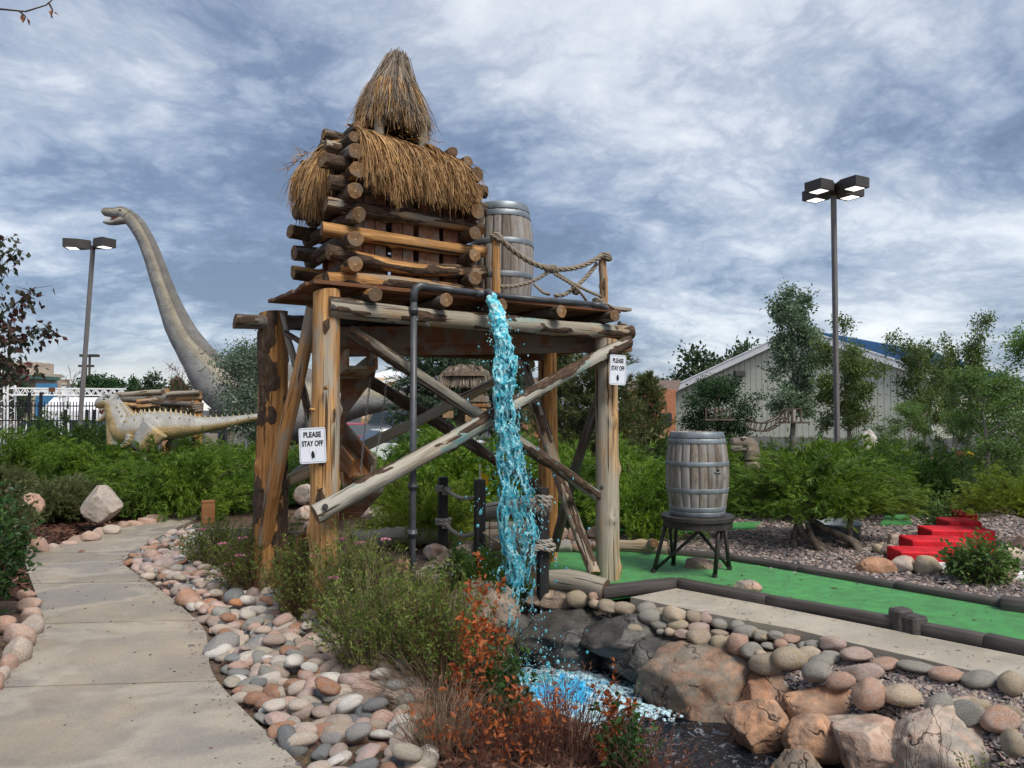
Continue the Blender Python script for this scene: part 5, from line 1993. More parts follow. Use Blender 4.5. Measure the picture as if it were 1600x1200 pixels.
SHR = 'spreading junipers'
shrub('juniper_shrub', 'dark juniper in front of the black iron fence, topmost at the left', 30, 645, 190, 720, 15.5, 'c', group=SHR)
shrub('juniper_shrub', 'juniper at the left edge behind the shaggy olive shrub', -70, 668, 95, 752, 13.4, 'a', group=SHR)
shrub('juniper_shrub', 'juniper under the head of the horned dinosaur', 80, 688, 235, 762, 13.4, 'b', group=SHR)
shrub('juniper_shrub', 'juniper below the belly of the horned dinosaur', 200, 680, 330, 770, 13.6, 'a', group=SHR)
shrub('juniper_shrub', 'big juniper bordering the mulch beside the curved path', 200, 704, 372, 795, 11.2, 'b', group=SHR, depth=.7)
shrub('juniper_shrub', 'juniper left of the rear log post under the tail of the horned dinosaur', 310, 690, 440, 772, 13.0, 'a', group=SHR)
shrub('juniper_shrub', 'low juniper behind the pale boulder on the mulch', 150, 728, 215, 765, 12.6, 'b', group=SHR)
shrub('olive_shrub', 'shaggy olive green shrub on the mulch between two pink boulders', 38, 748, 158, 796, 10.4, 'olive')
shrub('olive_shrub', 'shaggy olive shrub at the left edge behind the pink upright boulder', -60, 728, 50, 780, 11.6, 'olive')
shrub('lime_juniper', 'bright yellow green juniper behind the grey pipe', 596, 738, 722, 852, 9.2, 'lime')
shrub('juniper_shrub', 'dark juniper seen between the crossed braces above the bright one', 640, 672, 720, 760, 12.0, 'c', group=SHR)
shrub('juniper_shrub', 'juniper behind the falling water, below the tiki hut', 690, 668, 800, 778, 11.6, 'b', group=SHR)
shrub('juniper_shrub', 'olive tinged juniper behind the left front post low down', 440, 700, 560, 770, 12.6, 'c', group=SHR)
shrub('small_shrub', 'small dark shrub between the second rope post and the splashing water', 722, 848, 780, 925, 6.9, 'c')
shrub('juniper_shrub', 'dark juniper between the right front post and the barrel on the stand', 935, 715, 1050, 838, 9.6, 'a', group=SHR)
shrub('juniper_shrub', 'juniper behind the right rear post under the pine', 845, 690, 975, 800, 11.2, 'b', group=SHR)
shrub('juniper_shrub', 'huge juniper with a gnarled trunk, right of the barrel on the stand', 1128, 705, 1432, 862, 8.9, 'a', group=SHR, depth=.7, base=.28)
shrub('juniper_shrub', 'bright juniper top around the foot of the tall right lamp post', 1190, 688, 1330, 770, 11.5, 'b', group=SHR)
shrub('juniper_shrub', 'dark juniper behind the red steps', 1370, 690, 1490, 812, 12.2, 'c', group=SHR)
shrub('juniper_shrub', 'yellow tinged juniper at the right edge above the leafy shrub', 1505, 732, 1680, 848, 8.6, 'lime', group=SHR, base=.35)
shrub('juniper_shrub', 'small juniper behind the barrel on the stand', 1045, 690, 1180, 800, 11.6, 'c', group=SHR)


def gnarled(name, label, pts, r0, r1, mat=None, parent=None, cat=None, seed=1):
    P = [Vector(p) for p in pts]
    n = 26
    t = np.linspace(0, len(P) - 1, n)
    Q = []
    r = np.random.default_rng(seed)
    for x in t:
        i = min(int(x), len(P) - 2)
        Q.append(P[i].lerp(P[i + 1], x - i))
    Q = np.array([tuple(q_) for q_ in Q])
    Q = Q + .35 * r0 * np.c_[fbm(Q * 5, seed, 3), fbm(Q * 5 + 9, seed, 3), fbm(Q * 5 + 20, seed, 3)]
    V, f = tube(Q, np.linspace(r0, r1, n), 9)
    V = V + (fbm(V * np.array([14, 14, 5]), seed, 4) * r0 * .45)[:, None] * np.array([1, 1, .3])
    o = obj(name, Geo().add(V, f).mesh(name, mat or m_trunkgrey, True), parent)
    if parent is not None:
        o.location = -WL[parent]
    if label:
        tag(o, label, cat)
    return o


for k, (x0, y0, x1, y1, D, key) in enumerate([(1050, 690, 1170, 780, 15.0, 'a'), (1180, 682, 1300, 770, 15.5, 'c'), (1290, 688, 1410, 770, 14.5, 'b'), (1440, 700, 1560, 790, 15.5, 'a'), (1540, 720, 1680, 800, 13.0, 'a'), (780, 690, 880, 775, 13.2, 'a'), (960, 690, 1080, 780, 13.0, 'c'), (560, 706, 640, 760, 14.0, 'b'), (400, 690, 480, 770, 15.5, 'b')]):
    shrub('juniper_shrub', ['back row juniper below the left corner of the metal building', 'back row juniper below the metal wall left of the tall lamp post', 'back row juniper right of the tall lamp post', 'back row juniper by the rusty panel',
                            'back row juniper at the right edge', 'back row juniper left of the right rear post', 'back row juniper below the brick building', 'back row juniper below the parked cars', 'back row juniper behind the rear log post'][k], x0, y0, x1, y1, D, key, group=SHR)
big = [o for o in bpy.data.objects if o.get('label', '').startswith('huge juniper')][0]
m_gn = M_plain('gnarled_bark', (.13, .105, .085), .9, .15, .45, 16, .8, 40)
for k, pp in enumerate([[(1352, 888, 8.5), (1338, 850, 8.6), (1310, 835, 8.7), (1270, 815, 8.9), (1240, 790, 9.0)], [(1334, 886, 8.4), (1300, 862, 8.5), (1255, 835, 8.7), (1240, 800, 8.9)],
                        [(1345, 880, 8.6), (1325, 840, 8.8), (1330, 800, 9.0)], [(1242, 875, 8.7), (1240, 840, 8.8), (1250, 790, 8.9)], [(1310, 880, 8.45), (1275, 852, 8.55), (1262, 820, 8.7)]]):
    o = gnarled('trunk', None, [at(*p) for p in pp], .06 if k < 2 else .05, .03, m_gn, big, seed=70 + k)
    o.location = -WL[big]
big.rotation_euler = (0, 0, 0)


# ---- trees
def tree_mesh(seed, h, crown_w, trunk_h, leaf, nleaf, mat, wood=None, limbs=16, clump=.12, shape='round', aspect=.55, tr=.035, tops=1.0, dir_up=.5, sub=4, lean=0, flat=1.0):
    """tapered trunk, limbs, twigs and leaves in uneven clumps; returns the two meshes, base at the origin"""
    r = np.random.default_rng(seed)
    wood = wood or m_trunk
    Gw = Geo()
    k = np.linspace(0, 1, 9)
    tx = np.cumsum(r.normal(0, .012 * h, 9)) * k + lean * k
    ty = np.cumsum(r.normal(0, .012 * h, 9)) * k
    Tk = np.c_[tx, ty, k * h * .93]
    growers_wood(Gw, Tk, tr * h, .004 * h, 7)
    C, S = [], []
    for i in range(limbs):
        f = trunk_h / h + (1 - trunk_h / h) * (i + r.random()) / limbs * .97
        b = np.array([np.interp(f * .93 / .93, k, Tk[:, j]) for j in range(3)])
        g_ = (f - trunk_h / h) / (1 - trunk_h / h)
        if shape == 'round':
            prof = math.sin(PI * (.16 + .78 * g_)) ** .7
        elif shape == 'cone':
            prof = 1.02 - .92 * g_
        elif shape == 'column':
            prof = .55 + .45 * math.sin(PI * g_)
        else:
            prof = .45 + .65 * g_ if g_ < .75 else 1.0
        Ln = crown_w * prof * r.uniform(.55, 1.15)
        a = i * 2.4 + r.normal(0, .5)
        el = dir_up * (.4 + .9 * g_) + r.normal(0, .15)
        dv = np.array([math.cos(a) * math.cos(el), math.sin(a) * math.cos(el) * flat, math.sin(el)])
        e = b + dv * Ln
        mid = b + dv * Ln * .5 + np.array([0, 0, r.normal(0.03, .03) * h])
        t = np.linspace(0, 1, 6)[:, None]
        Q = (1 - t) ** 2 * b + 2 * t * (1 - t) * mid + t ** 2 * e
        growers_wood(Gw, Q, tr * h * (.42 - .25 * g_), .0025 * h, 5)
        for s in range(sub):
            u = r.uniform(.35, 1.0)
            p = (1 - u) ** 2 * b + 2 * u * (1 - u) * mid + u ** 2 * e
            d2 = dv * .6 + rand_unit(1, r)[0] * .8 + np.array([0, 0, .25])
            d2 /= np.linalg.norm(d2)
            l2 = crown_w * r.uniform(.16, .36)
            p2 = p + d2 * l2
            growers_wood(Gw, [p, (p + p2) / 2 + r.normal(0, .02 * crown_w, 3), p2], .005 * h, .0015 * h, 4)
            for w2 in (.45, .75, 1.0):
                C.append(p + (p2 - p) * w2)
                S.append(crown_w * clump * r.uniform(.6, 1.4))
    C, S = np.array(C), np.array(S)
    wts = S ** 1.5 * r.uniform(.3, 1.6, len(S))
    idx = r.choice(len(C), nleaf, p=wts / wts.sum())
    P = C[idx] + r.normal(0, 1, (nleaf, 3)) * S[idx][:, None] * np.array([1, 1, .8])
    A = rand_unit(nleaf, r) + (P - C[idx]) / (S[idx][:, None] + 1e-6) * .5 + np.array([0, 0, -.25])
    V, F = leaf_quads(P, A, leaf * r.uniform(.6, 1.35, nleaf), aspect, r, .08)
    return Geo().add(V, F).mesh('crown', mat), Gw.mesh('trunk', wood, True)


TREES = {}


def tree(name, label, px, ytop, ybase, D, key, make, group=None, sx=1.0, rz=None):
    """a tree whose base and top match the given pixels at distance D"""
    if key not in TREES:
        TREES[key] = make()
    crown, trunk = TREES[key]
    z0 = at(px, ybase, D).z
    z1 = at(px, ytop, D).z
    c = Vector((colx(px, D), D, z0))
    t = thing(name, label, 'tree', c, group)
    V = np.empty(len(crown.vertices) * 3, np.float32)
    crown.vertices.foreach_get('co', V)
    hh = np.percentile(V.reshape(-1, 3)[:, 2], 99.8)
    s = (z1 - z0) / hh
    for nm, me in (('trunk', trunk), ('crown', crown)):
        obj(nm, me, t, c, scale=(s * sx, s * sx, s))
    t.rotation_euler = (0, 0, (sum(ord(c_) for c_ in label) % 628) / 100 if rz is None else rz)
    return t


MK = {
    'poplar': lambda: tree_mesh(11, 6, 1.35, 1.2, .13, 15000, m_poplar, m_trunkgrey, 26, .12, 'column', .6, .02, dir_up=.8),
    'oak': lambda: tree_mesh(12, 3, 1.35, .95, .085, 12000, m_oak, m_trunk, 20, .12, 'round', .7, .035, dir_up=.35),
    'elm': lambda: tree_mesh(13, 6, 2.5, 1.5, .155, 14000, m_elm, m_trunkgrey, 20, .085, 'vase', .55, .026, dir_up=.5),
    'elm2': lambda: tree_mesh(14, 6, 2.3, 1.2, .15, 11500, m_elm, m_trunkgrey, 18, .08, 'vase', .55, .026, dir_up=.75),
    'ash': lambda: tree_mesh(15, 4, 1.3, .6, .085, 11000, m_ash, m_trunkgrey, 18, .09, 'round', .42, .016, dir_up=.8),
    'far': lambda: tree_mesh(16, 8, 2.8, 1.2, .42, 2600, m_far, m_trunk, 16, .17, 'round', .7, .03),
    'fardark': lambda: tree_mesh(17, 8, 2.2, .8, .42, 2600, m_oak, m_trunk, 16, .18, 'round', .7, .03),
    'bare': lambda: tree_mesh(18, 7, 2.5, 1.2, .10, 260, m_rust, m_trunk, 22, .1, 'vase', .5, .02, dir_up=.8, sub=7),
    'rusty': lambda: tree_mesh(19, 7, 2.6, 1.2, .14, 1500, m_rust, m_trunk, 22, .1, 'vase', .5, .018, dir_up=.7, sub=6),
    'birch': lambda: tree_mesh(20, 3.2, 1.1, .5, .075, 15000, m_poplar, m_white, 24, .17, 'round', .6, .012, dir_up=.7),
}


def tr(name, label, px, yt, yb, D, key, **kw):
    return tree(name, label, px, yt, yb, D, key, MK[key], **kw)


tr('poplar_tree', 'tall silver green poplar in front of the metal building', 1238, 448, 705, 27, 'poplar', sx=.92, rz=.4)
tr('oak_tree', 'dark green oak holding a small wooden platform, in front of the metal wall', 1122, 585, 722, 13.2, 'oak', sx=1.0, rz=1.0)
tr('elm_tree', 'olive leaved tree with a pale forked trunk right behind the tall lamp post', 1326, 498, 715, 23, 'elm', sx=.95, rz=2.0)
tr('elm_tree', 'broad olive leaved tree leaning in front of the blue roof', 1445, 520, 720, 21, 'elm2', sx=.9, rz=.6)
tr('elm_tree', 'leafy tree with spires of leaves in front of the right end of the blue roof', 1512, 492, 730, 24, 'elm', sx=.8, rz=4.2)
tr('ash_tree', 'pale green young tree at the right edge above the red steps', 1545, 575, 800, 11.0, 'ash', sx=1.15, rz=1.2)
tr('ash_tree', 'young tree at the right edge rising above the picture half', 1612, 500, 800, 14.5, 'ash', sx=1.0, rz=3.0)
tr('ash_tree', 'low bushy green tree between the broad leaning tree and the dark juniper', 1420, 628, 745, 16, 'ash', sx=1.4, rz=5.0)
tr('ash_tree', 'small light green tree beside the brown panel', 1488, 640, 760, 15, 'ash', sx=1.2, rz=2.2)
tr('birch_tree', 'silvery birch with a white trunk beside the rear log post', 385, 528, 702, 14.5, 'birch', sx=1.05, rz=.3)
for k, (px, yt, D, key, sx) in enumerate([(1085, 538, 104, 'far', .9), (1120, 555, 108, 'far', 1.1), (1165, 530, 106, 'far', .8), (1010, 585, 70, 'fardark', .9), (1040, 590, 75, 'fardark', .7)]):
    tr('tree', ['slender tree left of the roof edge of the metal building', 'middle tree showing above the left roof slope of the metal building', 'tree showing above the left roof slope beside the poplar', 'dark far tree right of the pine',
                'small dark far tree between the pine and the metal building'][k], px, yt, 690, D, key, group='trees behind the metal building', sx=sx, rz=k * 1.3)
ltx = ['dark round far tree beside the left lamp post', 'dark far tree right of the left lamp post', 'small pointed far tree left of the long neck', 'tall olive far tree left of the long neck', 'far tree under the long neck', 'far dark tree by the log gate',
       'low far tree at the left edge']
for k, (px, yt, D, key, sx) in enumerate([(155, 584, 60, 'fardark', 1.3), (180, 590, 64, 'fardark', 1.0), (207, 588, 58, 'fardark', .6), (240, 580, 50, 'far', .95), (275, 588, 55, 'fardark', .6), (290, 596, 50, 'far', 1.2), (30, 592, 40, 'far', .9)]):
    tr('tree', ltx[k], px, yt, 665, D, key, group='far trees on the left', sx=sx, rz=k)
tr('bare_tree', 'leafless tree left of the left lamp post', 113, 568, 665, 60, 'bare', sx=.8, rz=1)
tr('rusty_tree', 'tree with sparse rusty leaves behind the long neck', 285, 556, 665, 48, 'rusty', sx=1.1, rz=2)
r = np.random.default_rng(33)
bk = Geo()
for k in range(46):
    px = -150 + k * 42 + r.normal(0, 12)
    D = r.uniform(95, 150)
    pass


# ---- conifers
def conifer(seed, h, w_, mat, n_limb=110, tuft=26, nl=.16, droop=.1, bare=.12, scr=.3):
    r = np.random.default_rng(seed)
    Gw = Geo()
    k = np.linspace(0, 1, 8)
    Tk = np.c_[np.cumsum(r.normal(0, .008 * h, 8)), np.cumsum(r.normal(0, .008 * h, 8)), k * h * .97]
    growers_wood(Gw, Tk, .03 * h, .004 * h, 7)
    P, A = [], []
    for i in range(n_limb):
        f = bare + (1 - bare) * (i + r.random()) / n_limb
        b = np.array([np.interp(f, k, Tk[:, j]) for j in range(3)])
        Ln = w_ * ((1 - f) ** .75 * .92 + .08) * r.uniform(1 - scr, 1 + scr * .5)
        a = i * 2.399 + r.normal(0, .3)
        el = -droop + .55 * f + r.normal(0, .12)
        dv = np.array([math.cos(a) * math.cos(el), math.sin(a) * math.cos(el), math.sin(el)])
        e = b + dv * Ln + np.array([0, 0, .10 * Ln])
        growers_wood(Gw, [b, (b + e) / 2 - np.array([0, 0, .04 * Ln]), e], .008 * h * (1.1 - f), .002 * h, 4)
        m_ = int(tuft * (.4 + Ln / w_))
        s = r.uniform(.25, 1.03, m_)[:, None]
        Q = b + (e - b) * s + r.normal(0, 1, (m_, 3)) * np.array([.085, .085, .05]) * w_ * (1.15 - f * .6)
        P.append(Q)
        A.append(np.tile(dv, (m_, 1)) + r.normal(0, .45, (m_, 3)) + np.array([0, 0, .25 - droop]))
    P, A = np.concatenate(P), np.concatenate(A)
    n = len(P)
    A /= np.linalg.norm(A, axis=1)[:, None]
    Pq, Aq, Lq = [], [], []
    for j in range(9):
        Pq.append(P + A * (nl * .22 * (j % 3)))
        Aq.append(A + rand_unit(n, r) * .75)
        Lq.append(nl * r.uniform(.6, 1.2, n))
    V, F = leaf_quads(np.concatenate(Pq), np.concatenate(Aq), np.concatenate(Lq), .17, r, .02)
    return Geo().add(V, F).mesh('crown', mat), Gw.mesh('trunk', m_trunk, True)


def con(name, label, px, yt, yb, D, key, mk, sx=1.0, rz=0.0):
    return tree(name, label, px, yt, yb, D, key, mk, sx=sx, rz=rz)


con('pine_tree', 'scruffy green pine behind the right front post', 945, 520, 800, 13.5, 'pine', lambda: conifer(5, 3.6, 1.55, m_pine, 100, 30, .15, .05, .1, .35), sx=.95)
con('pine_tree', 'shaggy pine right behind the right front post, beside the brick wall', 1012, 582, 770, 15.5, 'pine', None, sx=.75, rz=2.2)
con('pine_tree', 'olive pine left of the right rear post', 872, 540, 770, 15.0, 'pine', None, sx=.8, rz=4.0)
con('spruce_tree', 'blue green spruce with hanging branches behind the deck', 690, 440, 700, 17.5, 'spruce', lambda: conifer(6, 4.2, 1.35, m_spruce, 120, 28, .16, .28, .14, .25), sx=1.15)
con('spruce_tree', 'spruce behind the falling water right of the tiki hut', 775, 470, 700, 19.0, 'spruce', None, sx=1.05, rz=1.7)


# ---- leafy bush in the left foreground: many small broad leaves on upright shoots
def leafy_bush(name, label, c, w_, h_, leaf, n, mat, seed, depth=1.0, cat='bush', shoots=70, aspect=.6, wood=None):
    r = np.random.default_rng(seed)
    t = thing(name, label, cat, c)
    Gw = Geo()
    P, A = [], []
    per = max(4, n // shoots)
    for k in range(shoots):
        a, q_ = r.uniform(0, 2 * PI), math.sqrt(r.random())
        x, y = math.cos(a) * q_ * w_, math.sin(a) * q_ * w_ * depth
        hh = h_ * (1.05 - .45 * q_ ** 2) * r.uniform(.72, 1.05)
        b = np.array([x * .35, y * .35, 0])
        e = np.array([x * 1.05 + r.normal(0, .05) * w_, y * 1.05, hh])
        m2 = np.array([x * .95, y * .95, hh * .55])
        s = np.linspace(0, 1, 6)[:, None]
        growers_wood(Gw, (1 - s) ** 2 * b + 2 * s * (1 - s) * m2 + s ** 2 * e, .009, .002, 4)
        u = (r.random(per) ** .7)[:, None]
        Q = (1 - u) ** 2 * b + 2 * u * (1 - u) * m2 + u ** 2 * e
        P.append(Q + r.normal(0, leaf * .95, (per, 3)))
        o_ = np.array([x, y, .25 * w_])
        A.append(np.tile(o_ / (np.linalg.norm(o_) + 1e-6), (per, 1)) * .7 + r.normal(0, .7, (per, 3)))
    P, A = np.concatenate(P), np.concatenate(A)
    V, F = leaf_quads(P, A, leaf * r.uniform(.6, 1.3, len(P)), aspect, r, .1)
    obj('branches', Gw.mesh('branches', wood or m_twig, True), t, c)
    obj('foliage', Geo().add(V, F).mesh('foliage', mat), t, c)
    return t


leafy_bush('leafy_bush', 'glossy dark leaved bush filling the left edge above the pink edging boulders', gnd(-88, 985), .44, 1.16, .05, 7600, m_broad, 51, 1.3, shoots=90)
leafy_bush('leafy_bush', 'lighter leafy bush behind the glossy one at the left edge', gnd(-40, 880), .55, .95, .05, 4000, m_olive, 52, 1.2)
leafy_bush('leafy_shrub', 'fresh green leafy shrub on the gravel at the right edge beside the red steps', gnd(1535, 912), .26, .40, .055, 1500, m_ash, 53, shoots=40)
leafy_bush('leafy_shrub', 'green shrub behind the red steps under the young tree', gnd(1478, 838), .30, .55, .05, 1200, m_ash, 55, shoots=36)


# ---- meadow plants of the planting strip: thin stems, small leaves
def stemmy(name, label, c, w_, h_, stems, leaves, leaf, mat, seed, cat='plant', stem_mat=None, lean=(0, 0), aspect=.38, flowers=0, fl_mat=None, stem_w=.004, bare=.15, droop=.25, group=None, leafdir=.6):
    r = np.random.default_rng(seed)
    c = Vector(c)
    if abs(c.z) < .001:
        c.z = gz(c.x, c.y)
    t = thing(name, label, cat, c, group)
    n = stems
    a = r.uniform(0, 2 * PI, n)
    q_ = np.sqrt(r.random(n))
    b = np.c_[np.cos(a) * q_ * w_ * .45, np.sin(a) * q_ * w_ * .45, np.full(n, -.04)]
    hh = h_ * r.uniform(.5, 1.08, n) * (1.08 - .4 * q_ ** 2)
    e = np.c_[np.cos(a) * q_ * w_ + lean[0] * h_ + r.normal(0, .06, n), np.sin(a) * q_ * w_ + lean[1] * h_ + r.normal(0, .06, n), hh]
    m2 = b * .6 + e * .4
    m2[:, 2] = hh * (.62 + droop * .4)
    s = np.linspace(0, 1, 7)[None, :, None]
    P = (1 - s) ** 2 * b[:, None] + 2 * s * (1 - s) * m2[:, None] + s ** 2 * e[:, None]
    P[:, 1:] += r.normal(0, .006, P[:, 1:].shape)
    # each stem a crossed pair of slim ribbons, so that it has a body from every side
    f1 = rand_unit(n, r)
    V1, F1 = strips(P, stem_w, r, f1)
    tg = e - b
    f2 = np.cross(tg, f1)
    f2 /= np.linalg.norm(f2, axis=1)[:, None]
    V2, F2 = strips(P, stem_w, r, f2)
    obj('stems', Geo().add(V1, F1).add(V2, F2).mesh('stems', stem_mat or m_dry), t, c, kind='stuff')
    if leaves:
        i = r.integers(0, n, leaves)
        u = (bare + (1 - bare) * r.random(leaves) ** .8)[:, None]
        Q = (1 - u) ** 2 * b[i] + 2 * u * (1 - u) * m2[i] + u ** 2 * e[i]
        tgv = 2 * (1 - u) * (m2[i] - b[i]) + 2 * u * (e[i] - m2[i])
        tgv /= np.linalg.norm(tgv, axis=1)[:, None] + 1e-9
        A = tgv * leafdir + rand_unit(leaves, r)
        V, F = leaf_quads(Q, A, leaf * r.uniform(.55, 1.3, leaves), aspect, r, .08)
        obj('foliage', Geo().add(V, F).mesh('foliage', mat), t, c, kind='stuff')
    for k in range(flowers):
        j = r.integers(0, n)
        fc = e[j] + np.array([0, 0, .01])
        m_ = 46
        aa = r.uniform(0, 2 * PI, m_)
        rad = np.sqrt(r.random(m_)) * .032
        Pf = fc + np.c_[rad * np.cos(aa), rad * np.sin(aa), .012 * r.random(m_)]
        Af = np.c_[np.cos(aa), np.sin(aa), r.uniform(.2, 1.2, m_)]
        V, F = leaf_quads(Pf, Af, .013, .8, r)
        obj('flower_head', Geo().add(V, F).mesh('flower_head', fl_mat or m_pinkfl), t, c)
    return t


PS = 'meadow plants beside the cobbles'
for tx, px, py, w_, h_, st_, lv, mt, sd_, fl_ in (
        ('reddish green meadow clump farthest along the cobbles beside the cut plank', 338, 893, .36, .46, 190, 4200, m_meadow, 101, 1),
        ('green clump with pink flower heads in front of the rear log post', 398, 935, .38, .54, 190, 4800, m_meadow, 102, 8),
        ('taller green clump behind the flowering one, at the foot of the leaning pole', 440, 880, .40, .46, 150, 3600, m_meadow, 103, 0),
        ('dense green clump with a few rusty shoots in the middle of the strip', 478, 978, .32, .62, 210, 5200, m_meadow, 104, 0),
        ('green clump below the left front post with pink flowers above it', 545, 1000, .32, .72, 200, 5200, m_meadow, 105, 5),
        ('feathery clump left of the grey pipe foot', 600, 1000, .30, .60, 180, 3600, m_olive, 106, 0),
        ('wide green clump at the cobbles with dry straw under it', 590, 1062, .36, .60, 210, 5600, m_meadow, 107, 0),
        ('green clump between the pipe foot and the orange plant', 690, 1085, .28, .66, 180, 4600, m_meadow, 108, 0),
        ('yellow green clump right under the grey pipe', 645, 1015, .28, .56, 150, 3200, m_meadow, 109, 0),
        ('green clump at the inner side of the strip behind the pipe', 560, 930, .34, .46, 150, 3200, m_meadow, 141, 2)):
    stemmy('meadow_plant', tx, gnd(px, py), w_, h_, int(st_ * 1.5), int(lv * 1.15), .029, mt, sd_, flowers=fl_, group=PS, stem_mat=(m_redtwig, m_dry)[sd_ % 2], leafdir=.85, stem_w=.005)
stemmy('rusty_shoots', 'rust red shoots in the dense green clump', gnd(452, 945), .07, .56, 16, 420, .036, m_rust, 110)
stemmy('rusty_shoots', 'rust coloured shoots low at the edge of the cobbles', gnd(468, 975), .09, .22, 16, 300, .034, m_orange, 111)
stemmy('orange_plant', 'tall orange leaved sapling in the foreground beside the waterfall', gnd(746, 1150), .12, .80, 14, 480, .036, m_orange, 112, aspect=.55, stem_mat=m_redtwig, leafdir=.3, bare=.25)
stemmy('orange_plant', 'low orange leaved plant at the bottom edge below the tall one', gnd(742, 1210), .26, .34, 50, 260, .032, m_orange, 113, aspect=.55, stem_mat=m_redtwig)
stemmy('orange_plant', 'orange leaved plant at the bottom edge in front of the blue pool', gnd(822, 1215), .18, .36, 34, 210, .032, m_orange, 114, aspect=.55, stem_mat=m_redtwig)
stemmy('orange_plant', 'thin plant with orange tips in front of the dark stream', gnd(958, 1200), .08, .40, 18, 360, .034, m_orange, 115, aspect=.55, stem_mat=m_redtwig)
stemmy('green_plant', 'dark green broad leaved plant between the orange sapling and the pool', gnd(790, 1150), .14, .40, 60, 900, .036, m_broad, 116, aspect=.6)
stemmy('green_plant', 'green leafy stems beside the thin orange tipped plant', gnd(975, 1215), .12, .34, 40, 500, .036, m_broad, 117, aspect=.55)
stemmy('green_plant', 'wispy olive plant in front of the splash', gnd(770, 1075), .18, .46, 90, 900, .03, m_olive, 118)
stemmy('dry_plant', 'dry reddish twigs in the foreground left of the stream', gnd(880, 1190), .30, .36, 260, 500, .022, m_rust, 119, stem_mat=m_redtwig, bare=.4)
stemmy('dry_plant', 'dry brown twigs at the bottom edge left of the orange plant', gnd(690, 1190), .26, .30, 230, 200, .022, m_rust, 120, stem_mat=m_dry, bare=.4)
stemmy('dry_plant', 'pale dry straw leaning over the cobbles', gnd(668, 1105), .30, .26, 240, 0, .02, m_dry, 121, lean=(-.5, -.2))
stemmy('dry_plant', 'pale dry straw under the wide green clump', gnd(618, 1040), .26, .24, 160, 0, .02, m_dry, 122, lean=(.3, -.3))
stemmy('dry_plant', 'reddish dry grass on the brown rock above the plants', gnd(705, 985), .22, .36, 130, 120, .02, m_rust, 123, stem_mat=m_redtwig)
stemmy('dry_plant', 'tangle of bare twigs under the green clump with pink flowers', gnd(395, 935), .26, .16, 110, 0, .02, m_dry, 124, stem_mat=m_twig)
stemmy('dry_plant', 'dry twigs at the bottom edge in front of the stream', gnd(1020, 1225), .20, .30, 140, 200, .02, m_rust, 125, stem_mat=m_redtwig)
stemmy('dry_plant', 'bare twigs standing before the dark ledge', gnd(868, 1130), .12, .42, 26, 30, .02, m_rust, 126, stem_mat=m_redtwig)
stemmy('dry_plant', 'small withered stalk in front of the pale corner rock', at(1415, 1210, 3.5), .10, .32, 14, 40, .018, m_rust, 127, stem_mat=m_dry)
stemmy('dry_plant', 'second withered stalk right of the first, before the corner rock', at(1476, 1212, 3.45), .04, .32, 6, 14, .018, m_rust, 128, stem_mat=m_dry)
stemmy('dry_plant', 'twig with brown seed heads leaning over the brown rounded rock', gnd(955, 1150), .08, .34, 7, 120, .018, m_rust, 129, stem_mat=m_redtwig, lean=(.75, .1))
stemmy('yellow_plant', 'tiny plant with yellow flowers at the bottom edge', at(1530, 1215, 3.5), .08, .10, 20, 120, .02, m_junlime, 130)
stemmy('meadow_plant', 'small grassy tuft on the pale rock heap behind the tower', at(552, 806, 10.4), .16, .26, 60, 300, .03, m_olive, 131, group='tufts among the rocks')
stemmy('meadow_plant', 'dry brown shrub right of the small dark shrub by the splash', gnd(765, 905), .14, .30, 90, 300, .02, m_rust, 132, stem_mat=m_redtwig)


# ---- branches with dark red leaves hanging in from the left
crab = thing('crabapple_tree', 'tree with dark red and green leaves reaching in from the left edge', 'tree', Vector((colx(-180, 6.6), 6.6, 0)))
Gw = Geo()
r = np.random.default_rng(91)
P, A = [], []
base = Vector((colx(-180, 6.6), 6.6, 0))
growers_wood(Gw, [Vector((0, 0, 0)), Vector((.02, .05, 1.0)), Vector((.1, .05, 1.9)), Vector((.0, .1, 2.8)), Vector((.1, .1, 3.6))], .06, .02, 8)
for (x0, y0), (x1, y1), (x2, y2), D, n in (((-150, 520), (-40, 470), (28, 388), 6.6, 55), ((-150, 560), (-20, 520), (56, 448), 6.5, 70), ((-150, 590), (10, 545), (80, 508), 6.7, 75), ((-150, 560), (-20, 500), (20, 520), 6.3, 60),
                                           ((-120, 600), (0, 560), (50, 575), 6.6, 50), ((-150, 480), (-60, 400), (14, 372), 6.8, 45), ((-150, 600), (-50, 560), (24, 560), 6.3, 50), ((-150, 560), (-40, 560), (10, 600), 6.4, 50),
                                           ((-150, 540), (-60, 440), (6, 470), 6.7, 50), ((-150, 560), (-40, 500), (16, 580), 6.9, 40)):
    p0, p1, p2 = (at(x, y, D) - base for x, y in ((x0, y0), (x1, y1), (x2, y2)))
    s = np.linspace(0, 1, 8)[:, None]
    p0, p1, p2 = (np.array(p) for p in (p0, p1, p2))
    growers_wood(Gw, (1 - s) ** 2 * p0 + 2 * s * (1 - s) * p1 + s ** 2 * p2, .018, .003, 5)
    n = int(n * 1.5)
    u = (r.uniform(.45, 1, n) ** .8)[:, None]
    Q = (1 - u) ** 2 * p0 + 2 * u * (1 - u) * p1 + u ** 2 * p2
    tw2 = r.normal(0, .05, (n, 3))
    P.append(Q + tw2 + np.array([0, 0, -.02]))
    A.append(r.normal(0, .5, (n, 3)) + np.array([.2, 0, -.8]))
    for q_, d_ in zip(Q[::3], tw2[::3]):
        growers_wood(Gw, [q_, q_ + d_], .003, .0015, 3)
P, A = np.concatenate(P), np.concatenate(A)
V, F = leaf_quads(P, A, .068 * r.uniform(.6, 1.3, len(P)), .66, r, .12)
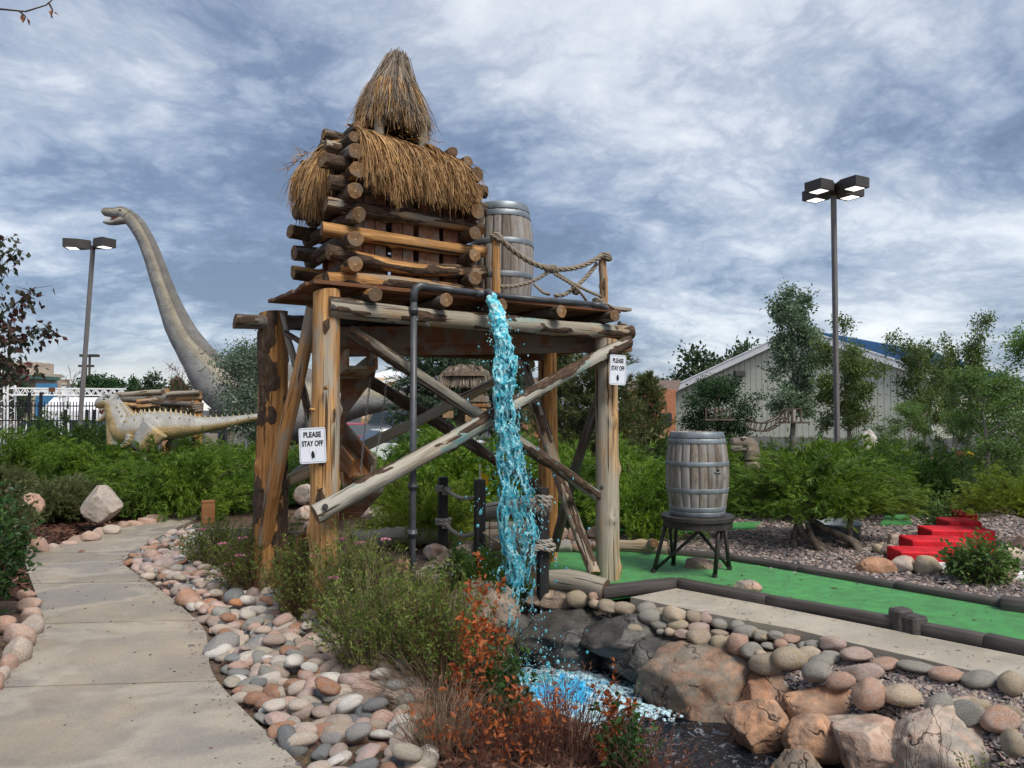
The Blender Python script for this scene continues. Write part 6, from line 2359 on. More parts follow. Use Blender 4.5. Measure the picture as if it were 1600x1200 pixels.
obj('trunk', Gw.mesh('trunk', m_twig, True), crab, base)
obj('crown', Geo().add(V, F).mesh('crown', m_crab), crab, base)
# a twig dipping in at the top left
tip = thing('overhanging_twig', 'bare twig with two hanging leaves at the top left corner', 'twig', at(-40, 10, 5.0))
c = at(-40, 10, 5.0)
G = Geo()
for pp in ([(-40, 8), (0, 14), (40, 18), (72, 8), (95, -12)], [(30, 17), (40, 26), (38, 32)], [(76, 4), (82, 16), (80, 28)], [(-10, 12), (-6, -8)]):
    growers_wood(G, [at(x, y, 5.0) - c for x, y in pp], .008, .003, 5)
obj('branches', G.mesh('branches', m_twig, True), tip, c)
P = np.array([tuple(at(x, y, 5.0) - c) for x, y in ((36, 24), (42, 27), (80, 16), (84, 20), (78, 18), (34, 22))])
V, F = leaf_quads(P, np.tile([.1, 0, -1.0], (6, 1)) + r.normal(0, .3, (6, 3)), .055, .5, r, .1)
obj('hanging_leaves', Geo().add(V, F).mesh('hanging_leaves', m_rust), tip, c)
# ------------------------------------------------------------------ buildings
def siding_mat(name, col):
    return M_plain(name, col, .55, .35, .07, 1.2, .03)


m_siding = siding_mat('sage_metal', (.50, .515, .43))
m_trim = siding_mat('white_trim', (.76, .77, .78))
m_blue = siding_mat('blue_roof_metal', (.04, .12, .25))
m_brick = M_plain('orange_brick', (.36, .155, .085), .85, .2, .25, 6, .2)
m_shingle = M_plain('brown_shingle', (.155, .115, .10), .9, .15, .25, 5, .3)
m_cream = M_plain('cream_stucco', (.62, .48, .33), .85, .2, .08, 2, .1)
m_beige = M_plain('beige_stucco', (.44, .37, .30), .85, .2, .1, 2, .1)
m_greenroof = M_plain('green_roof', (.07, .13, .11), .6, .3, .1, 2, .05)
m_tent = M_plain('tent_fabric', (.80, .81, .83), .6, .3, .04, 1.5, .05)
m_container = M_plain('blue_panel', (.055, .19, .36), .6, .3, .1, 1.5, .05)
m_rustpanel = M_plain('rusty_panel', (.13, .03, .022), .8, .2, .5, 18, .3)


def poly_obj(name, pts, mat, parent, thick=0):
    """a flat polygon given as world points, optionally with thickness along its normal"""
    P = [Vector(p) for p in pts]
    c = sum(P, Vector()) / len(P)
    nrm = (P[1] - P[0]).cross(P[2] - P[0]).normalized()
    n = len(P)
    V = [tuple(p - c) for p in P]
    F = [list(range(n))]
    if thick:
        V += [tuple(p - c - nrm * thick) for p in P]
        F += [list(range(2 * n - 1, n - 1, -1))] + [[i, i + n, (i + 1) % n + n, (i + 1) % n] for i in range(n)]
    me = bpy.data.meshes.new(name)
    me.from_pydata(V, [], F)
    me.materials.append(mat)
    return obj(name, me, parent, c)


# metal building: gable wall of upright panels, white rake trim, blue standing seam roof
gz0 = -.6
gL, gR = Vector((colx(1050, 62), 62, 0)), Vector((colx(1456, 52), 52, 0))
eL, eR = at(1050, 612, 62).z, at(1456, 588, 52).z
tP = .54
gP = gL.lerp(gR, tP)
zP = at(1270, 519, gP.y).z
gd = (gR - gL).normalized()
gn = Vector((gd.y, -gd.x, 0)) if gd.y < 0 else Vector((-gd.y, gd.x, 0))       # outward, towards the viewer
if gn.y > 0:
    gn = -gn
rd = Vector((.70, .71, 0)).normalized()                                       # ridge, away to the right
RL_ = 36.0
mb = thing('metal_building', 'pale sage green metal building with white roof trim and a blue metal roof', 'building', gL.lerp(gR, .5) + Vector((0, 0, gz0)))


def gtop(t):
    return eL + (zP - eL) * t / tP if t < tP else eR + (zP - eR) * (1 - t) / (1 - tP)


NP = 44
for k in range(NP):
    t0, t1 = (k + .03) / NP, (k + .97) / NP
    a, b_ = gL.lerp(gR, t0), gL.lerp(gR, t1)
    poly_obj('wall_panel', [a + Vector((0, 0, gz0)), b_ + Vector((0, 0, gz0)), b_ + Vector((0, 0, gtop(t1))), a + Vector((0, 0, gtop(t0)))], m_siding, mb, .05)
poly_obj('gable_backing', [gL - gn * .06 + Vector((0, 0, gz0)), gR - gn * .06 + Vector((0, 0, gz0)), gR - gn * .06 + Vector((0, 0, eR - .05)), gP - gn * .06 + Vector((0, 0, zP - .1)), gL - gn * .06 + Vector((0, 0, eL - .05))], m_lamphead, mb, .05)
for k in range(40):
    a, b_ = gR + rd * (RL_ * (k + .03) / 40), gR + rd * (RL_ * (k + .97) / 40)
    poly_obj('wall_panel', [a + Vector((0, 0, gz0)), b_ + Vector((0, 0, gz0)), b_ + Vector((0, 0, eR)), a + Vector((0, 0, eR))], m_siding, mb, .05)
sn_ = Vector((rd.y, -rd.x, 0))
poly_obj('side_backing', [gR - sn_ * .07 + Vector((0, 0, gz0)), gR + rd * RL_ - sn_ * .07 + Vector((0, 0, gz0)), gR + rd * RL_ - sn_ * .07 + Vector((0, 0, eR)), gR - sn_ * .07 + Vector((0, 0, eR))], m_lamphead, mb, .05)
pE, pK, pW = gR + gd * .5 + gn * .3 + Vector((0, 0, eR - .06)), gP + gn * .3 + Vector((0, 0, zP + .12)), gL - gd * .5 + gn * .3 + Vector((0, 0, eL - .06))
poly_obj('roof', [pE, pE + rd * RL_, pK + rd * RL_, pK], m_blue, mb, .1)
poly_obj('roof', [pK, pK + rd * RL_, pW + rd * RL_, pW], m_blue, mb, .1)
for k in range(48):
    o_ = rd * (RL_ * (k + .5) / 48)
    obj('roof_seam', one(beamg(Vector((0, 0, .05)), pK - pE + Vector((0, 0, .05)), .05, .09, .004), 'roof_seam', m_blue), mb, pE + o_)
obj('ridge_cap', one(beamg(Vector(), rd * RL_, .3, .12, .01), 'ridge_cap', m_blue), mb, pK + Vector((0, 0, .08)))
for p0, p1 in ((pW, pK), (pK, pE)):
    q_ = gn * .12
    obj('rake_trim', one(beamg(Vector(), p1 - p0, .24, .46, .01), 'rake_trim', m_trim), mb, p0 + q_ + Vector((0, 0, -.12)))
    obj('drip_edge', one(beamg(Vector(), p1 - p0, .34, .10, .01), 'drip_edge', m_trim), mb, p0 + q_ + Vector((0, 0, .17)))
obj('eave_trim', one(beamg(Vector(), rd * RL_, .24, .34, .01), 'eave_trim', m_trim), mb, pE + gd * .12 + Vector((0, 0, -.1)))
for t in (.19,):
    obj('wall_light', one(boxg(.8, .6, .5, .06), 'wall_light', m_lamphead), mb, gL.lerp(gR, .30) + gn * .35 + Vector((0, 0, gtop(.30) - 1.1)))
obj('wall_light', one(boxg(.6, .5, .4, .06), 'wall_light', m_lamphead), mb, gR + rd * 14 + sn_ * .35 + Vector((0, 0, eR - .6)))
obj('corner_trim', one(boxg(.3, .3, eL - gz0, .01), 'corner_trim', m_trim), mb, gL + gn * .05 + Vector((0, 0, (eL + gz0) / 2)))
obj('corner_trim', one(boxg(.26, .26, eR - gz0 - .2, .01), 'corner_trim', m_trim), mb, gR + gn * .05 + Vector((0, 0, (eR + gz0) / 2 - .1)))

# brick building behind the pine
D = 55.0
br = thing('brick_building', 'orange brick building with a brown shingle roof left of the metal building', 'building', at(1030, 690, D))
obj('wall', one(boxg(3.4, 3, 4.4, .02), 'wall', m_brick), br, at(1020, 655, D) + Vector((0, 1.5, 0)))
poly_obj('roof', [at(975, 612, D), at(1058, 612, D), at(1064, 594, D + 3), at(985, 594, D + 3)], m_shingle, br, .15)
obj('window', one(boxg(.9, .1, .9, .02), 'window', m_glass), br, at(1040, 655, D - .04))
fn = thing('plank_fence', 'pale brown plank fence seen below the pine', 'fence', at(985, 700, 30))
for k in range(16):
    p = at(960 + k * 5.2, 676, 30)
    obj('fence_plank', one(boxg(.125, .02, .62, .004), 'fence_plank', m_fencewood), fn, p)

# cream house with a brown roof behind the tower, and a second roof further right
D = 48
hs = thing('cream_house', 'cream walled house with a brown shingle roof seen under the deck', 'house', at(615, 690, D))
obj('wall', one(boxg(3.9, 3, 3.6, .02), 'wall', m_cream), hs, at(612, 660, D) + Vector((0, 1.5, 0)))
poly_obj('roof', [at(578, 641, D - .4), at(672, 641, D - .4), at(640, 605, D + 4), at(600, 613, D + 4)], m_shingle, hs, .2)
obj('gable_wall', one(boxg(1.9, 1, 1.2, .02), 'gable_wall', m_cream), hs, at(598, 604, D + 3))
poly_obj('gable_roof', [at(575, 603, D + 2), at(625, 588, D + 2), at(625, 574, D + 6), at(580, 585, D + 6)], m_white, hs, .2)
for px in (592, 630):
    obj('window', one(boxg(.7, .1, .8, .02), 'window', m_glass), hs, at(px, 652, D - .03))
h2 = thing('brown_roofed_house', 'house with a dusky brown roof behind the falling water', 'house', at(810, 690, D))
obj('wall', one(boxg(3.2, 3, 2.6, .02), 'wall', m_brick), h2, at(815, 655, D) + Vector((0, 1.5, 0)))
poly_obj('roof', [at(770, 622, D - .4), at(850, 622, D - .4), at(840, 590, D + 4), at(785, 590, D + 4)], m_shingle, h2, .2)
f2 = thing('plank_fence', 'orange plank fence behind the parked cars', 'fence', at(600, 700, 42))
for k in range(20):
    obj('fence_plank', one(boxg(.15, .02, 1.3, .004), 'fence_plank', m_fencewood), f2, at(566 + k * 4.5, 672, 42))

# left: beige buildings, stage truss, tent and panels
D = 70
bb = thing('beige_building', 'beige building with a green roof at the left edge', 'building', at(20, 665, D))
obj('wall', one(boxg(5.5, 4, 5.2, .02), 'wall', m_beige), bb, at(10, 625, D) + Vector((0, 2, 0)))
obj('upper_wall', one(boxg(2.2, 3, 2.2, .02), 'upper_wall', m_beige), bb, at(20, 582, D) + Vector((0, 3, 0)))
obj('roof', one(boxg(7.4, 6, .35, .02), 'roof', m_greenroof), bb, at(2, 590, D))
for px in (0, 18, 36):
    obj('window', one(boxg(.5, .1, .7, .02), 'window', m_glass), bb, at(px, 608, D - .04))
for k, (px, w_, h_, tx) in enumerate([(62, 3.0, 3.2, 'low beige building far behind the truss'), (88, 2.2, 2.6, 'pale far building right of the low beige one'), (220, 5.0, 2.0, 'long low far building behind the log gate')]):
    t = thing('far_building', tx, 'building', at(px, 665, 85))
    obj('wall', one(boxg(w_, 3, h_, .02), 'wall', m_beige if k != 1 else m_trim), t, at(px, 665, 85) + Vector((0, 1.5, h_ / 2 + 1.1 + .9)))
    obj('base_wall', one(boxg(w_, 2.9, 2.1, .02), 'base_wall', m_beige), t, at(px, 665, 85) + Vector((0, 1.5, .95)))
    obj('parapet', one(boxg(w_ + .2, 3.2, .18, .02), 'parapet', m_beige), t, at(px, 665, 85) + Vector((0, 1.5, h_ + 2.1)))

D = 27
tz = thing('stage_truss', 'white metal lattice truss frame behind the black fence', 'truss', at(9, 668, D))


def truss(a, b, s, n, upv):
    a, b = Vector(a), Vector(b)
    dv = (b - a)
    x = dv.normalized()
    u = Vector(upv)
    w2 = x.cross(u).normalized()
    ch = [(u * i + w2 * j) * s / 2 for i in (-1, 1) for j in (-1, 1)]
    for c_ in ch:
        obj('truss_chord', one(beamg(c_, dv + c_, .05, .05, .005), 'truss_chord', m_white), tz, a)
    for k in range(n):
        p, q_ = dv * (k / n), dv * ((k + 1) / n)
        for j in (-1, 1):
            o1, o2 = (u * (1 if k % 2 else -1) + w2 * j) * s / 2, (u * (-1 if k % 2 else 1) + w2 * j) * s / 2
            obj('truss_strut', one(beamg(o1, q_ - p + o2, .03, .03, .003), 'truss_strut', m_white), tz, a + p)


truss(at(9, 690, D), at(9, 602, D), .42, 9, (1, 0, 0))
truss(at(18, 612, D), at(196, 613, D + 1), .24, 26, (0, 0, 1))
truss(at(190, 690, D + 1), at(190, 618, D + 1), .3, 8, (1, 0, 0))
truss(at(100, 690, D + .5), at(100, 618, D + .5), .2, 10, (1, 0, 0))
obj('brown_sign', one(boxg(.22, .05, .16, .01), 'brown_sign', m_redboard), tz, at(81, 609, D - .3))
pnl = thing('blue_panel_wall', 'blue banner wall behind the white tent', 'banner', at(75, 670, 34))
obj('panel', one(boxg(.95, .06, 1.9, .01), 'panel', m_container), pnl, at(72, 632, 34))
obj('frame_rail', one(boxg(1.1, .08, .1, .01), 'frame_rail', m_white), pnl, at(72, 611, 33.9))
tt = thing('white_tent', 'white fabric tent with a sloped roof behind the black fence', 'tent', at(110, 670, 31))
a0, a1, b0, b1 = at(62, 642, 30), at(160, 642, 30), at(84, 621, 32), at(160, 621, 32)
poly_obj('tent_roof', [a0, a1, b1, b0], m_tent, tt, .02)
poly_obj('tent_valance', [a0 + Vector((0, 0, -.35)), a1 + Vector((0, 0, -.35)), a1, a0], m_tent, tt, .02)
poly_obj('tent_side', [a0 + Vector((0, 0, -.35)), a0, b0, b0 + Vector((-.2, .5, -.9))], m_tent, tt, .02)
for px in (64, 112, 158):
    p = at(px, 650, 30.1)
    obj('tent_pole', Geo().add(*tube([(0, 0, -1.7), (0, 0, .2)], .03, 8)).mesh('tent_pole', m_white), tt, p)

D = 22
fe = thing('iron_fence', 'black iron picket fence beyond the junipers at the left', 'fence', at(90, 690, D))
z0, z1 = -.5, at(0, 628, D).z
for k in range(54):
    x = colx(-40 + k * 5.0, D)
    obj('picket', one(boxg(.022, .022, z1 - z0, .003), 'picket', m_iron), fe, Vector((x, D, (z0 + z1) / 2)))
for zz_ in (z1 - .12, z1 - .55, z0 + .2):
    obj('fence_rail', one(boxg(colx(226, D) - colx(-45, D), .03, .035, .003), 'fence_rail', m_iron), fe, Vector((colx(90, D), D + .03, zz_)))
for px in (-10, 48, 66, 105, 138, 150, 195):
    zt = at(0, 613 if px in (48, 66) else 640, D).z
    obj('fence_post', one(boxg(.07, .07, zt - z0, .006), 'fence_post', m_iron), fe, Vector((colx(px, D), D - .06, (zt + z0) / 2)))


# ---- cars
def car(name, label, c, yaw, col, kind='hatch', group='parked cars'):
    t = thing(name, label, 'car', c, group)
    L_, W_, H_ = (4.4, 1.8, 1.5) if kind == 'hatch' else (4.9, 1.9, 1.78)
    low = [(-.50, .30), (-.49, .52), (-.40, .60), (-.22, .66), (.40, .66), (.485, .62), (.50, .45), (.495, .22), (-.48, .20)]
    cab = [(-.24, .655), (-.10, .97), (.02, 1.0), (.24, .99), (.40, .70), (.41, .655)] if kind == 'hatch' else [(-.22, .655), (-.12, .96), (0, 1.0), (.36, .99), (.46, .70), (.46, .655)]
    m2 = M_plain('car_paint', col, .25, .5, .04, 2, 0)

    def loft(prof, w0, w1, zlo, zhi, nm, mat):
        n = len(prof)
        G = Geo()
        V = []
        for s in (-1, 1):
            for x, z in prof:
                f = (z - zlo) / (zhi - zlo + 1e-6)
                V.append((x * L_, s * (w0 + (w1 - w0) * f) * W_ / 2, z * H_))
        V = np.array(V)
        Q = np.array([[i, (i + 1) % n, (i + 1) % n + n, i + n] for i in range(n)])
        c_ = V.mean(0)
        caps = []
        V2 = np.concatenate([V, [V[:n].mean(0)], [V[n:].mean(0)]])
        caps = np.array([[(i + 1) % n, i, 2 * n] for i in range(n)] + [[i + n, (i + 1) % n + n, 2 * n + 1] for i in range(n)])
        G.add(V2, [Q, caps])
        o = obj(nm, G.mesh(nm, mat), t, c)
        return o
    loft(low, 1.0, .94, .2, .66, 'body', m2)
    loft(cab, .92, .72, .655, 1.0, 'cabin_glass', m_glass)
    rf = [(x, z + .012) for x, z in cab if z > .9]
    rf = [(rf[0][0] - .005, .955)] + rf + [(rf[-1][0] + .02, .955)]
    loft(rf, .78, .73, .95, 1.01, 'car_roof', m2)
    for x in (-.10, .12, .395):
        for s in (-1, 1):
            o = obj('pillar', one(beamg((x * L_ - .03, s * .915 * W_ / 2, .66 * H_), (x * L_ * .8 + .03, s * .735 * W_ / 2, .99 * H_), .05, .07, .005), 'pillar', m2), t, c)
    for x in (-.31, .31):
        for s in (-1, 1):
            V, q_ = lathe([(.12, -.11), (.30, -.11), (.325, -.08), (.325, .08), (.30, .11), (.12, .11)], 20)
            V, q_ = xf((V, q_), Matrix.Rotation(PI / 2, 3, 'X'))
            w2 = obj('wheel', Geo().add(V, q_).mesh('wheel', m_tyre, True), t, c)
            w2.location = (x * L_, s * W_ * .46, .325)
            V, q_ = xf(lathe([(0, -.09), (.20, -.09), (.21, 0), (.20, .09), (0, .09)], 16), Matrix.Rotation(PI / 2, 3, 'X'))
            rm = obj('rim', Geo().add(V, q_).mesh('rim', m_hoop), w2)
            rm.location = (0, 0, 0)
    for s in (-1, 1):
        o = obj('headlight', one(boxg(.1, .34, .13, .02), 'headlight', m_white), t)
        o.location = (-.485 * L_, s * .36 * W_, .52 * H_)
        o = obj('tail_light', one(boxg(.1, .3, .16, .02), 'tail_light', m_red), t)
        o.location = (.488 * L_, s * .38 * W_, .55 * H_)
    for ch in t.children:
        if ch.name.split('.')[0] not in ('wheel', 'headlight', 'tail_light'):
            ch.location = (0, 0, 0)
    t.rotation_euler = (0, 0, yaw)
    return t


gr0 = -.5
car('parked_car', 'red car seen between the left front post and the lower wooden flume', Vector((colx(545, 33), 33, gr0)), 2.7, (.38, .012, .03))
car('parked_car', 'pale silver green hatchback behind the chains, under the deck', Vector((colx(604, 29), 29, gr0 - .15)), .45, (.50, .56, .53))
car('parked_car', 'dark car with a sloped rear window behind the silver one', Vector((colx(614, 37), 37, gr0 + .25)), 1.3, (.035, .035, .045), 'suv')
car('parked_car', 'white car between the lower juniper and the crossed braces', Vector((colx(680, 34), 34, gr0 - .25)), .2, (.68, .70, .72))
car('parked_car', 'white van shaped car behind the black fence and tent', Vector((colx(78, 28.5), 28.5, gr0)), .15, (.66, .68, .70), 'suv')
car('parked_car', 'silver car behind the black fence near the horned dinosaur', Vector((colx(128, 27), 27, gr0 - .25)), .3, (.40, .43, .47))


# ---- lamp posts
def lens_mat():
    m, nt, b = newmat('lamp_lens', .3, .4)
    nt.put(b.inputs['Base Color'], (.9, .9, .85))
    b.inputs['Emission Color'].default_value = (1, .97, .86, 1)
    b.inputs['Emission Strength'].default_value = .7
    return m


m_lens = lens_mat()


def lamp_head(t, p, dirv, L_, W_, H_, lit=True):
    """shoe box luminaire: hexagonal in plan, pointing along dirv"""
    x = Vector((dirv[0], dirv[1], 0)).normalized()
    y = Vector((-x.y, x.x, 0))
    out = [(0, -.13 * W_), (L_ * .42, -W_ / 2), (L_, -W_ / 2), (L_, W_ / 2), (L_ * .42, W_ / 2), (0, .13 * W_)]
    n = 6
    V = [x * a + y * b for a, b in out] + [x * a + y * b + Vector((0, 0, H_)) for a, b in out]
    F = [list(range(n - 1, -1, -1)), list(range(n, 2 * n))] + [[i, (i + 1) % n, (i + 1) % n + n, i + n] for i in range(n)]
    me = bpy.data.meshes.new('lamp_head')
    me.from_pydata([tuple(v_) for v_ in V], [], F)
    me.materials.append(m_lamphead)
    h = obj('lamp_head', me, t, p)
    i2 = [(L_ * .50, -W_ * .34), (L_ * .90, -W_ * .34), (L_ * .90, W_ * .34), (L_ * .50, W_ * .34)]
    V = [tuple(x * a + y * b + Vector((0, 0, -.006))) for a, b in i2] + [tuple(x * a + y * b + Vector((0, 0, .03))) for a, b in i2]
    me = bpy.data.meshes.new('lens')
    me.from_pydata(V, [], [[3, 2, 1, 0], [0, 1, 5, 4], [1, 2, 6, 5], [2, 3, 7, 6], [3, 0, 4, 7]])
    me.materials.append(m_lens if lit else m_glass)
    obj('lens', me, h, p)
    rim = Geo()
    V = [tuple(x * a + y * b + Vector((0, 0, -.02))) for a, b in out] 
    return h


D = 16.5
base = Vector((colx(1307, D), D, gz(colx(1307, D), D)))
zt = at(1309, 302, D).z
lp = thing('lamp_post', 'tall grey lamp post with four square lit heads behind the huge juniper', 'lamp post', base, 'parking lot lamp posts')
obj('pole', Geo().add(*xf(boxg(.098, .098, zt - base.z, .012), rotz(.5), (0, 0, (zt - base.z) / 2))).mesh('pole', m_pole), lp, base)
obj('junction_plate', one(boxg(.16, .12, .02, .004), 'junction_plate', m_hoop), lp, at(1304, 692, D - .09))
for a in (28, 118, 208, 298):
    dv = (math.cos(R(a)), math.sin(R(a)))
    lamp_head(lp, Vector((colx(1309, D) + dv[0] * .05, D + dv[1] * .05, zt - .03)), dv, .66, .44, .22)
obj('mount_cap', one(boxg(.15, .15, .26, .01), 'mount_cap', m_lamphead), lp, Vector((colx(1309, D), D, zt + .07)))
D = 21.0
base = Vector((colx(121, D), D, -.4))
zt = at(142, 384, D).z
l2 = thing('lamp_post', 'leaning grey lamp post with two heads in front of the long necked dinosaur', 'lamp post', base, 'parking lot lamp posts')
tpx = colx(141, D)
obj('pole', Geo().add(*tube([(0, 0, 0), (tpx - base.x, 0, zt - base.z)], .072, 4)).mesh('pole', m_pole), l2, base)
for a, lit in ((-166, True), (-28, True)):
    dv = (math.cos(R(a)), math.sin(R(a)))
    lamp_head(l2, Vector((tpx + dv[0] * .06, D + dv[1] * .06, zt - .10)), dv, .66, .42, .24, lit)
for k, (px, yt, D, tx) in enumerate([(139, 556, 62, 'small far lamp post right of the leaning one'), (134, 572, 78, 'smaller far lamp post just behind the small one')]):
    base = Vector((colx(px, D), D, -.5))
    zt = at(px, yt, D).z
    l3 = thing('lamp_post', tx, 'lamp post', base, 'parking lot lamp posts')
    obj('pole', Geo().add(*tube([(0, 0, 0), (0, 0, zt - base.z)], .09, 6)).mesh('pole', m_lamphead), l3, base)
    for sx in (-1, 1):
        lamp_head(l3, Vector((base.x, D, zt - .1)), (sx, -.1), .72, .5, .22, False)
D = 30
dp = thing('dark_pole', 'thin dark post behind the red leaved branches', 'post', Vector((colx(13, D), D, -.5)))
obj('pole', Geo().add(*tube([(0, 0, 0), (0, 0, at(0, 505, D).z + .5)], .05, 6)).mesh('pole', m_twig), dp, Vector((colx(13, D), D, -.5)))
obj('cross_arm', one(boxg(.9, .06, .07, .01), 'cross_arm', m_twig), dp, at(14, 530, D))


# ---- tiki hut on a trunk, seen through the tower
D = 13.0
tk = thing('tiki_hut', 'small thatched tree hut on a leaning trunk behind the falling water', 'hut', at(728, 700, D))
c = at(724, 590, D)
obj('trunk', Geo().add(*tube([at(722, 720, D) - c, at(720, 680, D) - c, at(726, 640, D) - c, at(728, 600, D) - c], [.20, .15, .11, .08], 10)).mesh('trunk', m_trunk, True), tk, c)
obj('platform', one(boxg(.85, .7, .06, .01), 'platform', m_flume), tk, at(728, 634, D))
obj('hut_wall', one(boxg(.5, .4, .16, .01), 'hut_wall', m_flume), tk, at(734, 622, D))
for px, sy in ((696, -.2), (760, -.2), (704, .25), (752, .25)):
    p = at(px, 618, D) + Vector((0, sy, 0))
    obj('hut_post', Geo().add(*tube([(0, 0, -.2), (0, 0, .36)], .025, 7)).mesh('hut_post', m_trunk), tk, p)
for px in (700, 716, 745, 758):
    obj('hut_window_box', one(boxg(.13, .05, .10, .008), 'hut_window_box', m_greyboard), tk, at(px, 622 + (px % 3), D - .3))
for px, py in ((700, 648), (752, 644), (735, 654)):
    obj('crate', one(boxg(.18, .15, .12, .01), 'crate', m_fencewood), tk, at(px, py, D - .35))
obj('prop', Geo().add(*tube([at(702, 642, D) - c, at(724, 668, D) - c], .03, 7)).mesh('prop', m_trunk), tk, c)
hc = at(727, 578, D)
rr3 = np.random.default_rng(4)
n = 1500
a = rr3.uniform(0, 2 * PI, n)
P = np.zeros((n, 5, 3))
for k in range(5):
    f = k / 4
    rad = .12 + .40 * f ** .75 + rr3.normal(0, .012, n)
    z = .06 - .06 * f - .28 * f ** 2.6 + rr3.normal(0, .012, n) - f * .05 * rr3.random(n)
    P[:, k] = np.c_[rad * np.cos(a), rad * np.sin(a) * .8, z]
o = obj('hut_thatch', Geo().add(*strips(P, .022, rr3)).mesh('hut_thatch', m_thatchg), tk, hc, kind='stuff')
obj('thatch_core', Geo().add(*lathe([(0, .05), (.2, .03), (.40, -.06), (.44, -.12)], 16)).mesh('thatch_core', m_trunk), tk, hc)

# ---- tree platforms and rope bridge in front of the metal wall
D = 13.0
tp = thing('tree_platform', 'tiny wooden platform with a railing in the dark oak', 'platform', at(1122, 660, D - .5))
obj('deck', one(boxg(.52, .35, .025, .005), 'deck', m_trunk), tp, at(1122, 656, D - .5))
for px in (1103, 1118, 1128, 1140):
    obj('rail_post', one(boxg(.025, .025, .2, .004), 'rail_post', m_trunk), tp, at(px, 646, D - .62))
obj('rail', one(boxg(.42, .02, .02, .004), 'rail', m_trunk), tp, at(1121, 640, D - .62))
t2 = thing('post_platform', 'tiny wooden platform on a pole at the end of the rope bridge', 'platform', at(1238, 700, D))
obj('pole', Geo().add(*tube([at(1236, 725, D) - at(1238, 700, D), at(1239, 660, D) - at(1238, 700, D), at(1241, 640, D) - at(1238, 700, D)], [.05, .04, .03], 8)).mesh('pole', m_trunkgrey, True), t2, at(1238, 700, D))
obj('deck', one(boxg(.46, .3, .03, .005), 'deck', m_trunk), t2, at(1240, 660, D - .05))
for px in (1227, 1232, 1238, 1251):
    for sy in (0, .25):
        obj('rail_post', one(boxg(.022, .022, .24, .004), 'rail_post', m_trunk), t2, at(px, 648, D - .2 + sy))
for sy in (0, .25):
    obj('rail', one(boxg(.30, .018, .018, .004), 'rail', m_trunk), t2, at(1240, 639, D - .2 + sy))
rbp = thing('rope_bridge', 'little rope bridge sagging from the oak to the pole platform', 'rope bridge', at(1200, 672, D))
for sy in (-.1, .1):
    for up_ in (0, .14):
        pts = [at(x, y, D - .1) + Vector((0, sy, up_ * (1 if 0 else 1))) for x, y in ((1160, 664), (1178, 672), (1196, 673), (1214, 664), (1228, 652))]
        rope('rope', pts, .012, m_trunk, rbp, n=4)
    for k, (x, y) in enumerate(((1166, 668), (1174, 671), (1182, 673), (1190, 674), (1198, 673), (1206, 669), (1213, 665), (1220, 659))):
        p = at(x, y, D - .1) + Vector((0, sy, 0))
        obj('lashing', Geo().add(*tube([(0, 0, 0), (.05, 0, .14)], .008, 4)).mesh('lashing', m_trunk), rbp, p)
for k, (x, y) in enumerate(((1166, 668), (1174, 671), (1182, 673), (1190, 674), (1198, 673), (1206, 669), (1213, 665))):
    obj('bridge_slat', one(boxg(.05, .24, .015, .003), 'bridge_slat', m_trunk), rbp, at(x, y, D - .1))

# ---- log gate at the left
D = 17.0
lg = thing('log_gate', 'rustic log gateway with stacked horizontal logs behind the horned dinosaur', 'gate', at(265, 700, D))
for px, y0, y1 in ((259, 607, 712), (308, 611, 712), (210, 620, 700)):
    log('gate_post', at(px, y1, D), at(px, y0, D), .10, .09, lg, m_postor, .1, 1400 + px, n=14)
for k, (xa, ya, xb, yb, rr4, mt) in enumerate([(178, 618, 258, 612, .06, m_loggrey), (176, 632, 252, 634, .075, m_log), (190, 624, 262, 622, .07, m_logdark), (262, 616, 312, 613, .055, m_loggrey), (258, 625, 316, 622, .06, m_log), (240, 628, 300, 632, .07, m_logdark), (262, 632, 310, 630, .065, m_log), (215, 628, 248, 624, .06, m_log)]):
    log('gate_log', at(xa, ya, D - .05 - .08 * (k % 2)), at(xb, yb, D - .05 - .08 * (k % 2)), rr4, rr4 * .9, lg, mt, .3, 1420 + k, n=14, knots=2)
for px in (259, 308):
    rope('lashing', coil(at(px, 640 - (259 - px) * .04, D), (0, 0, 1), .115, 4, .03, .05), .025, m_rope, lg)
bx2 = thing('notice_board', 'small pale notice board beside the log gate', 'board', at(330, 700, 18))
obj('board', one(boxg(.3, .04, .38, .01), 'board', m_greyboard), bx2, at(330, 690, 18))
obj('stake', one(boxg(.05, .05, .6, .01), 'stake', m_greyboard), bx2, at(330, 706, 18) + Vector((0, .05, -.1)))


# ------------------------------------------------------------------ dinosaurs
def skin_mat(name, cols, under=None, scale=6.0):
    m, nt, b = newmat(name, .62, .3)
    co = nt.coord()
    a = nt.attr('band')
    n1 = nt.noise(co, scale, 5, .65)
    v = nt.voro(co, scale * 7, 'DISTANCE_TO_EDGE')
    wr = nt.noise(nt.mapping(co, scale=(14, 14, 40)), 1, 3, .6)
    c = nt.ramp(nt.math('ADD', a, nt.math('MULTIPLY', nt.math('SUBTRACT', n1, .5), .05)), cols)
    c = nt.hsv(c, .5, 1, nt.maprange(n1, .25, .75, .72, 1.25))
    c = nt.hsv(c, .5, 1, nt.maprange(v, 0, .12, .7, 1.05))
    nt.put(b.inputs['Base Color'], c)
    nt.put(b.inputs['Normal'], nt.bump(nt.math('ADD', nt.math('MULTIPLY', v, 1.2), wr), .35, .03))
    return m


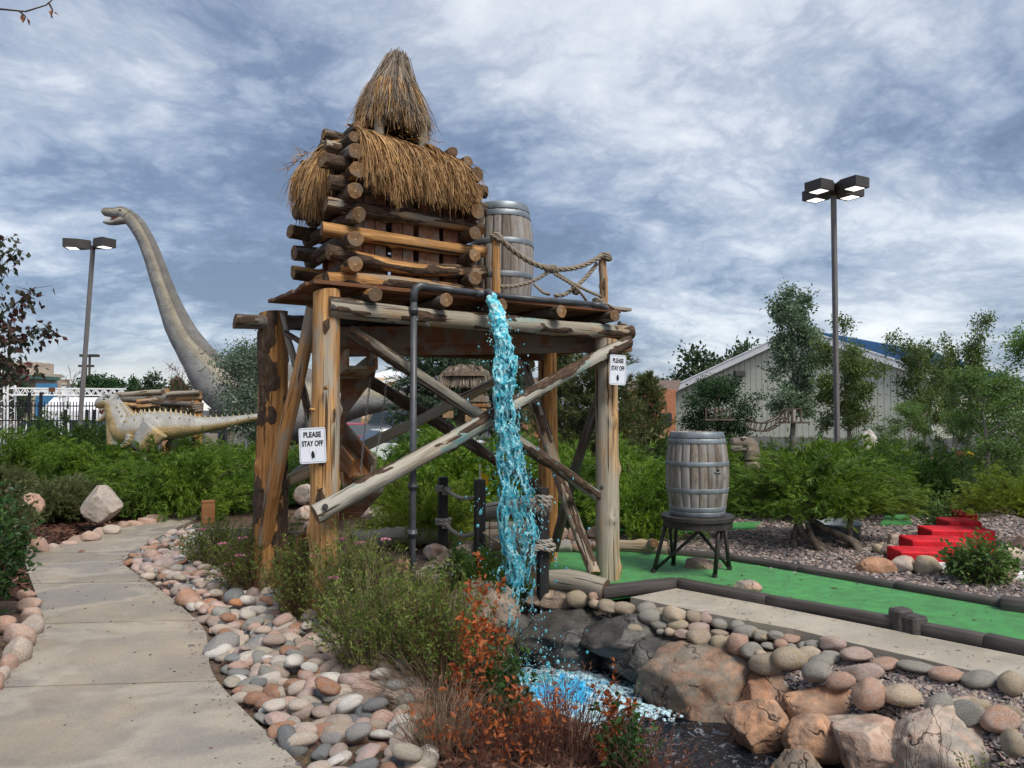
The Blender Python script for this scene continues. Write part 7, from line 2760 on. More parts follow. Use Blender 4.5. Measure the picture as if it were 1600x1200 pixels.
m_sauro = skin_mat('sauropod_skin', [(0.0, (.33, .33, .33)), (.40, (.29, .29, .285)), (.53, (.25, .24, .22)), (.58, (.29, .26, .20)), (.74, (.30, .27, .21)), (.80, (.12, .11, .10)), (1.0, (.17, .165, .155))], scale=3)
m_theri = skin_mat('horned_dinosaur_skin', [(0, (.52, .42, .24)), (.22, (.46, .33, .15)), (.42, (.42, .31, .16)), (.55, (.40, .38, .34)), (.75, (.36, .355, .34)), (1, (.30, .30, .29))], scale=5)
m_rex = skin_mat('tyrannosaur_skin', [(0, (.36, .30, .22)), (.4, (.30, .25, .185)), (.6, (.22, .175, .14)), (1, (.13, .105, .09))], scale=9)


def spine(name, sec, mat, n=22, res=60, parent=None, loc=(0, 0, 0), G=None, build=True):
    """loft of oval sections: (point, half height, half width); 'band' runs 0 at the belly to 1 at the back"""
    P = np.array([tuple(s[0]) for s in sec], float)
    H = np.array([s[1] for s in sec])
    Wd = np.array([s[2] for s in sec])
    m_ = len(P)
    t = np.linspace(0, m_ - 1, res)
    i = np.clip(t.astype(int), 0, m_ - 2)
    f = (t - i)
    def cat(A):
        A = A if A.ndim == 2 else A[:, None]
        p0, p1, p2, p3 = A[np.clip(i - 1, 0, m_ - 1)], A[i], A[i + 1], A[np.clip(i + 2, 0, m_ - 1)]
        ff = f[:, None]
        return .5 * (2 * p1 + (p2 - p0) * ff + (2 * p0 - 5 * p1 + 4 * p2 - p3) * ff ** 2 + (3 * p1 - p0 - 3 * p2 + p3) * ff ** 3)
    C, h, w_ = cat(P), np.maximum(cat(H)[:, 0], .004), np.maximum(cat(Wd)[:, 0], .004)
    tg = np.gradient(C, axis=0)
    tg /= np.linalg.norm(tg, axis=1)[:, None]
    sd = np.cross(tg, np.array([0, 0, 1.0]))
    sd /= np.linalg.norm(sd, axis=1)[:, None] + 1e-9
    for k in range(1, res):
        if np.dot(sd[k], sd[k - 1]) < 0:
            sd[k] *= -1
    up_ = np.cross(sd, tg)
    up_ *= np.sign(up_[:, 2:3] + 1e-9)
    a = np.arange(n) * 2 * PI / n
    V = C[:, None] + h[:, None, None] * np.sin(a)[None, :, None] * up_[:, None] + w_[:, None, None] * np.cos(a)[None, :, None] * sd[:, None]
    band = np.tile(np.sin(a) * .5 + .5, (res, 1))
    V = V.reshape(-1, 3)
    V = V + (fbm(V * 2.2, 3, 3) * .045)[:, None] * np.repeat(np.minimum(h, .6), n)[:, None]
    ii, jj = np.meshgrid(np.arange(res - 1), np.arange(n), indexing='ij')
    q = np.stack([ii * n + jj, ii * n + (jj + 1) % n, (ii + 1) * n + (jj + 1) % n, (ii + 1) * n + jj], -1).reshape(-1, 4)
    V2 = np.concatenate([V, C[:1], C[-1:]])
    jj_ = np.arange(n)
    T2 = np.concatenate([np.stack([(jj_ + 1) % n, jj_, np.full(n, res * n)], -1), np.stack([(res - 1) * n + jj_, (res - 1) * n + (jj_ + 1) % n, np.full(n, res * n + 1)], -1)])
    bnd = np.concatenate([band.ravel(), [.5, .5]])
    G = G or Geo()
    G.add(V2, [q, T2], 0, bnd)
    return G, C, up_, sd, h, w_


# long necked sauropod
DS = 21.0
sa = thing('sauropod', 'giant grey and tan long necked dinosaur statue rising behind the left junipers', 'dinosaur statue', at(430, 700, DS))
c = at(430, 640, DS)
k_ = DS / F_PX


def S(px, py, dD=0.0):
    return at(px, py, DS + dD) - c


neck = [(S(187, 334), 9 * k_, .13), (S(208, 345), 12 * k_, .18), (S(228, 375), 13 * k_, .21), (S(245, 420), 14.5 * k_, .25), (S(261, 465), 17 * k_, .30), (S(280, 510), 21 * k_, .36), (S(308, 556), 26 * k_, .46),
        (S(345, 600, .2), 38 * k_, .70), (S(410, 628, .5), 62 * k_, 1.05), (S(470, 632, .8), 64 * k_, 1.1), (S(530, 624, 1.0), 42 * k_, .8), (S(585, 622, 1.0), 25 * k_, .45), (S(640, 624, .9), 15 * k_, .26), (S(700, 631, .7), 7 * k_, .12)]
G, *_ = spine('body', neck, m_sauro, 24, 90)
for (x, y, d_), (x2, y2) in (((372, 640, -.7), (372, 712)), ((350, 640, .9), (344, 712)), ((498, 650, -.4), (500, 715)), ((520, 640, 1.4), (526, 715))):
    spine('leg', [(S(x, y, d_), .42, .46), (S((x + x2) / 2, (y + y2) / 2 - 6, d_), .34, .36), (S(x2 - 4, y2 - 14, d_), .25, .27), (S(x2, y2, d_), .34, .34)], m_sauro, 16, 18, G=G)
# skull: upper jaw with a raised brow, lower jaw dropped open
spine('head', [(S(160, 331), 3 * k_, .07), (S(164, 331), 6.5 * k_, .11), (S(174, 332), 7.5 * k_, .14), (S(182, 333), 9 * k_, .17), (S(191, 332), 9.5 * k_, .18), (S(200, 338), 11 * k_, .18)], m_sauro, 18, 26, G=G)
spine('jaw', [(S(162, 347), 1.5 * k_, .06), (S(168, 348), 3.2 * k_, .09), (S(178, 348), 4 * k_, .12), (S(188, 345), 6 * k_, .15), (S(198, 342), 8 * k_, .15)], m_sauro, 14, 20, G=G)
obj('body', G.mesh('body', m_sauro, True, 'band'), sa, c)
V, T3 = ico(2)
for sy in (-.155,):
    obj('eye', Geo().add(V * np.array([.055, .03, .045]), [T3]).mesh('eye', m_eye, True), sa, c + S(188, 329, sy))
G = Geo()
for k in range(7):
    p = S(164 + k * 2.2, 342.6, -.07)
    G.add(np.array(lathe([(0.03, 0), (.02, .05), (.002, .08)], 6)[0]) * np.array([.6, .6, .8]) + np.array(p), lathe([(0.03, 0), (.02, .05), (.002, .08)], 6)[1])
obj('teeth', G.mesh('teeth', m_tooth), sa, c, kind='stuff')
obj('mouth_lining', Geo().add(V * np.array([.20, .10, .06]), [T3]).mesh('mouth_lining', m_mouth, True), sa, c + S(182, 342))

# horned, spiked meat eater
DT = 13.6
th_ = thing('horned_dinosaur', 'tan and grey horned dinosaur statue with rows of spikes and an open mouth', 'dinosaur statue', at(250, 720, DT))
c = at(250, 680, DT)
k_ = DT / F_PX


def S(px, py, dD=0.0):
    return at(px, py, DT + dD) - c


body = [(S(414, 649, .5), 4 * k_, .045), (S(380, 655, .4), 7 * k_, .085), (S(345, 661, .3), 10 * k_, .12), (S(310, 665, .2), 14 * k_, .17), (S(280, 665, .1), 20 * k_, .24), (S(250, 666), 23 * k_, .28), (S(222, 670), 25 * k_, .29), (S(199, 672), 24 * k_, .27),
        (S(187, 655), 20 * k_, .20), (S(180, 640), 16 * k_, .16), (S(175, 629), 12 * k_, .14)]
G, C, up_, sd, hh_, ww_ = spine('body', body, m_theri, 24, 80)
# lower neck and chest
spine('chest', [(S(177, 640), 12 * k_, .13), (S(180, 665), 13 * k_, .16), (S(184, 695), 15 * k_, .19)], m_theri, 16, 16, G=G)
# thigh, shin and foot on the near and the far side
for d_ in (-.26, .26):
    spine('leg', [(S(244, 668, d_), .26, .12), (S(226, 690, d_), .22, .13), (S(215, 706, d_), .13, .09), (S(236, 728, d_), .08, .07), (S(228, 745, d_), .06, .07), (S(210, 748, d_), .05, .09)], m_theri, 14, 30, G=G)
    spine('arm', [(S(205, 680, d_ * .95), .10, .06), (S(199, 692, d_), .07, .05), (S(190, 698, d_), .04, .04)], m_theri, 10, 14, G=G)
spine('hind_part', [(S(262, 690, .25), .10, .08), (S(280, 704, .3), .14, .10), (S(268, 726, .3), .07, .06)], m_theri, 10, 12, G=G)
# head facing left: upper jaw, brow, lower jaw
spine('head', [(S(150, 634), 4 * k_, .05), (S(154, 632), 8 * k_, .085), (S(160, 629), 10 * k_, .11), (S(168, 627), 12 * k_, .13), (S(178, 630), 14 * k_, .14)], m_theri, 16, 26, G=G)
spine('jaw', [(S(151, 656), 2 * k_, .04), (S(155, 657), 3.5 * k_, .06), (S(163, 652), 5 * k_, .08), (S(170, 645), 7 * k_, .10), (S(176, 638), 9 * k_, .11)], m_theri, 14, 22, G=G)
obj('body', G.mesh('body', m_theri, True, 'band'), th_, c)
for sy in (-.10, .10):
    V, f = tube([S(170, 620, sy), S(166, 616, sy * 1.3), S(160, 614.5, sy * 1.5)], [.035, .022, .004], 8)
    obj('horn', Geo().add(V, f).mesh('horn', m_sauro, True), th_, c)
V, T3 = ico(2)
obj('eye', Geo().add(V * np.array([.028, .015, .02]), [T3]).mesh('eye', m_eye, True), th_, c + S(163, 624, -.115))
obj('mouth_lining', Geo().add(V * np.array([.13, .06, .10]), [T3]).mesh('mouth_lining', m_mouth, True), th_, c + S(166, 642))
G = Geo()
for k in range(7):
    for sy in (-.07, .06):
        Vc, fc = lathe([(.009, 0), (.006, -.02), (.001, -.042)], 5)
        G.add(Vc + np.array(S(152 + k * 2.1, 640 - k * .5, sy)), fc)
        Vc, fc = lathe([(.008, 0), (.005, .02), (.001, .035)], 5)
        G.add(Vc + np.array(S(153 + k * 2.0, 652.5 - k * .8, sy * .8)), fc)
obj('teeth', G.mesh('teeth', m_tooth), th_, c, kind='stuff')
spk = Geo().add(*lathe([(.030, -.02), (.022, .0), (.010, .028), (.002, .058)], 7)).mesh('spike', m_theri, True)
for i in range(3, 74, 2):
    for a, sc_ in ((90, 1.0), (62, .8), (35, .75), (118, .8)):
        if a in (35,) and (i < 24 or i % 4 == 1):
            continue
        ca, sa_ = math.cos(R(a)), math.sin(R(a))
        nrm = Vector(up_[i] * sa_ / 1.0 + sd[i] * ca * (1 if sd[i][1] < 0 else -1)).normalized()
        p = Vector(C[i]) + Vector(up_[i]) * float(hh_[i]) * sa_ + Vector(sd[i]) * float(ww_[i]) * ca * (1 if sd[i][1] < 0 else -1)
        s = sc_ * (.45 + .75 * min(1, float(hh_[i]) / .25)) * (1.0 if i % 4 else .8)
        obj('spike', spk, th_, c + p, rot=Vector((0, 0, 1)).rotation_difference(nrm), scale=(s, s, s))

# tyrannosaur head over the right hand junipers
DR = 11.0
rx = thing('tyrannosaur', 'brown tyrannosaur head peering over the juniper right of the barrel', 'dinosaur statue', at(1170, 740, DR))
c = at(1165, 705, DR)
k_ = DR / F_PX


def S(px, py, dD=0.0):
    return at(px, py, DR + dD) - c


G, *_ = spine('neck', [(S(1176, 765), 22 * k_, .15), (S(1176, 735), 17 * k_, .13), (S(1176, 714), 13 * k_, .11), (S(1172, 700), 13 * k_, .11), (S(1166, 697), 11 * k_, .10)], m_rex, 18, 26)
spine('head', [(S(1141.5, 691), 3.5 * k_, .04), (S(1146, 690.5), 7 * k_, .065), (S(1153, 691), 7.5 * k_, .075), (S(1162, 691), 9 * k_, .095), (S(1172, 693), 10 * k_, .11), (S(1180, 699), 8 * k_, .09)], m_rex, 18, 30, G=G)
spine('jaw', [(S(1143.5, 703), 2 * k_, .035), (S(1148, 703.5), 3.2 * k_, .05), (S(1156, 702), 4 * k_, .065), (S(1166, 701), 6 * k_, .085), (S(1175, 702), 7 * k_, .09)], m_rex, 14, 22, G=G)
obj('body', G.mesh('body', m_rex, True, 'band'), rx, c)
obj('eye', Geo().add(V * 0 + ico(2)[0] * np.array([.022, .012, .016]), [ico(2)[1]]).mesh('eye', m_eye, True) if False else Geo().add(ico(2)[0] * np.array([.022, .014, .016]), [ico(2)[1]]).mesh('eye', m_eye, True), rx, c + S(1161, 686.5, -.085))
obj('brow', Geo().add(ico(2)[0] * np.array([.045, .03, .016]), [ico(2)[1]]).mesh('brow', m_rex, True), rx, c + S(1162, 684, -.07))
obj('nostril', Geo().add(ico(1)[0] * np.array([.012, .008, .008]), [ico(1)[1]]).mesh('nostril', m_eye, True), rx, c + S(1145, 687.5, -.05))
obj('mouth_lining', Geo().add(ico(2)[0] * np.array([.085, .045, .03]), [ico(2)[1]]).mesh('mouth_lining', m_mouth, True), rx, c + S(1155, 698.5))
G = Geo()
for k in range(9):
    Vc, fc = lathe([(.007, 0), (.005, -.018), (.001, -.034)], 5)
    G.add(Vc + np.array(S(1143.5 + k * 2, 696.5 - .05 * k, -.055 - .003 * k)), fc)
    Vc, fc = lathe([(.006, 0), (.004, .014), (.001, .025)], 5)
    G.add(Vc + np.array(S(1145 + k * 2, 701 - .1 * k, -.05)), fc)
obj('teeth', G.mesh('teeth', m_tooth), rx, c, kind='stuff')
# ------------------------------------------------------------------ red steps, rope fence, flumes, small things
rs_ = thing('red_steps', 'flight of bright red wooden steps climbing the gravel slope at the right', 'steps', gnd(1480, 880))
for k, (x0, x1, ytop, D) in enumerate([(1412, 1505, 863, 7.66), (1430, 1520, 845, 8.02), (1460, 1556, 829, 8.38), (1488, 1536, 815, 8.74), (1510, 1530, 803, 9.1)]):
    a, b = at(x0, ytop, D), at(x1, ytop, D)
    obj('step', one(boxg(b.x - a.x, .36, a.z + .06, .012), 'step', m_red), rs_, Vector(((a.x + b.x) / 2, D + .18, (a.z - .06) / 2)), rot=(0, 0, -.10))
curb = thing('white_curb', 'white curb strip in front of the lowest red step', 'curb', gnd(1480, 892))
obj('curb_piece', one(boxg(.55, .09, .07, .01), 'curb_piece', m_white), curb, gnd(1478, 890) + Vector((0, 0, .03)), rot=(0, 0, -.25))
obj('curb_piece', one(boxg(.6, .09, .07, .01), 'curb_piece', m_white), curb, gnd(1592, 904) + Vector((0, 0, .03)), rot=(0, 0, -.1))
pb2 = thing('rusty_screen', 'dark red rusty panel between the trees above the red steps', 'panel', at(1505, 750, 14.5))
obj('panel', one(boxg(.36, .05, .52, .01), 'panel', m_rustpanel), pb2, at(1505, 727, 14.5))
ys2 = thing('yellow_topped_post', 'black post with a yellow top beside the rusty panel', 'post', at(1518, 750, 14.3))
obj('stake', one(boxg(.05, .08, .40, .01), 'stake', m_black), ys2, at(1519, 735, 14.3))
obj('yellow_top', one(xf(boxg(.13, .12, .14, .02), Matrix.Rotation(.35, 3, 'Y')), 'yellow_top', m_yellow), ys2, at(1514, 712, 14.25))
# white rock heap under the trees
m_palerock = M_rock('pale_rock', [(.42, .38, .35), (.55, .51, .48), (.62, .59, .56)], (.16, .13, .11))
for k, (x0, y0, x1, y1, tx) in enumerate([(1340, 668, 1392, 702, 'pale rock showing under the tree right of the lamp post'), (1452, 782, 1500, 820, 'pale rock face left of the upper red steps'), (1415, 785, 1465, 820, 'grey dome of rock beside the small green above the steps')]):
    boulder('boulder', tx, 'rock', at((x0 + x1) / 2, (y0 + y1) / 2 + (45 if k == 0 else 0), 16.0 if k == 0 else 11.6), ((x1 - x0) / 2 * (20 if k == 0 else 11.6) / F_PX, .25, ((y1 - y0) / 2 + (45 if k == 0 else 0)) * (16 if k == 0 else 12) / F_PX), m_palerock if k < 2 else m_rockgrey, 300 + k, planes=9)
ba = thing('basin', 'grey round metal tub half hidden under the huge juniper', 'tub', at(1300, 845, 9.6))
V, q_ = lathe([(.0, 0), (.30, 0), (.31, .03), (.33, .24), (.345, .25), (.345, .27), (.32, .27), (.31, .06), (0, .05)], 28)
obj('tub', Geo().add(V, q_).mesh('tub', m_hoop, True), ba, at(1302, 848, 9.6))

# rope fence beside the stream
rf = thing('rope_fence', 'black square posts joined by sagging grey ropes in front of the waterfall', 'fence', at(765, 900, 7.3))
posts = [((692, 747), (692, 872), 8.0, .092), ((749.5, 751), (750, 870), 7.35, .098), ((848, 764), (849, 932), 6.62, .088)]
for (xa, ya), (xb, yb), D, s in posts:
    a, b = at(xa, ya, D), at(xb, yb, D)
    obj('post', one(boxg(s, s, a.z - b.z + .15, .008), 'post', m_blackpost), rf, Vector((a.x, D, (a.z + b.z - .15) / 2)), rot=(0, 0, .35))
    obj('post_cap', one(boxg(s * .97, s * .97, .012, .004), 'post_cap', m_blackpost), rf, Vector((a.x, D, a.z + .006)), rot=(0, 0, .35))


def wrap(px, py, D, s, rad, turns=1.6):
    p = at(px, py, D)
    rope('rope', coil(p, (.1, 0, 1), s * .76, turns, rad, .035), rad, m_ropegrey, rf)


wrap(692, 770, 8.0, .092, .021, 2)
wrap(692, 822, 8.0, .092, .022, 2.4)
wrap(848, 857, 6.62, .088, .019, 2.3)
rope('rope', sag(at(696, 762, 7.93), at(742, 776, 7.35), .055), .02, m_ropegrey, rf)
rope('rope', sag(at(696, 818, 7.93), at(742, 832, 7.35), .07), .021, m_ropegrey, rf)
rope('rope', sag(at(756, 832, 7.28), at(842, 856, 6.58), .06), .014, m_rope, rf)
rope('rope', [at(834, 854, 6.54), at(846, 853, 6.53), at(862, 851, 6.56), at(866, 855, 6.6), at(860, 860, 6.54), at(846, 857, 6.52), at(832, 860, 6.53)], .019, m_ropegrey, rf)
# frayed knot on the third post
r = np.random.default_rng(31)
kp = at(848, 788, 6.55)
rope('rope', coil(kp, (.2, .1, 1), .062, 2.5, .015, .03), .021, m_ropegrey, rf)
n = 240
dv = rand_unit(n, r) * np.array([1, .6, 1])
P = np.stack([dv * .03, dv * .07 + np.array([0, 0, .005]), dv * r.uniform(.075, .105, (n, 1)) + np.array([0, 0, -.02])], 1)
P[..., 1] -= .03
obj('frayed_knot', Geo().add(*strips(P, .007, r)).mesh('frayed_knot', m_ropegrey), rf, kp, kind='stuff')

# wire netting between the second and third posts
net = thing('wire_netting', 'fine wire netting stretched behind the falling water between two posts', 'netting', at(795, 835, 7.0))
a0, a1, b0, b1 = at(765, 812, 7.15), at(826, 812, 6.9), at(765, 856, 7.15), at(826, 852, 6.9)
G = Geo()
for k in range(15):
    f = k / 14
    G.add(*tube([a0.lerp(a1, f), b0.lerp(b1, f)], .0011, 3, cap=False))
for k in range(11):
    f = k / 10
    G.add(*tube([a0.lerp(b0, f), a1.lerp(b1, f)], .0011, 3, cap=False))
o = obj('wires', G.mesh('wires', m_chain), net)
o.location = -WL[net]
for a, b in ((a0, b0), (a1, b1)):
    obj('netting_stake', Geo().add(*tube([Vector(), b - a - Vector((0, 0, .1))], .006, 6)).mesh('netting_stake', m_twig), net, a)

# yellow flag and a small red and white sign behind
fl = thing('yellow_flag', 'small yellow golf flag behind the second rope post', 'flag', at(752, 760, 8.2))
obj('flag_pole', Geo().add(*tube([(0, 0, -.75), (0, 0, .14)], .006, 8)).mesh('flag_pole', m_white), fl, at(750, 745, 8.2))
n = 8
V = []
for k in range(n):
    f = k / (n - 1)
    V += [(f * .085, .008 * math.sin(f * 7), .065 - f * .05), (f * .085, .008 * math.sin(f * 7 + .6), -.06 - f * .03)]
Q = [[2 * k, 2 * k + 1, 2 * k + 3, 2 * k + 2] for k in range(n - 1)]
obj('flag_cloth', Geo().add(np.array(V), [np.array(Q)]).mesh('flag_cloth', m_yellow), fl, at(751, 747, 8.2))
sg = thing('small_sign', 'narrow white sign with red marks behind the right rear post', 'sign', at(860, 765, 9.4))
obj('sign_plate', one(boxg(.045, .008, .22, .002), 'sign_plate', m_sign), sg, at(860.5, 748, 9.4))
for py, h_ in ((757, .045), (743, .02), (737, .012)):
    obj('red_mark', one(boxg(.036, .003, h_, .001), 'red_mark', m_red), sg, at(860.5, py, 9.4) + Vector((0, -.0075, 0)))
obj('stake', one(boxg(.02, .012, .5, .003), 'stake', m_greyboard), sg, at(861, 765, 9.42))

# big logs lying as edging
lo1 = thing('edging_log', 'long weathered log lying at the edge of the green behind the right front post', 'log', gnd(985, 862))
log('log', gnd(935, 862) + Vector((0, 0, .05)), gnd(1043, 868) + Vector((0, 0, .06)), .075, .085, lo1, m_loggrey, .0, 1500, n=22, knots=4, bend=.03)
log('branch_stub', gnd(1020, 864) + Vector((-.02, 0, .10)), gnd(1018, 868) + Vector((0, -.16, .16)), .055, .05, lo1, m_loggrey, 0, 1501, n=16)
lo2 = thing('edging_log', 'grey brown log lying between the third rope post and the right front post', 'log', gnd(900, 925))
log('log', at(846, 905, 6.75), at(946, 922, 6.45), .085, .10, lo2, m_loggrey, .0, 1502, n=22, knots=3, bend=.02)
lo3 = thing('pale_log', 'pale log lying across behind the falling water', 'log', gnd(790, 880))
log('log', at(762, 800, 8.6), at(842, 790, 8.4), .10, .10, lo3, m_loggrey, .0, 1503, n=20, knots=2)
log('log', at(752, 838, 7.9), at(842, 834, 7.6), .15, .14, lo3, m_loggrey, .0, 1504, n=22, knots=3)
for k, (xa, ya, xb, yb, D, tx) in enumerate([(870, 857, 905, 857, 8.0, 'low squared stone blocks at the back of the green')]):
    wl = thing('stone_curb', tx, 'curb', gnd(905, 862))
    for j, (px, w_) in enumerate(((878, 34), (908, 30), (940, 34))):
        V, T4 = cobble_mesh(700 + j, 3, 8)
        obj('curb_block', Geo().add(V, [T4]).mesh('curb_block', m_bank, True), wl, gnd(px, 866) + Vector((0, .06, .05)), scale=(w_ * .52 * 8 / F_PX, .10, .085))
px_stones([(872, 838, 34, 22), (900, 835, 30, 20), (1000, 835, 30, 18), (930, 833, 26, 18), (1040, 832, 28, 18), (880, 815, 30, 18), (915, 812, 26, 16), (955, 812, 30, 18), (1015, 810, 24, 14)], 0, 0, 1.0, COB_PINK, 'bank_stone', bank, 0.0, seed=12)

# plank stub and cut board near the cobbles
cp = thing('cut_timber', 'short brown cut timber post standing on a board beside the path', 'timber', gnd(325, 835))
obj('timber_post', one(boxg(.16, .10, .30, .008), 'timber_post', m_flume), cp, at(325, 800, 9.7), rot=(0, 0, .5))
plank('board', at(308, 838, 9.2), at(400, 838, 8.4), .06, .19, m_greyboard, cp)
wt = thing('wooden_box', 'low brown wooden box at the foot of the rear log post', 'box', at(450, 840, 8.2))
plank('side_board', at(430, 838, 8.0), at(505, 845, 7.6), .04, .14, m_flume, wt)
plank('end_board', at(430, 838, 8.0), at(452, 812, 8.8), .04, .14, m_flume, wt)


# ---- wooden flumes hanging from the tower
def flume(name, label, p0, p1, wd, hg, label2=None, tilt=0):
    p0, p1 = Vector(p0), Vector(p1)
    t = thing(name, label, 'flume', p0)
    dv = p1 - p0
    x = dv.normalized()
    s = x.cross(Vector((0, 0, 1))).normalized()
    u = s.cross(x)
    plank('bottom_board', p0, p1, wd, .028, m_flume, t, upv=u)
    for sg2 in (-1, 1):
        o_ = s * (wd / 2 + .016) * sg2 + u * (hg / 2 - .014)
        plank('side_board', p0 + o_, p1 + o_, .028, hg, m_flume, t, upv=u)
    return t, x, s, u


flume('wooden_flume', 'upper wooden trough under the deck with its open end towards the viewer', at(566, 574, 6.0), at(515, 612, 7.4), .20, .16)
flume('wooden_flume', 'middle weathered wooden trough hanging on chains right of the left post', at(566, 744, 6.3), at(505, 668, 7.1), .17, .17)
fb_ = thing('flume_bracket', 'red brown triangular board bracket below the upper wooden trough', 'bracket', at(545, 610, 6.6))
poly_obj('bracket_board', [at(536, 582, 6.5), at(586, 578, 6.5), at(584, 590, 6.5), at(540, 648, 6.5), at(532, 700, 6.5), at(530, 640, 6.5)][::-1], m_redboard, fb_, .04)
fl3 = thing('flume_bracket', 'dark red board slanting below the long front brace', 'bracket', at(560, 800, 6.7))
poly_obj('bracket_board', [at(528, 772, 6.9), at(597, 768, 6.9), at(590, 778, 6.9), at(538, 832, 6.9), at(524, 824, 6.9)][::-1], m_redboard, fl3, .04)
plank('top_board', at(526, 772, 6.8), at(598, 766, 6.8), .12, .025, m_greyboard, fl3)
bk2 = thing('water_bucket', 'small wooden tipping bucket of boards beside the middle trough', 'bucket', at(545, 750, 6.4))
plank('side_board', at(532, 722, 6.6), at(552, 768, 6.4), .03, .12, m_flume, bk2)
plank('end_board', at(534, 752, 6.35), at(556, 742, 6.45), .03, .15, m_flume, bk2)
obj('block', one(boxg(.06, .06, .06, .006), 'block', m_fencewood), bk2, at(547, 732, 6.35))


def chain(name, label, pts, parent=None):
    t = thing(name, label, 'chain', pts[0])
    P = [Vector(p) for p in pts]
    seg = .030
    i = 0
    V, f = tube([(.0085 * math.cos(a), 0, .017 * math.sin(a)) for a in np.arange(10) * 2 * PI / 10], .0032, 5, closed=True)
    me = Geo().add(V, f).mesh('link', m_chain, True)
    for a, b in zip(P[:-1], P[1:]):
        L_ = (b - a).length
        n = max(1, int(L_ / seg))
        for k in range(n):
            qd = Vector((0, 0, 1)).rotation_difference((b - a).normalized()) @ Quaternion((0, 0, 1), (k % 2) * PI / 2)
            obj('link', me, t, a.lerp(b, (k + .5) / n), rot=qd)
    return t


chain('chain', 'left thin steel chain hanging below the deck to the middle trough', [at(579, 590, 6.5), at(571, 660, 6.4), at(563, 742, 6.3)])
chain('chain', 'right thin steel chain hanging below the deck and swinging to the trough', [at(604, 595, 6.6), at(598, 650, 6.5), at(592, 690, 6.4), at(578, 745, 6.3)])
nl = thing('hose', 'thin black hose looping among the rocks left of the pipe foot', 'hose', gnd(620, 900))
o = obj('hose_run', Geo().add(*tube([at(x, y, 6.3) for x, y in ((640, 892), (622, 880), (614, 900), (612, 925), (622, 950))], .008, 6)).mesh('hose_run', m_black, True), nl)
o.location = -WL[nl]

# small debris: dry leaves on path and carpet
r = np.random.default_rng(17)
dl = thing('fallen_leaf', 'reddish dry leaf lying on the path near the bend', 'leaf', gnd(122, 868))
V, F = leaf_quads(np.array([[0, 0, .04]]), np.array([[1, .1, .05]]), .10, .35, r, .1)
obj('leaf_blade', Geo().add(V, F).mesh('leaf_blade', m_rust), dl, gnd(120, 868))

# ------------------------------------------------------------------ falling water
wf_pts = []
spout = T(1.312, -.205, 2.47)
land = Vector((colx(818, 5.62), 5.62, -.46))
hv = (land - spout) * 1.0
hv.z = 0


def fall(t):
    """ballistic path, t in 0..1 from spout to pool"""
    return spout + hv * t + Vector((0, 0, (land.z - spout.z) * (.06 * t + .94 * t * t)))


r = np.random.default_rng(123)
# screen width of the stream at stages of the fall
def spread(t):
    return float(np.interp(t, [0, .18, .4, .6, .75, .9, 1.0], [.030, .041, .068, .088, .150, .155, .15]))


VV, TT = ico(1)
G = Geo()
VV0 = VV


def blob(p, s):
    G.add(VV * s + np.asarray(tuple(p)), [TT])


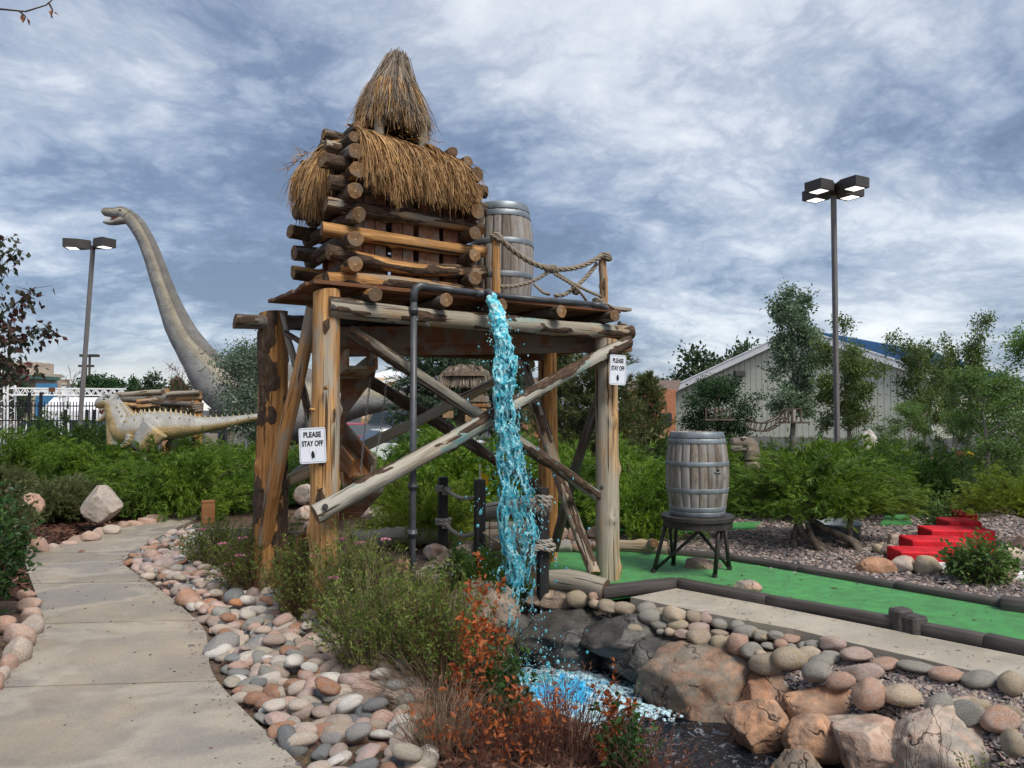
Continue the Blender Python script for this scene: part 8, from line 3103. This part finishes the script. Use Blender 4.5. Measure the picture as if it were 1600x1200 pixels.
# torn sheets of water: nested lumpy tubes along the path of the fall, with ever larger holes
FALL = np.array([tuple(fall(t)) for t in np.linspace(0, 1, 400)])
SPR = np.array([spread(t) for t in np.linspace(0, 1, 400)])
for lay in range(6):
    ns, nth = 420, 54
    ss = np.linspace(0.0, .97, ns)
    th = np.arange(nth) * 2 * PI / nth
    S2, H2 = np.meshgrid(ss, th, indexing='ij')
    ctr = np.stack([np.interp(S2, np.linspace(0, 1, 400), FALL[:, j]) for j in range(3)], -1)
    spr = np.interp(S2, np.linspace(0, 1, 400), SPR)
    wob = np.stack([fbm(np.c_[ss * 7, np.full(ns, lay * 3.7 + j * 11.3), np.zeros(ns)], 70 + lay, 3) for j in range(3)], -1)
    ctr = ctr + (wob * np.interp(ss, [0, .15, .5, 1], [0, .45, 1.25, 1.3])[:, None])[:, None, :] * spr[..., None] * np.array([1, 1, .3])
    N_ = np.c_[np.cos(H2).ravel() * 1.25 + lay * 9.1, np.sin(H2).ravel() * 1.25, S2.ravel() * 20]
    rr6 = fbm(N_ * 1.0, 81 + lay, 4).reshape(ns, nth)
    mult = (.30, .55, .75, .9, 1.0, 1.15)[lay]
    rad = spr * mult * np.maximum(.12, .85 + .75 * rr6)
    P = ctr + np.stack([rad * np.cos(H2), rad * np.sin(H2), .05 * rr6], -1)
    hole = 1 - np.abs(fbm(np.c_[np.cos(H2).ravel() * 2.0 + 33 + lay * 5, np.sin(H2).ravel() * 2.0, S2.ravel() * 25], 91 + lay, 3)).reshape(ns, nth)
    thr = np.interp(S2, [0, .06, .2, .42, .6, .75, .86, .97], [-1, .42, .70, .83, .885, .915, .955, 1.05]) + (.03 * lay - .05) + .10 * fbm(np.c_[S2.ravel() * 6, H2.ravel() * .3, np.full(ns * nth, lay)], 55, 2).reshape(ns, nth)
    i, j = np.meshgrid(np.arange(ns - 1), np.arange(nth), indexing='ij')
    keep = (hole > thr)[i, j]
    q = np.stack([i * nth + j, i * nth + (j + 1) % nth, (i + 1) * nth + (j + 1) % nth, (i + 1) * nth + j], -1)[keep]
    # the sheet gets a thickness that runs out towards the holes
    tk_ = (.0045 + .030 * np.clip(hole - thr, 0, .35)) * np.interp(S2, [0, .5, 1], [1.3, .9, .7])
    nrm = np.stack([np.cos(H2), np.sin(H2), 0 * H2], -1)
    Vo, Vi = (P + nrm * tk_[..., None]).reshape(-1, 3), (P - nrm * tk_[..., None]).reshape(-1, 3)
    nn = len(Vo)
    e = np.concatenate([q[:, [0, 1]], q[:, [1, 2]], q[:, [2, 3]], q[:, [3, 0]]])
    key = np.sort(e, 1)
    u, inv, cnt = np.unique(key[:, 0] * 10000000 + key[:, 1], return_inverse=True, return_counts=True)
    be = e[cnt[inv] == 1]
    G.add(np.concatenate([Vo, Vi]), [q, q[:, ::-1] + nn, np.stack([be[:, 1], be[:, 0], be[:, 0] + nn, be[:, 1] + nn], -1)])
for k in range(260):
    t = r.random() ** 1.3 * .42
    p = fall(t)
    w_ = spread(t)
    dens = 1 - t / .5
    s = (.020 * dens + .006) * r.uniform(.5, 1.3)
    blob(np.array(p) + r.normal(0, 1, 3) * np.array([w_ * .42, w_ * .42, .03]), np.array([s, s, s * r.uniform(1, 2.2)]))
me = G.mesh('waterfall', [m_white], True)
tmp = bpy.data.objects.new('waterfall', me)
COL.objects.link(tmp)
md = tmp.modifiers.new('remesh', 'REMESH')
md.mode = 'VOXEL'
md.voxel_size = .0058
md2 = tmp.modifiers.new('smooth', 'SMOOTH')
md2.iterations = 4
md2.factor = .5
dg = bpy.context.evaluated_depsgraph_get()
dg.update()
me2 = bpy.data.meshes.new_from_object(tmp.evaluated_get(dg))
me2.name = 'waterfall'
bpy.data.objects.remove(tmp)
me2.polygons.foreach_set('use_smooth', np.ones(len(me2.polygons), bool))

m, nt, b = newmat('dyed_water', .12, .5)
co = nt.coord('Object')
n1 = nt.noise(co, 26, 5, .65, .5)
n2 = nt.noise(co, 9, 3, .6)
c = nt.ramp(n1, [(.26, (.015, .30, .44)), (.38, (.05, .48, .64)), (.50, (.20, .66, .78)), (.62, (.66, .90, .94))])
nt.put(b.inputs['Base Color'], c)
b.inputs['IOR'].default_value = 1.33
hgt = nt.sep(co)[2]
nt.put(b.inputs['Transmission Weight'], nt.maprange(nt.math('ADD', hgt, nt.math('MULTIPLY', nt.math('SUBTRACT', n2, .5), 2.2)), 2.5, 1.2, .06, .60))
nt.put(b.inputs['Normal'], nt.bump(n1, .4, .01))
m_fall = m
me2.materials.clear()
me2.materials.append(m_fall)
wfo = obj('waterfall', me2, kind='stuff')
tag(wfo, None, None)
# free drops
G = Geo()
for k in range(950):
    t = .12 + .88 * r.random() ** .75
    p = np.array(fall(t)) + r.normal(0, 1, 3) * np.array([1, 1, .5]) * spread(t) * 1.25
    s = r.lognormal(math.log(.0046), .45)
    G.add(VV * np.array([s, s, s * r.uniform(1, 1.8)]) + p, [TT])
for k in range(260):
    p = np.array(land) + np.array([r.normal(0, .22), r.normal(0, .18), abs(r.normal(0, .13)) + .03])
    s = r.lognormal(math.log(.005), .4)
    G.add(VV * s + p, [TT])
obj('water_drops', G.mesh('water_drops', m_fall, True), kind='stuff')
# churned water where the fall lands
G = Geo()
m_foam = M_plain('blue_foam', (.16, .60, .82), .35, .5, .25, 14, .1)
m_foamw = M_plain('white_foam', (.42, .60, .68), .45, .5, .15, 14, .1)
for k in range(380):
    a, q_ = r.uniform(0, 2 * PI), abs(r.normal(0, .20))
    s = r.uniform(.010, .034) * (1.15 - q_)
    G.add(VV * np.array([s * 1.3, s * 1.3, s * .8]) + np.array([land.x + .02 + q_ * math.cos(a) * 1.1, land.y + q_ * math.sin(a) * .8, -.455 + .05 * math.exp(-(q_ / .16) ** 2)]), [TT])
obj('pool_splash', G.mesh('pool_splash', m_fall, True), kind='stuff')
G = Geo()
for k in range(330):
    f = r.random()
    cx, cy = .52 + .50 * f, 5.52 - .40 * f
    s = r.uniform(.006, .022)
    G.add(VV * np.array([s * 1.4, s * 1.2, s * .7]) + np.array([cx + r.normal(0, .10), cy + r.normal(0, .07), -.468 + .012 * r.random()]), [TT])
obj('foam', G.mesh('foam', m_foamw, True), kind='stuff')
